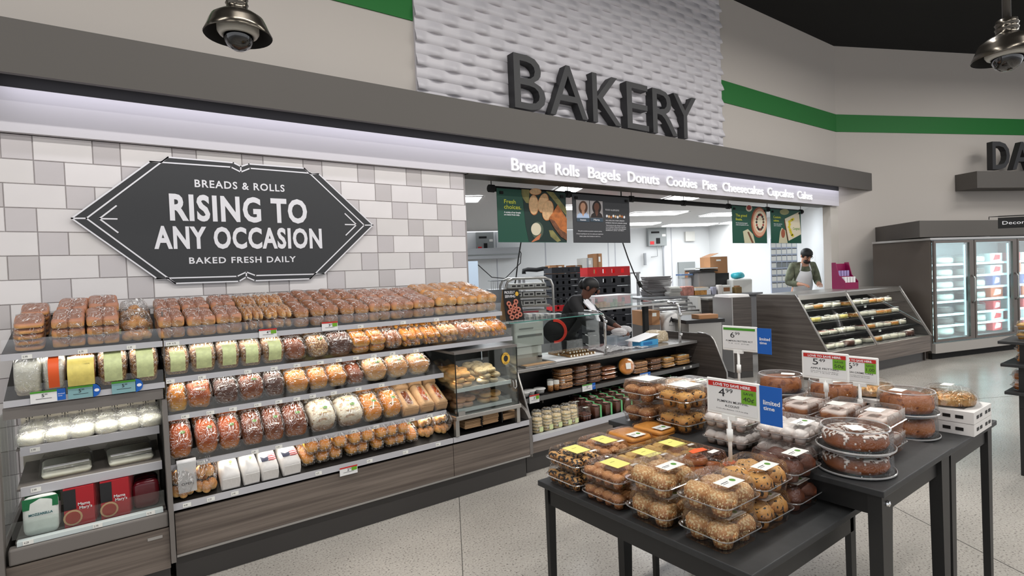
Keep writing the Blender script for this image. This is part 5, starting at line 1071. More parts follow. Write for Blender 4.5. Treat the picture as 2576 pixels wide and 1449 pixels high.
for x0, x1, y0, sk_, hr_, sh_, nm in ((1525, 1762, 365, SKL, HB, mat('print_shirt_blue', (0.70, 0.78, 0.90), 0.6), 'Anastasia'), (1765, 1998, 380, SKD, HD, HD, 'Marta')):
    poly('photo_ground', [(x0, y0), (x1-10, y0+12), (x1, 750), (x0+12, 742)], PBG, t2, cb5, BY-0.0525); cx_ = (x0+x1)/2
    poly('shirt_picture', [(x0+12, 680), (x0+30, 620), (cx_-40, 590), (cx_+60, 590), (x1-20, 625), (x1-2, 685)], sh_, t2, cb5, BY-0.0532)
    ell('hair_picture', cx_+5, 500, 78, 115, hr_, t2, cb5, BY-0.0536); ell('face_picture', cx_+2, 490, 46, 72, sk_, t2, cb5, BY-0.0541); poly('neck_picture', [(cx_-22, 545), (cx_+28, 545), (cx_+30, 600), (cx_+5, 660), (cx_-20, 600)], sk_, t2, cb5, BY-0.0539)
    poly('name_bar', [(x0+10, 683), (x1-2, 687), (x1, 755), (x0+12, 745)], NAV, t2, cb5, BY-0.0545); ctext('name', nm, (cx_-50, 728), (cx_+55, 730), (cx_-50, 700), WL, t2, BY-0.0552, conv=cb5, bold=0.02)
ctext('lettering', 'FOOD ALLERGENS', (2040, 555), (2280, 562), (2040, 525), WL, t2, BY-0.0525, conv=cb5, bold=0.005)
for s_, x0, x1, y in (('MILK | EGGS | FISH | WHEAT | PEANUTS', 2045, 2370, 735), ('SOYBEANS | TREE NUTS | SHELLFISH | SESAME', 2045, 2415, 778), ('These foods and other allergens are used', 2050, 2385, 820), ('in our kitchens. Please ask an associate', 2050, 2400, 850), ('if you have any questions about allergens', 2050, 2400, 880), ('before you order.', 2050, 2370, 908),
        ('We pride ourselves on premier customer service.', 1560, 1980, 920), ("If there's anything we can do to make your experience", 1535, 2000, 968), ("better, please don't hesitate to ask for us.", 1590, 1955, 1012)):
    ctext('small_lettering', s_, (x0, y), (x1, y+6), (x0, y-19), WL, t2, BY-0.0525, conv=cb5, bold=0.01)
for k in range(9): ell('food_picture', 2065+k*38, 650+(k % 3)*10, 16, 24, [WL, BR1, BR2, WL, BR1][k % 5], t2, cb5, BY-0.0526, n=10)
def cb3(x, y): return at(1830+x/12.075, 500+y/12.075, BY-0.052)
t3, a, c = banner(1841, 517, 1930, 612, DG, 'green banner with round berry cake reading The grand finale')
ell('plate_picture', 960, 720, 240, 465, mat('print_copper', (0.62, 0.34, 0.24), 0.6), t3, cb3, BY-0.0525); ell('rim_picture', 980, 720, 215, 420, mat('print_peach', (0.86, 0.66, 0.54), 0.6), t3, cb3, BY-0.053); ell('cake_picture', 985, 700, 175, 330, mat('print_cream', (0, 0, 0)), t3, cb3, BY-0.0535)
rnd = random.Random(3)
for k in range(16):
    an = k*math.pi/8; ell('berry_picture', 985+105*math.cos(an), 710+230*math.sin(an), 30, 42, [HB, mat('print_berry', (0.62, 0.25, 0.22), 0.6), HD][k % 3], t3, cb3, BY-0.054, n=8)
ell('bowl_picture', 655, 290, 95, 100, mat('print_cream', (0, 0, 0)), t3, cb3, BY-0.0525); ell('bowl_fill_picture', 655, 270, 72, 72, mat('print_berry', (0, 0, 0)), t3, cb3, BY-0.053)
poly('napkin_picture', [(470, 990), (620, 920), (780, 1080), (840, 1345), (520, 1345)], mat('print_linen', (0.80, 0.78, 0.66), 0.6), t3, cb3, BY-0.0525); poly('cutlery_picture', [(600, 1010), (650, 1000), (800, 1340), (740, 1345)], BR3, t3, cb3, BY-0.053)
ctext('lettering', 'The grand', (250, 535), (590, 550), (250, 450), LIME, t3, BY-0.0525, conv=cb3); ctext('lettering', 'finale.', (250, 650), (450, 655), (250, 575), LIME, t3, BY-0.0525, conv=cb3)
ctext('small_lettering', 'Our favorite fruit-topped', (255, 745), (605, 750), (255, 712), WL, t3, BY-0.0525, conv=cb3, bold=0.02); ctext('small_lettering', 'cakes and pastries for you.', (255, 800), (645, 805), (255, 768), WL, t3, BY-0.0525, conv=cb3, bold=0.02)
t4, a, c = banner(1938, 525, 2016, 612, DG, 'green banner with decorated white cake reading Custom cakes')
poly('cake_picture', [(1740, 610), (2170, 400), (2235, 1080), (1860, 1280)], mat('print_cream', (0, 0, 0)), t4, cb3, BY-0.0525); poly('cake_side_picture', [(1740, 610), (1860, 1280), (1825, 1230), (1725, 700)], BR3, t4, cb3, BY-0.0528)
for k in range(9): ell('flower_picture', [1880, 1940, 1990, 1890, 1870, 1900, 1920, 1950, 1980][k], [700, 650, 620, 780, 860, 940, 1010, 1080, 1120][k], 42, 46, mat('print_yellow', (0.85, 0.78, 0.20), 0.6), t4, cb3, BY-0.0532, n=9)
ctext('lettering', 'Congrats!', (1990, 940), (2200, 860), (1990, 860), GREENINK, t4, BY-0.0532, conv=cb3); ell('petal_picture', 1730, 400, 140, 90, mat('print_petal', (0.62, 0.62, 0.44), 0.6), t4, cb3, BY-0.0524)
poly('tool_picture', [(1560, 1345), (1600, 1000), (1650, 880), (1760, 960), (1830, 1345)], mat('print_linen', (0, 0, 0)), t4, cb3, BY-0.0524); ell('handle_picture', 1690, 1050, 60, 140, mat('print_copper', (0, 0, 0)), t4, cb3, BY-0.0528)
ctext('lettering', 'Custom', (1395, 585), (1615, 600), (1395, 510), LIME, t4, BY-0.0525, conv=cb3); ctext('lettering', 'cakes.', (1400, 685), (1570, 690), (1400, 620), LIME, t4, BY-0.0525, conv=cb3)
ctext('small_lettering', 'Every cake made for', (1410, 775), (1665, 780), (1410, 745), WL, t4, BY-0.0525, conv=cb3, bold=0.02); ctext('small_lettering', 'your occasion.', (1410, 825), (1635, 830), (1410, 798), WL, t4, BY-0.0525, conv=cb3, bold=0.02)

# ------------------------------------------------------------------ kitchen equipment seen through the opening
def pk(u, v, Z): return CAM+ray(u, v)*(Z/ray(u, v).dot(FW))
KA = math.atan2(bw.y, bw.x)          # equipment stands square to the kitchen's back wall
def kbm(u0, u1, v0, v1, Z, d, x=0, mb=None, dz=0):
    """box whose front fills a photo rectangle at depth Z, square to the back wall, as local mesh + base point"""
    P = pk((u0+u1)/2, v1, Z); w_ = (u1-u0)*Z/F_PX; h = (v1-v0)*Z/F_PX
    return P, w_, h
STL2 = mat('steel_dull', (0.60, 0.61, 0.62), 0.35, 0.5); CART = mat('cardboard', (0.66, 0.48, 0.33), 0.8, var=0.05); CARD2 = mat('cardboard_dark', (0.52, 0.36, 0.24), 0.8)
def kthing(name, label, cat, u0, u1, v0, v1, Z, group=None):
    P, w_, h = kbm(u0, u1, v0, v1, Z, 0); t = thing(name, label, cat, tuple(P), KA, group); return t, w_, h
def lobj(name, mb, m, t, smooth=False): return obj(name, mb, m, t, smooth, world=False)
def ground(t, m, w_, d, name='legs_cabinet'):
    z = t.location.z
    if z > 0.02: lobj(name, MB().box(-w_/2, w_/2, 0.0, d, -z, -0.001), m, t)
def carton(name, label, u0, u1, v0, v1, Z, m, d=0.3, cat='box', lab=True, stand=False, gm_=None):
    t, w_, h = kthing(name, label, cat, u0, u1, v0, v1, Z)
    lobj('carton', MB().box(-w_/2, w_/2, 0, d, 0, h), m, t)
    lobj('tape', MB().box(-0.02, 0.02, -0.001, 0, 0, h).box(-0.02, 0.02, 0, d, h, h+0.001), CARD2 if m is CART else STL2, t)
    if lab: lobj('label', MB().box(w_*0.1, w_*0.32, -0.002, -0.0012, h*0.6, h*0.85), PAPER, t)
    if stand: ground(t, gm_ or STL2, w_, d, 'cupboard')
    return t
def wbox(name, label, cat, u0, u1, v0, v1, m, th=0.15):
    s0_, s1_ = sb(u0, (v0+v1)/2), sb(u1, (v0+v1)/2); z0, z1 = onb((u0+u1)/2, v1).z, onb((u0+u1)/2, v0).z
    p = qb((s0_+s1_)/2, -th, z0); t = thing(name, label, cat, tuple(p), KA); w_ = s1_-s0_; h = z1-z0
    lobj('cabinet', MB().box(-w_/2, w_/2, 0, th-0.003, 0, h), m, t); return t, w_, h
SWG = mat('switch_grey', (0.55, 0.57, 0.57), 0.5); RD = mat('red_plate', (0.85, 0.15, 0.17), 0.5)
for u0, u1, v0, v1, side in ((1197, 1240, 585, 633, 'left'), (1626, 1671, 573, 619, 'right')):
    t, w_, h = wbox('control_box', 'grey electrical control box with red plate, %s one on the kitchen wall' % side, 'electrical box', u0, u1, v0, v1, SWG)
    lobj('red_plate', MB().box(-w_*0.42, -w_*0.2, -0.006, -0.001, h*0.08, h*0.25), RD, t); lobj('switch', MB().box(-w_*0.08, w_*0.12, -0.02, -0.001, h*0.12, h*0.42), BLACK, t)
    lobj('vent', MB().box(-w_*0.35, w_*0.1, -0.006, -0.001, h*0.68, h*0.78), BLACK, t); lobj('label', MB().box(w_*0.25, w_*0.45, -0.006, -0.001, h*0.5, h*0.62), PAPER, t)
    if side == 'right':
        lobj('conduit', MB().tube([(w_*0.3, 0.05, 0), (w_*0.3, 0.05, -1.0)], 0.018, 6), STL2, t); lobj('conduit', MB().tube([(0.0, 0.05, 0), (0.0, 0.05, -0.3), (-0.2, 0.05, -0.32)], 0.012, 6), STL2, t); lobj('door_handle', MB().box(-0.42, -0.36, 0.02, 0.08, -0.55, -0.2), STL2, t)
t, w_, h = wbox('towel_dispenser', 'small white dispenser on the kitchen wall right of the control box', 'dispenser', 1721, 1744, 583, 607, WM, 0.1)
t, w_, h = wbox('steel_wall_duct', 'long horizontal steel duct on the kitchen wall at left', 'duct', 1170, 1300, 626, 652, STL2, 0.5); lobj('duct_lip', MB().box(-w_/2, w_/2, -0.02, -0.001, h*0.3, h*0.42), SWG, t); lobj('cable', MB().tube([(w_*0.46, 0.02, h), (w_*0.52, 0.0, h*0.4), (w_*0.5, 0.02, -0.15), (w_*0.2, 0.03, -0.55), (-w_*0.05, 0.04, -0.5), (-w_*0.3, 0.05, -0.15)], 0.012, 6), CASED, t)
t, w_, h = wbox('wall_board', 'grey framed opening with dark inside on the kitchen back wall', 'frame', 1705, 1746, 659, 722, SWG, 0.08); lobj('dark_inside', MB().box(-w_*0.15, w_*0.4, -0.008, -0.001, 0, h*0.66), CARD2, t); lobj('light_inside', MB().box(w_*0.1, w_*0.4, -0.012, -0.0085, 0, h*0.6), WM, t)
t, w_, h = kthing('white_cupboard', 'tall pale cupboard just right of the tiled wall end', 'cupboard', 1180, 1206, 657, 760, 9.5); lobj('body', MB().box(-w_/2, w_/2, 0, 0.5, 0, h), mat('cupboard_pale', (0.76, 0.82, 0.88), 0.5), t); ground(t, mat('cupboard_pale', (0, 0, 0)), w_, 0.5, 'lower_body')
# bread crate stacks
CB = mat('crate_black', (0.10, 0.11, 0.14), 0.45); CRR = mat('crate_red', (0.80, 0.06, 0.09), 0.4)
def crate_mesh(w_, d, h):
    b = MB(); t_ = 0.015
    b.box(-w_/2, w_/2, 0, d, 0, t_)
    for y0, y1 in ((0, t_), (d-t_, d)):
        b.box(-w_/2, w_/2, y0, y1, h*0.78, h).box(-w_/2, w_/2, y0, y1, t_, h*0.32)
        for k in range(5): x = -w_/2+k*(w_-w_*0.14)/4; b.box(x, x+w_*0.14, y0, y1, h*0.32, h*0.78)
    for x0, x1 in ((-w_/2, -w_/2+t_), (w_/2-t_, w_/2)): b.box(x0, x1, t_, d-t_, t_, h*0.9)
    return b
def crates(u0, u1, vtop, vbot, n, Z, cols, nm):
    P = pk((u0+u1)/2, vbot, Z); w_ = (u1-u0)*Z/F_PX; h = (vbot-vtop)*Z/F_PX/n; me = {}
    nlow = max(0, int((P.z)/h)); 
    h = h*P.z/(nlow*h) if nlow else h; z = 0.001
    for k in range(n+nlow):
        m = cols[(n+nlow-1-k) % len(cols)] if k >= nlow else CB
        if m not in me: me[m] = crate_mesh(w_, 0.55, h*0.96).mesh('bread_crate', m)
        o = put('bread_crate', me[m], None, (P.x, P.y, z+k*h), (0, 0, KA+random.uniform(-.02, .02)))
        tag(o, '%s bread crate, %s from the bottom of the %s stack in the kitchen' % ('red' if m is CRR else 'black', NUM[k], nm), 'crate', 'stacked bread crates')
    return z
crates(1391, 1464, 680, 782, 7, 8.2, [CB]*6+[CRR], 'left')
crates(1479, 1590, 679, 768, 4, 8.6, [CRR, CB, CB, CRR], 'right')
# tubular tray rack
t, w_, h = kthing('tray_rack', 'rounded steel tube rack with trays behind the glass shelf', 'rack', 1276, 1397, 700, 850, 7.0); z0 = t.location.z
def arch(y): return MB().tube([(-w_/2, y, -z0), (-w_/2, y, h*0.86), (-w_/2+0.03, y, h*0.96), (-w_/2+0.10, y, h), (w_/2-0.10, y, h), (w_/2-0.03, y, h*0.96), (w_/2, y, h*0.86), (w_/2, y, -z0)], 0.016, 8)
lobj('frame', arch(0), STEEL, t, True); lobj('frame', arch(0.45), STEEL, t, True)
for k in range(9):
    z = h*0.80-k*0.11
    lobj('runner', MB().box(-w_/2+0.017, w_/2-0.017, -0.008, 0.008, z, z+0.012), STEEL, t)
for k in range(6):
    z = h*0.80-k*0.11+0.013; p = Vector((0, 0, 0)); o = MB().rr([(w_*0.84, 0.42, 0.01, 0), (w_*0.86, 0.44, 0.01, 0.02)], 2, (0, 0.225), cap1=False); 
    b = thing('baking_tray', 'steel baking tray, %s from the top of the tube rack' % NUM[k], 'tray', tuple(Matrix.Translation(t.location) @ Matrix.Rotation(KA, 4, 'Z') @ Vector((0, 0, z))), KA, 'trays in the tube rack'); lobj('tray', o, STEEL, b)
    if k < 3:
        for q in range(3):
            wb = MB().box(-w_*0.38+q*w_*0.26, -w_*0.14+q*w_*0.26, 0.05, 0.35, 0.021, 0.075); bo = lobj('box', wb, WM, b); lobj('vents', MB().box(-w_*0.35+q*w_*0.26, -w_*0.27+q*w_*0.26, 0.048, 0.0495, 0.035, 0.055).box(-w_*0.24+q*w_*0.26, -w_*0.17+q*w_*0.26, 0.048, 0.0495, 0.035, 0.055), CASED, b)
    if k in (3, 4): lobj('printed_box', MB().box(-w_*0.36, w_*0.36, 0.06, 0.38, 0.022, 0.06), WM, b); lobj('red_print', MB().box(-w_*0.25, w_*0.20, 0.058, 0.0595, 0.03, 0.05), mat('print_pinkred', (0.75, 0.35, 0.38), 0.5), b)
for i in range(3): carton('white_pastry_box', 'white lidded pastry box, %s from left under the glass shelf edge' % NUM[i], 1330+i*30, 1358+i*30, 790, 806, 6.35, WM, 0.2, stand=(True), lab=False)
# boxes on a shelf behind the crates
t, w_, h = kthing('wall_shelf_table', 'steel table against the kitchen wall behind the crates', 'table', 1310, 1620, 690, 694, 11.5); lobj('top', MB().box(-w_/2, w_/2, 0, 0.6, 0, h), STL2, t)
for x in (-w_/2+0.02, w_/2-0.07): lobj('leg', MB().box(x, x+0.05, 0.02, 0.07, -t.location.z, -0.001), STL2, t); lobj('leg', MB().box(x, x+0.05, 0.5, 0.55, -t.location.z, -0.001), STL2, t)
for nm, lb, q, m in (('cardboard_carton', 'wide brown carton left on the rear steel table', (1383, 1421, 667, 689.7), CART), ('cardboard_carton', 'small brown carton in the middle of the rear steel table', (1437, 1464, 667, 689.7), CARD2), ('white_carton', 'tall white carton on the rear steel table', (1466, 1493, 649, 689.7), WM), ('cardboard_carton', 'tall brown carton with white labels on the rear steel table', (1494, 1516, 638, 689.7), CART)):
    carton(nm, lb, *q, 11.6, m, 0.4)
hb = thing('thick_hose', 'thick black hose lying on the rear steel table', 'hose', tuple(pk(1348, 686, 11.55))); p_ = [pk(1318, 689, 11.6), pk(1318, 680, 11.6), pk(1328, 678, 11.6), pk(1350, 679, 11.6), pk(1365, 676, 11.6), pk(1378, 676, 11.6)]; obj('hose', MB().tube(p_, 0.045, 8), BLACK, hb, True)
# hanging cords
for pts, lb in (([(1311, 607), (1304, 650), (1298, 700), (1292, 730)], 'thin cord hanging down left of the dark banner'), ([(1567, 612), (1580, 650), (1596, 690), (1607, 712)], 'dark cord with a plug hanging under the dark banner')):
    Zc = 7.6; top = pk(pts[0][0]-3, 540, Zc); P = [Vector((top.x, top.y, 2.788))]+[pk(u, v, Zc) for u, v in pts]; t = thing('power_lead', lb, 'cord', tuple(P[0])); obj('cord', MB().tube(P, 0.010, 6), CASED, t)
    if 'plug' in lb: obj('plug', MB().tube([pk(1606, 708, Zc), pk(1613, 722, Zc)], 0.026, 8), BLACK, t); obj('lead', MB().tube([pk(1613, 722, Zc), pk(1625, 733, Zc), pk(1640, 740, Zc)], 0.008, 6), CASED, t)
# long prep table and what stands on it
t, w_, h = kthing('prep_table', 'long steel prep table with clutter in the middle of the kitchen', 'table', 1600, 1935, 742, 747, 9.6); PT = t.location.copy(); lobj('top', MB().box(-w_/2, w_/2, 0, 0.7, 0, h), STL2, t); lobj('lower_panel', MB().box(-w_/2+0.05, w_/2-0.05, 0.05, 0.08, -t.location.z, -0.001), mat('panel_grey', (0.50, 0.50, 0.51), 0.5), t)
ZT = PT.z+h+0.002
def onpt(u, k=0.25): # point on the prep table top
    p = PT; q = atp(u, 700, (p.x, p.y), BWA); n = Vector((-bw.y, bw.x, 0)); q = Vector((q.x, q.y, ZT))+bn*k; return q
TRG = mat('tray_stack_grey', (0.50, 0.49, 0.49), 0.4, 0.4)
def stack(u, n, w_, hh, m, nm, lb, k=0.3, jit=0.02, d=0.3):
    p = onpt(u, k)
    for i in range(n):
        o = put(nm, (MB().rr([(w_*0.94, d*0.94, 0.01, 0), (w_, d, 0.015, hh*0.9)], 2)).mesh(nm, m), None, (p.x+random.uniform(-jit, jit), p.y+random.uniform(-jit, jit), p.z+i*hh), (0, 0, KA+random.uniform(-.05, .05))); tag(o, '%s, %s from the bottom' % (lb, NUM[i]), 'tray', lb+'s')
stack(1668, 11, 0.46, 0.032, TRG, 'baking_tin', 'grey baking tin in the tall stack on the prep table'); stack(1697, 6, 0.22, 0.028, WM, 'white_tray', 'white tray in the stack beside the grey tins', 0.12)
def ptbox(u, w_, d, h, m, name, label, cat, k=0.3, parts=None):
    p = onpt(u, k); t = thing(name, label, cat, tuple(p), KA); lobj('body', MB().rr([(w_*0.96, d, 0.015, 0), (w_, d, 0.02, h*0.92), (w_*0.9, d*0.9, 0.02, h)], 2), m, t); return t
HZ = film('jar_plastic', 0.12, 0.5, (0.9, 0.92, 0.95), 0.1, haze=0.3)
ptbox(1733, 0.20, 0.18, 0.16, mat('jar_pinkish', (0.66, 0.45, 0.40), 0.4, var=0.3, vs=20), 'candy_tub', 'tub of reddish wrapped candy on the prep table', 'tub', 0.1)
t = ptbox(1765, 0.26, 0.22, 0.13, mat('jar_amber', (0.70, 0.50, 0.25), 0.4, var=0.4, vs=20), 'cookie_tub', 'white tub of amber cookies on the prep table', 'tub', 0.12); lobj('rim', MB().rr([(0.275, 0.235, 0.02, 0.08), (0.275, 0.235, 0.02, 0.13)], 2, cap0=False, cap1=False), WM, t)
t = ptbox(1757, 0.20, 0.16, 0.30, HZ, 'tall_tub', 'tall hazy tub behind the amber cookies', 'tub', 0.5); lobj('lid', MB().rr([(0.25, 0.21, 0.02, 0.342), (0.25, 0.21, 0.02, 0.37)], 2), mat('lid_blue', (0.35, 0.45, 0.60), 0.4), t)
t = ptbox(1798, 0.34, 0.4, 0.40, mat('oven_steel', (0.55, 0.54, 0.53), 0.35, 0.4), 'steel_press', 'steel press machine under the brown carton', 'machine', 0.45); lobj('plate', MB().box(-0.21, 0.2, -0.22, 0.2, 0.405, 0.43), CASED, t); lobj('plate', MB().box(-0.23, 0.2, -0.22, 0.2, 0.45, 0.47), WM, t); lobj('post', MB().box(-0.02, 0.02, -0.02, 0.02, 0.43, 0.45), CASED, t)
p = onpt(1836, 0.5); t = thing('cardboard_carton', 'large brown carton on a dark box at the far right of the prep table', 'box', (p.x, p.y, p.z), KA); lobj('plinth', MB().box(-0.20, 0.2, -0.15, 0.2, 0, 0.36), CASED, t); lobj('carton', MB().box(-0.17, 0.17, -0.16, 0.2, 0.361, 0.66), CART, t); lobj('flap', MB().prism([(-0.17, -0.16, 0.662), (0.0, -0.16, 0.72), (0.0, -0.155, 0.725), (-0.17, -0.155, 0.667)], (0, 0.3, 0)), CART, t); lobj('label', MB().box(-0.05, 0.04, -0.163, -0.1605, 0.58, 0.61), PAPER, t)
t = ptbox(1882, 0.40, 0.35, 0.24, WM, 'white_cupboard', 'low white cupboard with a blue-green bag on top', 'cupboard', 0.35); p = onpt(1884, 0.35)
b = MB(); b.sell((0, 0, 0.065), 0.13, 0.1, 0.065, 0.8, 0.8, 14, 9, None, 0.02, 14, 3); o = put('glove_bag', b.mesh('glove_bag', mat('bag_cyan', (0.25, 0.70, 0.76), 0.35, var=0.2, vs=16), True), None, (p.x, p.y, p.z+0.243)); tag(o, 'blue-green plastic bag on the low white cupboard', 'bag')
t = ptbox(1828, 0.17, 0.14, 0.15, WM, 'small_carton', 'small white carton with dark print near the prep table edge', 'box', 0.08); lobj('print', MB().box(-0.06, 0.06, -0.072, -0.0705, 0.04, 0.11), CARD2, t)
t = ptbox(1858, 0.13, 0.12, 0.11, mat('jar_olive', (0.42, 0.34, 0.20), 0.35), 'olive_jar', 'squat brown jar by the low white cupboard', 'jar', 0.06); lobj('lid', MB().lathe([(0.05, 0.112), (0.05, 0.13)], 12, cap0=True, cap1=True), CARD2, t)
for i, (u, c_) in enumerate(((1783, (0.85, 0.85, 0.87)), (1797, (0.60, 0.60, 0.66)), (1812, (0.82, 0.80, 0.78)))): ptbox(u, 0.09, 0.09, 0.10+0.03*i, mat('bottle_%d' % i, c_, 0.3), 'small_canister', 'small pale canister, %s from left at the prep table front' % NUM[i], 'canister', 0.05)
# slicer, flour sack, cartons and steel cabinet between counter and prep table
Zs = 8.4
t, w_, h = kthing('bread_slicer', 'chrome bread slicer behind the counter right of the dark post', 'machine', 1640, 1782, 752, 800, Zs); ground(t, STL2, w_, 0.5, 'stand')
for k in range(4): lobj('rail', MB().tube([(-w_*0.48, 0.05+k*0.1, h*(0.35+0.18*(k % 4))), (w_*0.40, 0.05+k*0.1, h*(0.35+0.18*(k % 4)))], 0.013, 8), CHR, t, True)
lobj('base', MB().rr([(w_*0.9, 0.45, 0.03, 0), (w_*0.85, 0.42, 0.03, h*0.25)], 3, (0, 0.23)), STEEL, t); lobj('end_plate', MB().rr([(0.06, 0.36, 0.02, h*0.1), (0.05, 0.34, 0.02, h*1.05)], 3, (w_*0.42, 0.23)), WM, t); lobj('end_plate', MB().box(-w_*0.49, -w_*0.46, 0.05, 0.4, h*0.1, h*0.95), STEEL, t)
t, w_, h = kthing('flour_sack', 'white sack printed with a letter A beside the right chrome post', 'sack', 1672, 1712, 786, 852, 7.3)
b = MB(); b.sell((0, 0.08, h/2), w_/2, 0.08, h/2, 0.4, 0.5, 16, 12, None, 0.01, 14, 3); lobj('sack', b, WPAP, t, True); text('letter', 'A', -w_*0.2, w_*0.1, h*0.64, h*0.84, -0.009, INK, t, world=False, bold=0.03); text('small_print', 'flour', -w_*0.22, w_*0.12, h*0.5, h*0.55, -0.009, INK, t, world=False); ground(t, CASEG, w_*1.3, 0.3, 'bin')
t, w_, h = kthing('steel_cabinet', 'tall brushed steel cabinet between counter and dark cupboards', 'cabinet', 1733, 1822, 812, 930, 7.0); lobj('body', MB().box(-w_/2, w_/2, 0, 0.7, -t.location.z+0.05, h), STEEL, t); lobj('top_edge', MB().box(-w_/2-0.05, w_/2+0.03, -0.03, 0.72, h+0.001, h+0.045), CASED, t); PC = t.location.copy(); hC = h
o = put('carton_flat', MB().rr([(0.27, 0.2, 0.01, 0), (0.27, 0.2, 0.01, 0.05)], 2).mesh('carton_flat', CART), None, tuple(Matrix.Translation(PC) @ Matrix.Rotation(KA, 4, 'Z') @ Vector((0.08, 0.15, hC+0.047))), (0, 0, KA)); tag(o, 'flat brown carton on top of the steel cabinet', 'box')
carton('cardboard_carton', 'brown carton under the rear glass shelf left of the flour sack', 1612, 1662, 782, 818, 7.2, CART, 0.3, stand=True, gm_=CASEG)
# cupboards joining the cheesecake case
t, w_, h = kthing('laminate_cupboard', 'dark laminate cupboard with steel top left of the cheesecake case', 'cupboard', 1786, 1842, 754, 930, 8.6); ground(t, KICK, w_, 0.5, 'plinth'); lobj('body', MB().box(-w_/2, w_/2, 0, 0.5, 0, h), WOODD, t); lobj('steel_top', MB().box(-w_/2-0.02, w_/2+0.02, -0.02, 0.52, h+0.001, h+0.03), STEEL, t)
t, w_, h = kthing('laminate_cupboard', 'narrow dark cupboard touching the cheesecake case end', 'cupboard', 1845, 1897, 748, 935, 7.85); ground(t, KICK, w_, 0.5, 'plinth'); lobj('body', MB().box(-w_/2, w_/2, 0, 0.5, 0, h), WOODD, t); lobj('edge_strip', MB().box(-w_/2-0.012, -w_/2-0.001, -0.01, 0.5, 0, h), TRIM, t)
PW = t.location.copy(); hW = h
o = put('paper_wraps', MB().rr([(0.36, 0.35, 0.02, 0), (0.34, 0.33, 0.02, 0.035)], 2).mesh('paper_wraps', WPAP), None, tuple(Matrix.Translation(PW) @ Matrix.Rotation(KA, 4, 'Z') @ Vector((0.0, 0.25, hW+0.002))), (0, 0, KA+0.1)); tag(o, 'white paper wraps on the narrow dark cupboard', 'paper')
# order board of pinned sheets
t, w_, h = kthing('order_board', 'pale board covered with rows of pinned white sheets behind the man', 'notice board', 1938, 2012, 600, 735, 11.4); lobj('board', MB().box(-w_/2, w_/2, 0.0, 0.03, 0, h), mat('board_pale', (0.72, 0.75, 0.82), 0.5), t); ground(t, mat('board_pale', (0, 0, 0)), w_, 0.03, 'board_foot')
for r in range(7):
    for c_ in range(5):
        x = -w_*0.48+c_*w_*0.196; z = h*0.93-r*h*0.125
        lobj('sheet', MB().box(x, x+w_*0.165, -0.006, -0.001, z-h*0.09, z), SWG if (r == 3 and c_ in (1, 2, 3)) else PAPER, t)
        lobj('clip', MB().box(x, x+w_*0.165, -0.010, -0.0065, z-h*0.006, z+h*0.006), CASED, t)
t, w_, h = kthing('wire_basket', 'small wire basket on a steel cart behind the last top-shelf rolls', 'basket', 1236, 1276, 706, 728, 7.2)
ground(t, STL2, w_*1.2, 0.35, 'cart')
for k in range(9): x = -w_/2+k*w_/8; lobj('wire', MB().tube([(x, 0, 0.0), (x, 0, h)], 0.003, 5), STL2, t)
lobj('rim', MB().tube([(-w_/2, 0, h), (w_/2, 0, h), (w_/2, 0.3, h), (-w_/2, 0.3, h), (-w_/2, 0, h)], 0.005, 5), STL2, t)

# ------------------------------------------------------------------ people
def skin_mesh(pts, edges, rads, sub=2, root=0):
    me = bpy.data.meshes.new('figure'); me.from_pydata([tuple(p) for p in pts], edges, []); o = bpy.data.objects.new('figure', me); COL.objects.link(o)
    m = o.modifiers.new('skin', 'SKIN'); m.use_smooth_shade = True
    for i, r in enumerate(rads): sv = me.skin_vertices[0].data[i]; sv.radius = (r if isinstance(r, tuple) else (r, r)); sv.use_root = (i == root)
    s = o.modifiers.new('sub', 'SUBSURF'); s.levels = sub; s.render_levels = sub
    dg = bpy.context.evaluated_depsgraph_get(); dg.update(); out = bpy.data.meshes.new_from_object(o.evaluated_get(dg)); bpy.data.objects.remove(o)
    out.polygons.foreach_set('use_smooth', [True]*len(out.polygons)); out.materials.clear(); return out
def hand(J, wrist, elbow, fl, skin, mat_, parent, name='hand_glove', spread_dir=None):
    pass
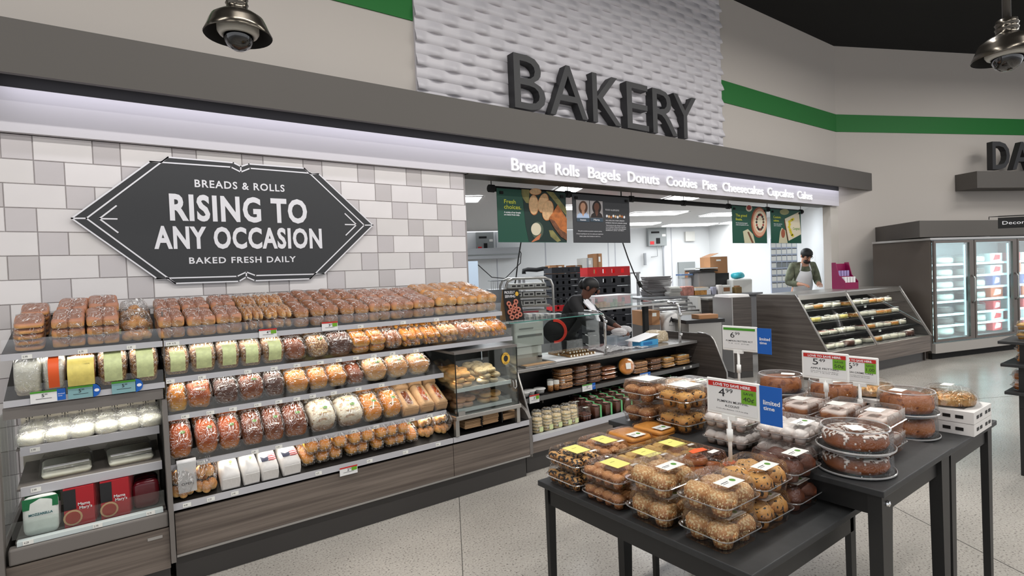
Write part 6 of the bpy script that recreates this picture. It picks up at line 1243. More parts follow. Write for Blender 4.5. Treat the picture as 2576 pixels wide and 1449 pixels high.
def person(label, base, face, lean, mats, scale=1.0, arms=None, head_pitch=0.6, apron='full', hat=None, hairlong=False, glasses=False, beard=False):
    """figure in local coordinates: x to its left, -y the way it faces, z up"""
    t = thing('person', label, 'person', tuple(base), face)
    sk, top, trousers, apr, hairm = mats; S = scale
    def V(x, y, z): return Vector((x, y, z))*S
    hip = V(0, 0, 0.95); chest = V(0, -math.sin(lean)*0.36, 0.95+math.cos(lean)*0.36); neck = V(0, -math.sin(lean)*0.52, 0.95+math.cos(lean)*0.50)
    hd = neck+V(0, -0.05-0.05*head_pitch, 0.13); waist = (hip+chest)/2
    P = [hip, waist, chest, neck, neck+V(0, -0.015, 0.05), hd]; Rr = [(.15*S, .11*S), (.125*S, .095*S), (.15*S, .105*S), (.055*S, .055*S), (.052*S, .055*S), (.078*S, .095*S)]
    E = [(0, 1), (1, 2), (2, 3), (3, 4), (4, 5)]; P.append(hd+V(0, -0.01, 0.075)); Rr.append((.068*S, .08*S)); E.append((5, 6)); P.append(hd+V(0, -0.045, -0.065)); Rr.append((.045*S, .045*S)); E.append((5, 7))
    AR = []
    for sgn, (el, wr) in zip((1, -1), arms):
        sh = chest+V(sgn*0.17, 0.0, 0.10); el = V(*el); wr = V(*wr); i = len(P)
        P += [sh, el, wr, wr+(wr-el).normalized()*0.045*S]; Rr += [.062*S, .046*S, .030*S, (.038*S, .02*S)]; E += [(2, i), (i, i+1), (i+1, i+2), (i+2, i+3)]; AR.append((sgn, sh, el, wr))
        d = (wr-el).normalized(); side = d.cross(Vector((0, 0, 1))).normalized(); dn = Vector((0, 0, -1))
        for f in range(4):
            a = wr+d*0.075*S+side*((f-1.5)*0.021*S); ln = (0.038, 0.043, 0.041, 0.032)[f]*S; j = len(P)
            P += [a, a+d*ln+dn*ln*0.35, a+d*ln*1.5+dn*ln*1.1]; Rr += [.0095*S, .009*S, .0075*S]; E += [(i+3, j), (j, j+1), (j+1, j+2)]
        a = wr+d*0.03*S+side*(sgn*0.032*S); j = len(P); P += [a, a+d*0.035*S+side*(sgn*0.012*S)+dn*0.015*S]; Rr += [.011*S, .009*S]; E += [(i+2, j), (j, j+1)]
    for sgn in (1, -1):
        i = len(P); P += [V(sgn*0.09, 0, 0.88), V(sgn*0.10, -0.02, 0.48), V(sgn*0.10, 0.0, 0.08), V(sgn*0.10, -0.14, 0.04)]; Rr += [.085*S, .058*S, .042*S, (.045*S, .03*S)]; E += [(0, i), (i, i+1), (i+1, i+2), (i+2, i+3)]
    me = skin_mesh(P, E, Rr); me.materials.append(sk); put('body', me, t)
    # clothing
    cp = [hip+V(0, 0, -0.06), waist, chest, neck-(neck-chest)*0.18]; cr = [(.165*S, .125*S), (.14*S, .11*S), (.168*S, .122*S), (.075*S, .072*S)]; ce = [(0, 1), (1, 2), (2, 3)]
    for sgn, sh, el, wr in AR:
        i = len(cp); cp += [sh, el, el+(wr-el)*0.82]; cr += [.078*S, .062*S, .045*S]; ce += [(2, i), (i, i+1), (i+1, i+2)]
    me = skin_mesh(cp, ce, cr); me.materials.append(top); put('shirt', me, t)
    tp = [hip+V(0, 0, 0.02), V(.09, 0, .86), V(.1, -.02, .48), V(.1, 0, .1), V(-.09, 0, .86), V(-.1, -.02, .48), V(-.1, 0, .1)]
    me = skin_mesh(tp, [(0, 1), (1, 2), (2, 3), (0, 4), (4, 5), (5, 6)], [(.16*S, .12*S), .10*S, .072*S, .06*S, .10*S, .072*S, .06*S]); me.materials.append(trousers); put('trousers', me, t)
    for sgn in (1, -1): b = MB(); b.sell((sgn*0.10*S, -0.06*S, 0.045*S), 0.05*S, 0.14*S, 0.05*S, 0.8, 0.7, 12, 8, 0.85); lobj('shoe', b, BLACK, t, True)
    # face and hair
    H = thing_part(t, 'head_details', hd); q = Matrix.Rotation(head_pitch*0.7, 4, 'X')
    def hp(name, mb, m): mb.xf(q); return put(name, mb.mesh(name, m, True), t, tuple(hd))
    EYE = mat('eye_dark', (0.06, 0.05, 0.05), 0.2); LIP = mat('lip', (0.50, 0.26, 0.24), 0.5)
    hp('nose', MB().sell((0, -0.104*S, -0.012*S), 0.014*S, 0.018*S, 0.026*S, 0.9, 0.9, 8, 6), sk)
    for sgn in (1, -1):
        hp('eye', MB().sell((sgn*0.032*S, -0.090*S, 0.012*S), 0.013*S, 0.007*S, 0.006*S, 1, 1, 8, 6), EYE); hp('eyebrow', MB().box(sgn*0.032*S-0.017*S, sgn*0.032*S+0.017*S, -0.099*S, -0.085*S, 0.030*S, 0.036*S), hairm)
        hp('ear', MB().sell((sgn*0.080*S, 0.008*S, -0.002*S), 0.012*S, 0.02*S, 0.030*S, 0.9, 0.9, 8, 6), sk)
    hp('mouth', MB().sell((0, -0.088*S, -0.050*S), 0.024*S, 0.010*S, 0.007*S, 1, 1, 8, 6), LIP)
    b = MB(); b.sell((0, 0.016*S, 0.035*S), 0.090*S, 0.105*S, 0.088*S, 0.95, 0.95, 18, 12); b.v = [(x, y, max(z, (0.03*S if y < -0.03*S else -0.045*S))) for x, y, z in b.v]
    hp('hat' if hat else 'hair', b, hat or hairm)
    if hairlong: hp('hair', MB().sell((0, 0.10*S, 0.005*S), 0.05*S, 0.05*S, 0.06*S, 0.9, 0.9, 12, 8), hairm)
    if beard: b = MB(); b.sell((0, -0.045*S, -0.082*S), 0.056*S, 0.048*S, 0.036*S, 0.9, 0.9, 14, 9, None, 0.004, 60); hp('beard', b, hairm)
    if glasses:
        for sgn in (1, -1): hp('glasses', MB().tube([(sgn*0.033*S+0.021*S*math.cos(k*math.pi/6), -0.104*S, 0.012*S+0.018*S*math.sin(k*math.pi/6)) for k in range(13)], 0.0025*S, 5), BLACK)
    # apron
    ax = (chest-hip).normalized(); fw_ = Vector((0, -1, 0)); fw_ = (fw_-ax*fw_.dot(ax)).normalized(); b = MB(); W = [(0.0, .16), (.2, .16), (.34, .13), (.46, .09)]; vs = []
    for a, w2_ in W:
        for k in range(7):
            u = -1+2*k/6; vs.append(hip+ax*(a-0.05)*S+fw_*(0.142-0.05*u*u)*S*(1 if a < .4 else .92)+Vector((u*w2_*S, 0, 0)))
    b.add(vs, [(r*7+k, r*7+k+1, (r+1)*7+k+1, (r+1)*7+k) for r in range(3) for k in range(6)]); o = lobj('apron', b, apr, t, True); sd = o.modifiers.new('th', 'SOLIDIFY'); sd.thickness = 0.004
    for sgn in (1, -1): lobj('apron_strap', MB().tube([vs[-1] if sgn > 0 else vs[-7], neck+V(sgn*0.06, -0.03, 0.0), neck+V(sgn*0.05, 0.05, 0.0)], 0.012*S, 6), apr, t, True)
    bpy.data.objects.remove(H)
    return t
def thing_part(t, name, p): o = bpy.data.objects.new(name, None); COL.objects.link(o); o.parent = t; return o
SKW = mat('skin_deep_brown', (0.40, 0.25, 0.19), 0.5); SKM = mat('skin_light', (0.78, 0.58, 0.48), 0.5)
pW = pk(1492, 735, 6.1); dirv = (1.0, -0.45)
person('woman in a black jacket and white collar bending over the counter, head down', (pW.x-0.20, pW.y+0.32, 0.0), math.radians(30), 0.60,
       (SKW, mat('cloth_black', (0.05, 0.05, 0.06), 0.7), mat('cloth_black', (0, 0, 0)), mat('apron_black', (0.07, 0.07, 0.08), 0.7), mat('hair_black', (0.035, 0.03, 0.03), 0.5)), 0.95, arms=(((0.26, -0.42, 1.12), (0.13, -0.66, 1.02)), ((-0.27, -0.38, 1.12), (-0.10, -0.64, 1.02))), head_pitch=0.55, hairlong=True)
pw = bpy.data.objects['person']; wc = mat('collar_white', (0.92, 0.92, 0.94), 0.6)
nk = Vector((0, -math.sin(0.6)*0.50, 0.95+math.cos(0.6)*0.47))*0.95
for sgn in (1, -1):
    wr = Vector((0.13*sgn, -0.66, 1.02))*0.95; lobj('glove', MB().sell(wr+Vector((0, -0.06, -0.025)), 0.055, 0.085, 0.04, 0.9, 0.9, 14, 9, None, 0.012, 26, 2), film('glove_clear', 0.15, 0.5, (0.95, 0.95, 0.97), 0.12, 0.8, 40, haze=0.35), pw, True)
for sgn in (1, -1): lobj('collar', MB().prism([nk+Vector((sgn*0.075, 0.0, 0.02)), nk+Vector((sgn*0.085, -0.03, -0.02)), nk+Vector((sgn*0.045, -0.15, -0.17)), nk+Vector((sgn*0.015, -0.11, -0.06)), nk+Vector((sgn*0.05, -0.055, 0.02))], (0, -0.012, 0.006)), wc, pw)
lobj('tie_scarf', MB().prism([nk+Vector((-0.02, -0.10, -0.06)), nk+Vector((0.03, -0.10, -0.06)), nk+Vector((0.05, -0.16, -0.22)), nk+Vector((-0.03, -0.16, -0.24))], (0, -0.012, 0)), wc, pw)
pM = Vector((10.66, 5.29, 0.0))
person('man in camouflage shirt, white apron, black cap and glasses looking down', tuple(pM), math.radians(-38), 0.38,
       (SKM, mat('cloth_camouflage', (0.42, 0.44, 0.36), 0.8, var=0.45, vs=9), mat('trousers_grey', (0.25, 0.25, 0.26), 0.8), mat('apron_white', (0.90, 0.90, 0.91), 0.7), mat('beard_dark', (0.13, 0.09, 0.07), 0.7)), 1.12, arms=(((0.25, -0.12, 1.10), (0.15, -0.36, 1.08)), ((-0.25, -0.12, 1.10), (-0.14, -0.36, 1.08))), head_pitch=0.7, hat=mat('cap_black', (0.05, 0.05, 0.055), 0.6), glasses=True, beard=True)

# ------------------------------------------------------------------ cheesecake case on the right
EA = -0.125; fc = thing('cheesecake_case', 'long slanted glass case of cheesecakes with wood end panel', 'display case', (7.6, 3.43, 0), EA)
prof = [(0.05, 0.15), (0.0, 0.15), (0.0, 0.40), (0.40, 1.09), (0.44, 1.16), (1.05, 1.16), (1.05, 0.0), (0.08, 0.0), (0.08, 0.15)]
lobj('end_panel', MB().prism([(0, n, z) for n, z in prof], (0.03, 0, 0)), woodmat('laminate_streaked', (0.30, 0.27, 0.25), (0.44, 0.41, 0.385), (0.5, 0.5, 18)), fc)
LN = 2.68
lobj('end_panel', MB().prism([(LN, n, z) for n, z in prof], (0.03, 0, 0)), WOODD, fc)
lobj('edge_tube', MB().tube([(0.015, -0.006, 0.40), (0.015, 0.39, 1.095), (0.015, 0.43, 1.168)], 0.014, 8), TRIM, fc, True); lobj('edge_tube', MB().tube([(LN+0.015, -0.006, 0.40), (LN+0.015, 0.39, 1.095), (LN+0.015, 0.43, 1.168)], 0.014, 8), TRIM, fc, True)
lobj('mullion', MB().tube([(1.18, -0.006, 0.40), (1.18, 0.39, 1.095), (1.18, 0.43, 1.168)], 0.016, 8), TRIM, fc, True)
lobj('front_glass', MB().prism([(0.04, 0.0, 0.405), (0.04, 0.39, 1.085), (0.04, 0.394, 1.083), (0.04, 0.004, 0.403)], (1.11, 0, 0)), GLASS, fc); lobj('front_glass', MB().prism([(1.21, 0.0, 0.405), (1.21, 0.39, 1.085), (1.21, 0.394, 1.083), (1.21, 0.004, 0.403)], (LN-1.22, 0, 0)), GLASS, fc)
lobj('top', MB().box(0.031, LN-0.001, 0.42, 1.04, 1.14, 1.165), STEEL, fc); lobj('top_nose', MB().prism([(0.031, 0.39, 1.09), (0.031, 0.43, 1.165), (0.031, 0.445, 1.165), (0.031, 0.44, 1.09)], (LN-0.04, 0, 0)), STEEL, fc)
lobj('back', MB().box(0.031, LN-0.001, 1.0, 1.03, 0.15, 1.139), CASED, fc); lobj('front_panel', MB().box(0.031, LN-0.001, 0.0, 0.02, 0.16, 0.40), WOOD, fc); lobj('base', MB().box(0.04, LN-0.01, 0.10, 1.0, 0.0, 0.14), KICK, fc); lobj('floor_pan', MB().box(0.031, LN-0.001, 0.021, 0.99, 0.38, 0.40), CASEG, fc)
FR_ = Matrix.Translation((7.6, 3.43, 0)) @ Matrix.Rotation(EA, 4, 'Z')
ck_ = {}
def dome(key, r, h, cr, top=None, colr=None):
    t = mk('boxed_cake'); m = CR[cr] if cr in CR else cr
    put('cake', MB().lathe([(0.001, 0.006), (r*0.88, 0.006), (r*0.92, h*0.3), (r*0.88, h*0.62), (r*0.7, h*0.70), (0.001, h*0.68)], 18).mesh('cake', m, True), t)
    if top: put('topping', MB().lathe([(0.001, h*0.70), (r*0.6, h*0.71), (r*0.75, h*0.66), (r*0.8, h*0.60)], 18).mesh('topping', top, True), t)
    put('dome', MB().lathe([(r*1.05, 0.0), (r*1.05, 0.008), (r, 0.012), (r*0.97, h*0.75), (r*0.85, h), (0.001, h)], 20).mesh('dome', SHELL, True), t); put('base_plate', MB().lathe([(0.001, 0.0005), (r*1.04, 0.0005), (r*1.05, 0.004)], 20).mesh('base_plate', CASED), t)
    k = Kit(t); k.w = r*2.1; KITS[key] = k; return k
CRED = mat('topping_cherry', (0.55, 0.10, 0.10), 0.3); CCH = mat('topping_choc', (0.25, 0.14, 0.10), 0.5); CWH = mat('topping_cream', (0.94, 0.92, 0.88), 0.5, bump=0.8, bs=40); CYE = mat('cake_lemon', (0.93, 0.85, 0.45), 0.5); CCR = mat('cake_cream', (0.93, 0.90, 0.82), 0.5)
dome('c_white', 0.10, 0.10, CCR, CWH); dome('c_red', 0.10, 0.09, CCR, CRED); dome('c_choc', 0.10, 0.10, CCR, CCH); dome('c_lemon', 0.10, 0.10, CYE, CWH); dome('c_tan', 0.10, 0.09, 'gold', CCR); dome('c_dark', 0.12, 0.12, 'choco', CWH)
looks = dict(c_white='white cream cake', c_red='cherry-topped cheesecake', c_choc='chocolate-topped cake', c_lemon='yellow lemon cake', c_tan='golden cake', c_dark='large dark cake')
rnd = random.Random(12)
for lv, (z, n0, dp) in enumerate(((0.402, 0.06, 0.5), (0.58, 0.15, 0.5), (0.76, 0.25, 0.5), (0.93, 0.35, 0.45))):
    if lv:
        lobj('shelf', MB().box(0.035, 1.16, n0, n0+dp, z-0.015, z-0.002), CASED, fc); lobj('shelf', MB().box(1.20, LN-0.005, n0, n0+dp, z-0.015, z-0.002), CASED, fc)
        lobj('rail', MB().box(0.035, 1.16, n0-0.012, n0-0.001, z-0.022, z+0.001), CASED, fc); lobj('rail', MB().box(1.20, LN-0.005, n0-0.012, n0-0.001, z-0.022, z+0.001), CASED, fc)
        lobj('tag', MB().box(1.5, 1.56, n0-0.015, n0-0.0125, z-0.03, z+0.01), PAPER, fc)
    for sec, (s0_, n) in enumerate(((0.15, 5), (1.33, 6))):
        for i in range(n):
            key = [['c_dark', 'c_white', 'c_choc', 'c_tan'], ['c_white', 'c_red', 'c_red', 'c_tan'], ['c_white', 'c_lemon', 'c_tan', 'c_choc'], ['c_white', 'c_choc', 'c_tan', 'c_white']][lv][(i+sec*2+rnd.randrange(2)) % 4]
            p = FR_ @ Vector((s0_+i*0.218, n0+0.16, z)); KITS[key].go(tuple(p), (0, 0, rnd.uniform(0, 3)), '%s in clear dome, %s from left, %s section, %s level, glass case' % (looks[key], NUM[i], ['left', 'right'][sec], ['bottom', 'second', 'third', 'top'][lv]), 'cakes in the slanted case', (1.0, 1.0, 0.95))
for sec, x in ((0, 0.6), (1, 1.95)):
    for n0_, z_ in ((0.07, 0.55), (0.17, 0.73), (0.27, 0.90)): p = FR_ @ Vector((x, n0_+0.05, z_)); area('cake_case_light', tuple(p), 1.0+0.3*sec, 0.02, 3.0, (0.35, 0, EA), (1, 0.96, 0.9))
    p = FR_ @ Vector((x, 0.44, 1.08)); area('cake_case_light', tuple(p), 1.1, 0.03, 5, (0.25, 0, EA), (1, 0.96, 0.9))
# purple counter display on the case
p = FR_ @ Vector((1.75, 0.75, 1.166)); t = thing('purple_display', 'purple card display of small packs on top of the cheesecake case', 'display', tuple(p), EA-0.3); PUR = mat('card_purple', (0.55, 0.05, 0.30), 0.5)
lobj('side', MB().prism([(-0.12, -0.12, 0), (-0.12, 0.14, 0), (-0.12, 0.14, 0.42), (-0.12, 0.06, 0.42), (-0.12, 0.0, 0.22), (-0.12, -0.12, 0.12)], (0.01, 0, 0)), PUR, t); lobj('side', MB().prism([(0.12, -0.12, 0), (0.12, 0.14, 0), (0.12, 0.14, 0.42), (0.12, 0.06, 0.42), (0.12, 0.0, 0.22), (0.12, -0.12, 0.12)], (0.01, 0, 0)), PUR, t)
lobj('tray', MB().box(-0.109, 0.119, -0.12, 0.14, 0.0, 0.10).box(-0.109, 0.119, 0.0, 0.14, 0.101, 0.2).box(-0.109, 0.119, 0.12, 0.14, 0.201, 0.40), PUR, t)
for k in range(4): lobj('pack', MB().box(-0.10+k*0.052, -0.06+k*0.052, -0.10, -0.04, 0.101, 0.19), WLAB, t); lobj('pack', MB().box(-0.10+k*0.052, -0.06+k*0.052, 0.02, 0.08, 0.201, 0.29), mat('pack_lilac', (0.62, 0.55, 0.75), 0.4), t)

# ------------------------------------------------------------------ glass-door freezers along the right wall
FA = math.radians(36.1+71); fe = Vector((math.sin(FA), math.cos(FA), 0)); fA = math.atan2(fe.y, fe.x); F0 = Vector((10.42, 3.125, 0))
FM = Matrix.Translation(F0) @ Matrix.Rotation(fA, 4, 'Z'); FB = mat('freezer_brown', (0.34, 0.31, 0.285), 0.5); FF = mat('freezer_frame', (0.42, 0.39, 0.37), 0.4, 0.3)
fz = thing('glass_door_freezer', 'brown upright freezer with three lit glass doors', 'freezer', tuple(F0), fA)
W3 = 3.20; DP = 0.95
lobj('side_panel', MB().box(0, 0.05, 0.01, DP, 0.0, 1.88), FB, fz); lobj('side_panel', MB().box(W3, W3+0.05, 0.01, DP, 0.0, 1.88), FB, fz)
lobj('top', MB().box(-0.02, W3+0.07, -0.02, DP, 1.881, 1.915), TRIM, fz); lobj('back', MB().box(0.051, W3-0.001, DP-0.05, DP, 0.0, 1.88), mat('freezer_inside', (0.86, 0.92, 0.93), 0.4), fz)
lobj('base', MB().box(0.051, W3-0.001, 0.02, DP-0.06, 0.22, 0.28), mat('freezer_inside', (0, 0, 0)), fz); lobj('bumper', MB().box(-0.01, W3+0.05, -0.06, -0.001, 0.10, 0.25), mat('bumper_grey', (0.66, 0.64, 0.62), 0.4), fz, ); lobj('grille', MB().box(0.0, W3+0.05, -0.0, 0.06, 0.0, 0.095), BLACK, fz)
lobj('ceiling_panel', MB().box(0.051, W3-0.001, 0.02, DP-0.06, 1.84, 1.879), mat('freezer_inside', (0, 0, 0)), fz)
LED = mat('freezer_led', (0.75, 0.95, 1.0), 0.5, emit=2.2)
doors = [(0.03, 0.97), (0.97, 2.05), (2.05, 3.18)]
for i, (a, c) in enumerate(doors):
    dr = lobj('door', MB().box(a+0.01, a+0.05, -0.035, -0.001, 0.27, 1.87).box(c-0.11, c-0.01, -0.035, -0.001, 0.27, 1.87).box(a+0.05, c-0.11, -0.035, -0.001, 0.27, 0.31).box(a+0.05, c-0.11, -0.035, -0.001, 1.83, 1.87), FF, fz)
    g = MB().box(a+0.05, c-0.11, -0.022, -0.016, 0.31, 1.83); o = lobj('glass', g, GLASS, fz); lobj('handle', MB().tube([(c-0.06, -0.04, 0.85), (c-0.06, -0.08, 0.90), (c-0.06, -0.08, 1.25), (c-0.06, -0.04, 1.30)], 0.013, 8), TRIM, fz, True)
    lobj('inner_post', MB().box(c-0.10, c-0.02, 0.03, 0.05, 0.28, 1.84), BLACK, fz); lobj('led_strip', MB().box(c-0.115, c-0.105, 0.03, 0.045, 0.32, 1.80), LED, fz)
levels = [0.34, 0.51, 0.69, 0.90, 1.10, 1.30, 1.50]
for z in levels[1:]:
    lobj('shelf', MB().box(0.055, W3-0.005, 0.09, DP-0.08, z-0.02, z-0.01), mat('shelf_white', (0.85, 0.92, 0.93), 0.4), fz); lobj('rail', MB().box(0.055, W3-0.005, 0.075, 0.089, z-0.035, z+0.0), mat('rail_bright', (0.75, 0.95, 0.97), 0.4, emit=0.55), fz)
for i, (a, c) in enumerate(doors):
    p = FM @ Vector(((a+c)/2, 0.05, 1.05)); area('freezer_light', tuple(p), 0.75, 1.5, 16, (math.radians(90), 0, fA), (0.72, 0.95, 1.0))
def fitem(key, name, w_, h, m, m2, d=0.2):
    t = mk(name); put('carton', MB().box(-w_/2, w_/2, 0, d, 0, h).mesh('carton', m), t); put('picture', MB().prism([(-w_*0.3+0.0, -0.003, h*0.2), (w_*0.3, -0.003, h*0.3), (w_*0.35, -0.003, h*0.75), (-w_*0.1, -0.003, h*0.85)], (0, 0.002, 0)).mesh('picture', m2), t); k = Kit(t); KITS[key] = k
fitem('f_red', 'frozen_carton', 0.17, 0.15, mat('carton_red', (0.72, 0.16, 0.18), 0.4), WLAB); fitem('f_blue', 'frozen_carton', 0.18, 0.17, mat('carton_blue', (0.10, 0.22, 0.50), 0.4), WLAB); fitem('f_orange', 'frozen_carton', 0.20, 0.17, mat('carton_orange', (0.70, 0.32, 0.12), 0.4), CCR); fitem('f_white', 'frozen_carton', 0.17, 0.15, mat('carton_ice', (0.80, 0.88, 0.88), 0.4), mat('carton_red', (0, 0, 0)))
CI = mat('cake_icewhite', (0.86, 0.90, 0.86), 0.5, bump=0.6, bs=40); dome('f_cake', 0.125, 0.14, CI, CWH); dome('f_cake2', 0.125, 0.14, CI, CCH); dome('f_cake3', 0.125, 0.13, mat('cake_icechoc', (0.30, 0.26, 0.24), 0.5), CWH)
nm = dict(f_red='red frozen carton', f_blue='blue frozen carton', f_orange='orange frozen carton', f_white='pale frozen carton', f_cake='white domed cake', f_cake2='white domed cake with dark top', f_cake3='dark domed cake with cream')
rnd = random.Random(21)
for i, (a, c) in enumerate(doors):
    for l, z in enumerate(levels):
        n = 2 if i == 0 else 3
        for k in range(n):
            key = ['f_cake', 'f_cake2', 'f_cake', 'f_cake3'][(l+k+rnd.randrange(2)) % 4] if (i == 0 or (i == 1 and k < 2)) else [['f_white', 'f_red'], ['f_red', 'f_white'], ['f_white', 'f_red'], ['f_blue', 'f_orange'], ['f_blue', 'f_blue'], ['f_orange', 'f_white'], ['f_red', 'f_white']][l][(k+i) % 2]
            p = FM @ Vector((a+0.05+(k+0.5)*(c-a-0.16)/n, 0.26 if 'cake' in key else 0.12, z-0.008)); KITS[key].go(tuple(p), (0, 0, fA+rnd.uniform(-.15, .15)), '%s, %s from left, %s level, %s freezer door' % (nm[key], NUM[k], ['bottom', 'second', 'third', 'fourth', 'fifth', 'sixth', 'top'][l], ['left', 'middle', 'right'][i]), 'frozen goods behind the glass doors', ((1.5 if i == 0 else 1.1), 1.1, 1.08) if 'cake' in key else (1.45, 1, 1.0))
# soffit over the freezers, aisle sign, things on the freezer top
A_ = atz(2172, 577, 2.19); B_ = atz(2313, 555, 2.19); d_ = Vector((fe.x, fe.y, 0))
w_end = C0+w2*8
struct('trim_soffit', MB().prism([(A_.x, A_.y, 1.93), (B_.x, B_.y, 1.93), (B_.x+d_.x*5, B_.y+d_.y*5, 1.93), (w_end.x, w_end.y+0.0, 1.93)], (0, 0, 0.26)), FASC)
q = atz(2172, 660, 1.2)
cm_ = thing('freezer_camera', 'small black box on the freezer top at left', 'device', tuple(FM @ Vector((0.35, 0.1, 1.916))), fA); lobj('body', MB().rr([(0.16, 0.08, 0.02, 0), (0.14, 0.07, 0.02, 0.05)], 3), BLACK, cm_); lobj('lens', MB().lathe([(0.02, 0), (0.022, 0.01)], 10, (0.02, 0, 0.05), cap1=True), CHR, cm_)
o = tag(put('sensor_puck', MB().lathe([(0.07, 0), (0.06, 0.03), (0.03, 0.04)], 16, cap0=True, cap1=True).mesh('sensor_puck', WM, True), None, tuple(FM @ Vector((1.55, 0.15, 1.916)))), 'round white puck on the freezer top above the middle door', 'device')
sp = pk(2512, 575, 8.2); ds = thing('aisle_sign', 'black hanging sign reading Decorated Cakes at the right edge', 'sign', tuple(sp), -math.radians(36+10)+0.0)
hS = 27*8.2/F_PX; lobj('panel', MB().box(0, 0.95, 0, 0.01, 0, hS), BLACK, ds); text('lettering', 'Decorated Cakes', 0.05, 0.85, hS*0.35, hS*0.68, -0.002, WL, ds, world=False)
lobj('bracket', MB().tube([(0, 0.005, hS+0.02), (0.95, 0.005, hS+0.02)], 0.008, 6), BLACK, ds)
lobj('bracket_arm', MB().tube([(-0.12, 0.005, hS-0.02), (-0.12, 0.005, hS+0.02), (0.0, 0.005, hS+0.02)], 0.006, 6), BLACK, ds)

# ------------------------------------------------------------------ dome cameras under bell shades
def domecam(u, v, k, label):
    c = pk(u, v, k); t = thing('dome_camera', label, 'camera', tuple(c))
    BZ = mat('bell_bronze', (0.36, 0.34, 0.31), 0.22, 0.9)
    lobj('bell_shade', MB().lathe([(0.152, 0.0), (0.155, 0.004), (0.140, 0.035), (0.128, 0.065), (0.118, 0.085), (0.085, 0.108), (0.055, 0.122), (0.048, 0.130), (0.048, 0.15), (0.052, 0.155), (0.048, 0.16), (0.048, 0.175), (0.052, 0.18), (0.046, 0.186), (0.046, 0.20), (0.02, 0.21)], 36), BZ, t, True)
    lobj('inner_bell', MB().lathe([(0.150, 0.001), (0.136, 0.034), (0.114, 0.083), (0.002, 0.10)], 36), BLACK, t, True)
    lobj('camera_ring', MB().lathe([(0.095, 0.075), (0.094, 0.02), (0.085, 0.005), (0.070, 0.0), (0.068, 0.01)], 32), WM, t, True)
    lobj('dome', MB().lathe([(0.068, 0.005), (0.066, -0.02), (0.052, -0.048), (0.028, -0.064), (0.001, -0.069)], 28), mat('dome_smoke', (0.03, 0.03, 0.035), 0.05, coat=1), t, True)
    lobj('stem', MB().tube([(0, 0, 0.205), (0, 0, 5.4-c.z)], 0.019, 12), mat('stem_grey', (0.35, 0.34, 0.33), 0.35, 0.6), t, True)
domecam(600, 92, 2.70, 'bell-shaped bronze shade with a dome camera at upper left')
domecam(2534, 146, 2.95, 'bell-shaped bronze shade with a dome camera at the top right corner')

# ------------------------------------------------------------------ black nesting tables with boxed bakes
TB = mat('table_black', (0.16, 0.165, 0.17), 0.5, var=0.15, vs=30); TL = mat('table_leg_black', (0.10, 0.10, 0.10), 0.45)
def ntable(label, x0, x1, y0, y1, z, legs, lw=0.07, name='display_table', bolt=False):
    t = thing(name, label, 'table', ((x0+x1)/2, (y0+y1)/2, 0))
    obj('top', MB().box(x0, x1, y0, y1, z-0.022, z), TB, t, bevel=0.003)
    for a, b_, c, d in ((x0+0.03, x1-0.03, y0+0.025, y0+0.045), (x0+0.03, x1-0.03, y1-0.045, y1-0.025), (x0+0.025, x0+0.045, y0+0.05, y1-0.05), (x1-0.045, x1-0.025, y0+0.05, y1-0.05)): obj('apron', MB().box(a, b_, c, d, z-0.095, z-0.023), TL, t)
    for lx, ly in legs:
        sx_ = 1 if lx < (x0+x1)/2 else -1; sy_ = 1 if ly < (y0+y1)/2 else -1; b = MB()
        T = [(lx, ly), (lx+sx_*lw, ly), (lx+sx_*lw, ly+sy_*lw*0.5), (lx, ly+sy_*lw*0.5)]; Bm = [(lx+sx_*lw*0.12, ly), (lx+sx_*lw*0.7, ly), (lx+sx_*lw*0.7, ly+sy_*lw*0.45), (lx+sx_*lw*0.12, ly+sy_*lw*0.45)]
        b.loft([[(p[0], p[1], 0.0) for p in Bm], [(p[0], p[1], z-0.0225) for p in T]]); obj('leg', b, TL, t)
        if bolt and ly < (y0+y1)/2 and lx < (x0+x1)/2: obj('bolt', MB().lathe([(0.011, 0), (0.009, 0.006), (0.002, 0.009)], 12, cap1=True).xf(Matrix.Translation((lx+sx_*lw*0.5, ly-0.001, z-0.055)) @ Matrix.Rotation(math.radians(90), 4, 'X')), CHR, t)
    return t
T1 = 0.75; T2 = 0.86
ntable('low black table in front holding clear boxes of muffins', 1.385, 2.10, 0.835, 1.775, T1, ((1.405, 0.86), (1.405, 1.755), (2.085, 0.86), (2.085, 1.755)), 0.04)
ntable('taller black table behind it with the round iced cake on its corner', 1.965, 2.62, 0.725, 1.93, T2, ((1.975, 0.735), (1.985, 1.92), (2.61, 0.735), (2.61, 1.92)), 0.085, bolt=True)
ntable('black table beyond, under the domed cakes and white boxes', 2.64, 3.30, 0.745, 1.95, 0.835, ((2.72, 0.76), (2.66, 1.93), (3.28, 0.76), (3.28, 1.93)), 0.06)
solo('table_leg_frame', MB().loft([[(2.33, 0.86, 0), (2.37, 0.86, 0), (2.37, 0.90, 0), (2.33, 0.90, 0)], [(2.315, 0.85, 0.762), (2.39, 0.85, 0.762), (2.39, 0.90, 0.762), (2.315, 0.90, 0.762)]]), TL, 'loose black tapered leg standing beneath the taller table', 'table leg')
clam('bigmuf', 'muffin_box', 0.195, 0.185, 0.095, muffins(2, 2, 'oat', 0.044, dome=0.75), 'white'); clam('chipmuf', 'muffin_box', 0.195, 0.185, 0.095, muffins(2, 2, 'choc', 0.044, dome=0.75), 'white')
clam('darkmuf', 'muffin_box', 0.195, 0.185, 0.095, muffins(2, 2, 'choco', 0.044, dome=0.7), 'white')
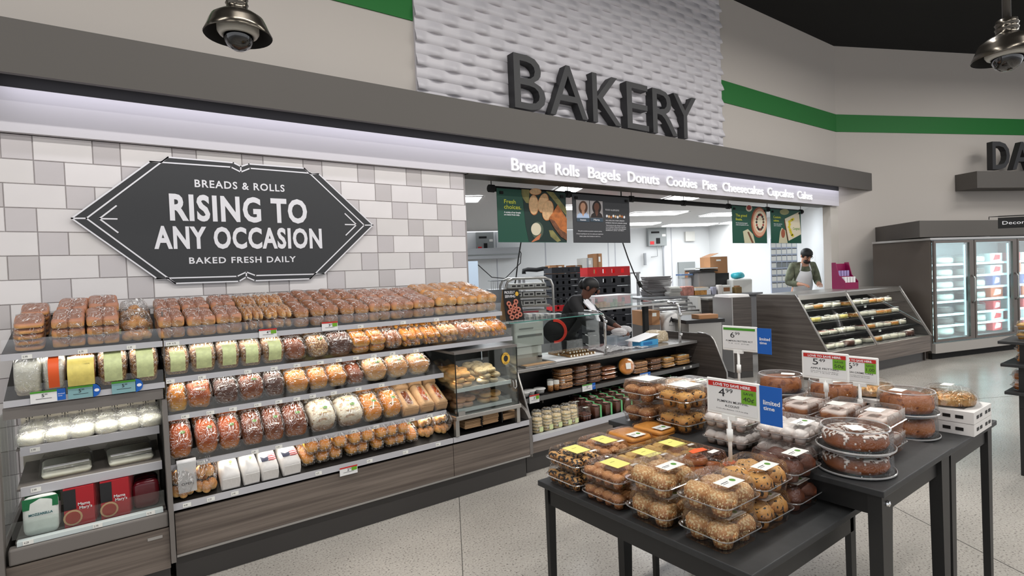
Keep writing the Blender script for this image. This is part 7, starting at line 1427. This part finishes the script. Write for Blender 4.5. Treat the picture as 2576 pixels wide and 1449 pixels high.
clam('minia', 'mini_muffin_box', 0.165, 0.20, 0.068, muffins(3, 4, 'minichoc', 0.025, dome=0.7), 'yellow'); clam('minib', 'mini_muffin_box', 0.165, 0.20, 0.068, muffins(3, 4, 'minibrown', 0.025, dome=0.7), 'yellow')
clam('miniy', 'mini_muffin_box', 0.165, 0.20, 0.068, muffins(3, 4, 'miniyel', 0.025, dome=0.7), 'yellow')
clam('pump', 'pumpkin_cookie_box', 0.15, 0.20, 0.068, slabs(3, 'pumpkin', 'cookie'), 'white')
clam('donut', 'doughnut_box', 0.19, 0.185, 0.09, donuts(2, 2, 'donutb', 0.042, True), 'orange')
clam('powder', 'powdered_doughnut_box', 0.20, 0.20, 0.07, muffins(4, 4, 'powder', 0.027, dome=0.8), 'white')
clam('talloat', 'muffin_box', 0.185, 0.18, 0.10, muffins(2, 2, 'minibrown', 0.043, dome=0.6), 'seal'); clam('tallchip', 'muffin_box', 0.185, 0.18, 0.10, muffins(2, 2, 'choc', 0.043, dome=0.7), 'seal')
clam('pastry', 'iced_pastry_box', 0.15, 0.24, 0.07, slabs(1, 'icing', 'pastry')); clam('scone', 'pastry_box', 0.20, 0.18, 0.08, slabs(2, 'cookiey', 'pastry'), 'white')
clam('darkcook', 'cookie_box', 0.16, 0.16, 0.08, slabs(2, 'choco', 'brownie'), 'white')
grid = [ # kit, x, y, layers, look
 ('minia', 1.485, 1.655, 2, 'mini chocolate-chip muffins, pale yellow label'), ('minib', 1.655, 1.665, 2, 'brown mini muffins, pale yellow label'), ('pump', 1.815, 1.665, 2, 'orange pumpkin cookies'), ('pump', 1.975, 1.655, 2, 'orange pumpkin cookies'),
 ('minib', 1.480, 1.435, 2, 'brown mini muffins, pale yellow label'), ('miniy', 1.650, 1.440, 2, 'yellow mini muffins, pale yellow label'), ('miniy', 1.820, 1.440, 2, 'yellow mini muffins, pale yellow label'),
 ('bigmuf', 1.495, 1.225, 2, 'large oat muffins'), ('donut', 1.695, 1.230, 2, 'brown ring doughnuts, orange tag'), ('donut', 1.895, 1.235, 1, 'brown ring doughnuts, orange tag'),
 ('bigmuf', 1.510, 1.015, 2, 'large oat muffins'), ('chipmuf', 1.712, 1.020, 2, 'large chocolate-chip muffins'), ('darkmuf', 1.915, 1.020, 2, 'dark brown muffins')]
place = ['far left corner', 'far row, second', 'far row, third', 'far row, fourth', 'second row left', 'second row middle', 'second row right', 'third row left', 'third row middle', 'third row right', 'near corner', 'near row middle', 'near row right']
rnd = random.Random(31)
for g, (key, x, y, n, look) in enumerate(grid):
    for q in range(n):
        k = KITS[key]; k.go((x+rnd.uniform(-.003, .003), y+rnd.uniform(-.003, .003), T1+0.001+q*(k.h+0.0025)), (0, 0, rnd.uniform(-.035, .035)), 'clear box of %s, %s, %s of stack' % (look, place[g], ['bottom', 'top'][q] if n > 1 else 'top'), 'boxes on the low front table')
# taller table
for i, (x, y) in enumerate(((2.10, 1.80), (2.10, 1.585))):
    for q in range(2): k = KITS[['talloat', 'tallchip'][i]]; k.go((x, y, T2+0.001+q*(k.h+0.003)), (0, 0, 0.03-0.06*i), '%s muffins in clear box with white seal, %s box of the far left stacks' % (['brown', 'chocolate-chip'][i], ['lower', 'upper'][q]), 'sealed muffin boxes')
for i, (x, y) in enumerate(((2.085, 1.315), (2.09, 1.085))):
    for q in range(2): k = KITS['powder']; k.go((x, y, T2+0.001+q*(k.h+0.003)), (0, 0, 0.04*i), 'powdered mini doughnuts in clear box, %s of the %s stack on the taller table' % (['bottom', 'top'][q], ['farther', 'nearer'][i]), 'powdered doughnut boxes')
def bundt(key, r, h, cr, drip=None):
    t = mk('boxed_ring_cake'); 
    put('cake', MB().lathe([(r*0.18, 0.010), (r*0.82, 0.010), (r*0.90, h*0.35), (r*0.86, h*0.72), (r*0.62, h*0.86), (r*0.34, h*0.80), (r*0.2, h*0.5), (r*0.18, 0.010)], 32).mesh('cake', CR[cr], True), t)
    if drip:
        b = MB(); n, m_ = 120, 14; V = []; Fs = []; prf = [(0.24, 0.66), (0.34, 0.81), (0.46, 0.865), (0.62, 0.885), (0.74, 0.85), (0.84, 0.78), (0.89, 0.70), (0.905, 0.62), (0.915, 0.5), (0.92, 0.38)]
        def P_(a, u): k = min(int(u*9), 8); f_ = u*9-k; q0, q1 = prf[k], prf[k+1]; R_ = (q0[0]+(q1[0]-q0[0])*f_)*r; Z_ = (q0[1]+(q1[1]-q0[1])*f_)*h; return Vector((R_*math.cos(a), R_*math.sin(a), Z_))
        for i in range(n):
            for k in range(m_+1): V.append(P_(2*math.pi*i/n, k/m_))
        for i in range(n):
            for k in range(m_):
                c_ = P_(2*math.pi*(i+.5)/n, (k+.5)/m_); v_ = noise.noise(c_*62)+0.5*noise.noise(c_*130)
                if v_ > (0.10 if k < 8 else 0.26+0.07*(k-8)): Fs.append((i*(m_+1)+k, ((i+1) % n)*(m_+1)+k, ((i+1) % n)*(m_+1)+k+1, i*(m_+1)+k+1))
        b.add(V, Fs); io = put('icing', b.mesh('icing', mat('icing_patchy', (0.90, 0.86, 0.83), 0.4), True), t); io['kind'] = 'stuff'; sd = io.modifiers.new('th', 'SOLIDIFY'); sd.thickness = 0.003; sd.offset = 1
    n = 72; rings = []
    for rr_, z, am in ((r*1.04, 0.0, 0), (r*1.06, 0.006, 0.012), (r*1.0, 0.010, 0), (r*0.985, h*0.8, 0.01), (r*0.95, h*0.95, 0.012), (r*0.86, h, 0), (r*0.4, h*0.985, 0)): rings.append([((rr_*(1+am*(i % 2)))*math.cos(2*math.pi*i/n), (rr_*(1+am*(i % 2)))*math.sin(2*math.pi*i/n), z) for i in range(n)])
    put('dome', MB().loft(rings, False, True).mesh('dome', SHELL, True), t); put('rim', MB().lathe([(r*1.06, 0.004), (r*1.08, 0.006), (r*1.08, 0.010), (r*1.06, 0.011)], 40).mesh('rim', film('rim_plastic', 0.4, 0.8, (0.95, 0.95, 0.95), 0.08, haze=0.35)), t); put('tray', MB().lathe([(0.001, 0.001), (r*1.0, 0.001), (r*1.02, 0.005), (r*0.9, 0.008), (0.001, 0.008)], 32).mesh('tray', TL), t)
    put('ridge', MB().lathe([(r*0.90, h+0.0005), (r*0.93, h+0.003), (r*0.95, h-0.001)], 40).mesh('ridge', film('rim_plastic', 0.4, 0.8)), t)
    put('label', MB().box(-r*0.62, -r*0.05, -r*0.05, r*0.40, h+0.0035, h+0.0045).mesh('label', PAPER), t)
    k = Kit(t); k.h = h; k.w = r*2.2; KITS[key] = k; return k
bundt('bundt', 0.115, 0.075, 'crumbcake', True); bundt('ring', 0.11, 0.095, 'pound')
for q in range(2): KITS['bundt'].go((2.115, 0.868, T2+0.001+q*0.080), (0, 0, 0.9), 'round dark ring cake with white icing, %s of two at the near corner' % ['lower', 'upper'][q], 'iced ring cakes')
# iced loaf cakes in long ribbed boxes
lc = mk('loaf_cake_box'); put('cake', MB().rr([(0.19, 0.085, 0.02, 0.008), (0.205, 0.10, 0.02, 0.05), (0.19, 0.09, 0.025, 0.062)], 4).mesh('cake', CR['icing'], True), lc); put('tray', MB().rr([(0.20, 0.10, 0.02, 0.0), (0.215, 0.112, 0.02, 0.03)], 4, cap1=False).mesh('tray', SHELL), lc)
rb = MB(); n = 40
put('lid', MB().rr([(0.225, 0.12, 0.022, 0.031), (0.215, 0.112, 0.02, 0.034), (0.205, 0.104, 0.02, 0.078), (0.19, 0.09, 0.018, 0.084)], 4, cap0=False).mesh('lid', SHELL), lc); put('flange', MB().rr([(0.225, 0.12, 0.022, 0.030), (0.232, 0.127, 0.024, 0.032), (0.225, 0.12, 0.022, 0.034)], 4, cap0=False, cap1=False).mesh('flange', film('flange_plastic', 0.35, 0.7)), lc)
rz = MB()
for i in range(26): x = -0.095+i*0.0075; rz.box(x, x+0.003, -0.056, -0.0545, 0.036, 0.076)
tag(put('ribs', rz.mesh('ribs', film('rib_plastic', 0.3, 0.7, (0.97, 0.97, 0.97), 0.08)), lc), kind='stuff')
put('label', MB().box(-0.085, -0.02, -0.03, 0.025, 0.085, 0.0857).mesh('label', PAPER), lc)
lk = Kit(lc)
for i, (x, y, n) in enumerate(((2.375, 1.165, 2), (2.385, 1.025, 2), (2.375, 0.885, 2))):
    for q in range(n): lk.go((x, y, T2+0.001+q*0.087), (0, 0, 0.02*i), 'white-iced loaf cake in ribbed box, %s pair from the near edge, %s one' % (['third', 'second', 'nearest'][i], ['lower', 'upper'][q]), 'iced loaf cakes')
for i, (x, y) in enumerate(((2.36, 1.42), (2.52, 1.43))): KITS['pastry'].go((x, y, T2+0.001), (0, 0, 0.5), 'clear box of iced strip pastry in the middle of the taller table, %s' % ['left one', 'right one'][i], 'iced strip pastries')
for i, (x, y, key, n) in enumerate(((2.33, 1.80, 'scone', 2), (2.50, 1.82, 'powder', 2), (2.34, 1.62, 'darkcook', 2), (2.51, 1.63, 'scone', 1))):
    for q in range(n): k = KITS[key]; k.go((x, y, T2+0.001+q*(k.h+0.003)), (0, 0, 0.05*i), '%s in clear box behind the tall price signs, %s, %s' % (dict(scone='yellow pastries', powder='powdered doughnuts', darkcook='dark brownies')[key], ['far left', 'far right', 'near left', 'near right'][i], ['lower', 'upper'][q]), 'boxes at the back of the taller table')
# third table
T3 = 0.835
for i, (x, y, n) in enumerate(((2.78, 0.93, 2), (2.80, 1.24, 2), (2.80, 1.50, 2))):
    for q in range(n): KITS['ring'].go((x, y, T3+0.001+q*0.099), (0, 0, i), 'plain golden ring cake in dome, %s of the %s stack, right-hand table' % (['lower', 'upper'][q], ['near', 'middle', 'far'][i]), 'plain ring cakes')
fd = mk('foil_dome_cake'); put('cake', MB().lathe([(0.001, 0.004), (0.10, 0.006), (0.104, 0.03), (0.09, 0.05), (0.001, 0.055)], 24).mesh('cake', mat('foil_gold', (0.72, 0.55, 0.34), 0.2, 0.8, bump=1.0, bs=60), True), fd)
put('dome', MB().lathe([(0.118, 0.0), (0.12, 0.006), (0.112, 0.012), (0.105, 0.05), (0.07, 0.078), (0.001, 0.084)], 28).mesh('dome', SHELL, True), fd); put('label', MB().box(-0.03, 0.03, -0.02, 0.02, 0.0835, 0.085).mesh('label', PAPER), fd); fk = Kit(fd)
WB2 = mat('box_white', (0.90, 0.89, 0.88), 0.5)
bx_ = []
for i, (x, y, z) in enumerate(((3.05, 0.86, T3), (3.05, 0.86, T3+0.052), (3.02, 1.16, T3), (3.02, 1.16, T3+0.052))):
    t = thing('white_cake_box', 'white vented cake box with window, %s of the %s pair' % (['lower', 'upper'][i % 2], ['near', 'far'][i // 2]), 'box', (x, y, z+0.001), 0, 'white cake boxes'); sgn = -1
    lobj('box', MB().box(-0.125, 0.125, -0.125, 0.125, 0, 0.05), WB2, t); lobj('window', MB().box(-0.08, 0.08, -0.08, 0.08, 0.0502, 0.0506), mat('window_dark', (0.34, 0.28, 0.27), 0.3), t)
    for f in (-0.075, -0.03, 0.045, 0.09): lobj('vent', MB().box(f-0.014, f+0.014, -0.1265, -0.1252, 0.018, 0.032), CASED, t); lobj('vent', MB().box(-0.1265, -0.1252, f-0.014, f+0.014, 0.018, 0.032), CASED, t)
for i, (x, y, z) in enumerate(((3.05, 0.86, T3+0.104), (3.02, 1.16, T3+0.104), (3.05, 1.45, T3), (3.08, 1.72, T3))): fk.go((x, y, z+0.001), (0, 0, 0.3*i), 'domed cake wrapped in gold foil, %s from the near edge of the right-hand table' % NUM[i], 'foil domed cakes')
for i, (x, y, key) in enumerate(((2.80, 1.78, 'scone'),)): k = KITS[key]; k.go((x, y, T3+0.001), 0, 'clear box of yellow pastries at the far left of the right-hand table', 'boxes at the back of the taller table')
# ------------------------------------------------------------------ price signs on white stems
def stemsign(label, X, ya, yb, z0, z1, ystem, zbase, red, price, cents, save, lines, small, tab, yoff=0.0):
    """card facing the aisle on the left (-x); ya is its far edge, yb its near edge"""
    t = thing('stem_price_sign', label, 'price sign', (X, ya, z0), math.radians(-90)); w_ = ya-yb; h = z1-z0; s_ = w_
    lobj('frame', MB().rr([(w_, 0.007, 0.003, 0)], 2).box(0, w_, -0.004, 0.004, 0, h) if False else MB().box(0, w_, -0.004, 0.004, 0, h), RIM, t, False).modifiers.new('bv', 'BEVEL').width = 0.003
    lobj('card', MB().box(w_*0.045, w_*0.955, -0.0055, -0.0045, h*0.09, h*0.93), CARD, t)
    lobj('band', MB().box(w_*0.05, w_*0.95, -0.0068, -0.0058, h*(0.79 if red else 0.83), h*0.925), REDB if red else GBAND, t)
    if red: text('band_lettering', 'LOVE TO SAVE HERE.', w_*0.15, w_*0.86, h*0.815, h*0.89, -0.0072, WL, t, bold=0.03, world=False)
    text('price', price, w_*0.25, w_*0.37, h*0.53, h*0.76, -0.0062, INK, t, bold=0.0, world=False); text('cents', cents, w_*0.385, w_*0.52, h*0.645, h*0.76, -0.0062, INK, t, world=False)
    if save:
        lobj('save_box', MB().box(w_*0.68, w_*0.945, -0.0066, -0.0058, h*0.42, h*0.785), CGREEN, t); text('save_lettering', 'SAVE', w_*0.72, w_*0.90, h*0.66, h*0.73, -0.0070, INK, t, world=False); text('save_lettering', save, w_*0.715, w_*0.91, h*0.49, h*0.61, -0.0070, INK, t, world=False)
    for i, (ln_, a, c) in enumerate(lines): z = h*(0.40-0.115*i); text('product_lettering', ln_, w_*a, w_*c, z-h*0.03, z+h*0.035, -0.0062, INK, t, bold=0.005, world=False)
    for i, ln_ in enumerate(small): z = h*(0.40-0.115*len(lines)-0.055*i+0.02); text('small_print', ln_, w_*0.2, w_*0.8, z-h*0.015, z+h*0.012, -0.0062, INK, t, world=False)
    if tab: lobj('blue_tab', MB().rr([(w_*0.38, 0.002, 0.0008, 0)], 1).box(w_*1.0, w_*1.37, -0.0035, -0.001, -h*0.02, h*0.97) if False else MB().box(w_*1.0, w_*1.37, -0.0035, -0.001, -h*0.02, h*0.97), BLUE, t); text('tab_lettering', 'limited', w_*1.06, w_*1.34, h*0.50, h*0.62, -0.0042, WL, t, bold=0.02, world=False); text('tab_lettering', 'time', w_*1.06, w_*1.25, h*0.36, h*0.46, -0.0042, WL, t, bold=0.02, world=False)
    xs = ya-ystem; dz = z0-zbase
    lobj('stem', MB().tube([(xs, 0.0, -dz), (xs, 0.0, -0.002)], 0.0065, 10), RIM, t, True); lobj('joint', MB().tube([(xs, 0, -dz*0.42-0.02), (xs, 0, -dz*0.42+0.02)], 0.0105, 10), RIM, t, True); lobj('clip', MB().box(xs-0.025, xs+0.025, -0.006, 0.006, -0.012, 0.004), RIM, t)
    return t
def sgn(X, u0, u1, v0, v1):
    p0 = atx(u0, v0, X); p1 = atx(u1, v0, X); p2 = atx(u0, v1, X); return p0.y, p1.y, p2.z, p0.z
y0, y1, z0, z1 = sgn(1.68, 1778, 1911, 947, 1035)
stemsign('white sign with red band, 4.99 pumpkin muffins, blue tab, on the front table', 1.68, y0, y1, z0, z1, atx(1835, 1060, 1.68).y, 0.935, True, '4', '99', '40¢', (('PUMPKIN MUFFINS,', 0.22, 0.80), ('4-COUNT', 0.37, 0.64)), ('From the Bakery, 13.4-oz pkg.',), True)
y0, y1, z0, z1 = sgn(2.57, 1817, 1905, 818, 879)
stemsign('white sign with green band, 6.99 pumpkin fritters, at the back', 2.57, y0, y1, z0, z1, atx(1858, 900, 2.57).y, 0.95, False, '6', '99', None, (('PUMPKIN FRITTERS 4CT', 0.12, 0.88),), ('14 oz pkg.',), True)
y0, y1, z0, z1 = sgn(2.43, 2017, 2135, 881, 948)
stemsign('white sign with red band, 5.49 apple fritters, overlapping the one behind', 2.43, y0, y1, z0, z1, atx(2078, 960, 2.43).y, 1.03, True, '5', '49', '50¢', (('APPLE FRITTERS', 0.2, 0.80),), ('With Glaze, From the Bakery,', '4 ct, 14-oz pkg.'), False)
y0, y1, z0, z1 = sgn(2.60, 2108, 2210, 892, 958)
stemsign('white sign with red band, 6.59 creme cake, partly behind the apple sign', 2.60, y0, y1, z0, z1, atx(2163, 970, 2.60).y, 0.8605, True, '6', '59', '1.00', (('LEMON CRÈME CAKE', 0.15, 0.88),), ('Lemon or Other Assorted Varieties,', 'From the Bakery, 29-oz pkg.'), False)
# ------------------------------------------------------------------ stepped stand at the right edge
st = thing('stepped_stand', 'stack of black nested tables at the right edge of the picture', 'table', (5.6, 0.9, 0))
for k, (z, x0) in enumerate(((0.615, 5.20), (0.815, 5.17), (0.975, 5.17))):
    obj('top', MB().box(x0+k*0.03, x0+1.3, 0.45, 1.13+0.02*k, z-0.022, z), TB, st, bevel=0.003)
    obj('apron', MB().box(x0+k*0.03+0.05, x0+1.2, 0.50, 1.06, z-0.12 if k == 0 else z-0.2+0.001, z-0.023), TL, st)
    obj('bolt', MB().lathe([(0.011, 0), (0.002, 0.008)], 10, cap1=True).xf(Matrix.Translation((x0+k*0.03+0.049, 0.98, z-0.06)) @ Matrix.Rotation(math.radians(-90), 4, 'Y')), CHR, st)
for x in (5.27, 6.35):
    for y in (1.06, 0.52): obj('leg', MB().loft([[(x, y-0.04, 0), (x+0.045, y-0.04, 0), (x+0.045, y, 0), (x, y, 0)], [(x-0.02, y-0.07, 0.494), (x+0.06, y-0.07, 0.494), (x+0.06, y, 0.494), (x-0.02, y, 0.494)]]), TL, st)
for k, (z, key, n) in enumerate(((0.616, 'pastry', 2), (0.816, 'pump', 2), (0.976, 'miniy', 2))):
    for j in range(2):
        for q in range(n): kk = KITS[key]; kk.go((5.36+k*0.03, 1.0-j*0.235, z+q*(kk.h+0.003)), (0, 0, 0.05*j), 'clear bakery box on the stepped stand, %s tier, %s %s box' % (['bottom', 'middle', 'top'][k], ['far', 'near'][j], ['lower', 'upper'][q]), 'boxes on the stepped stand')
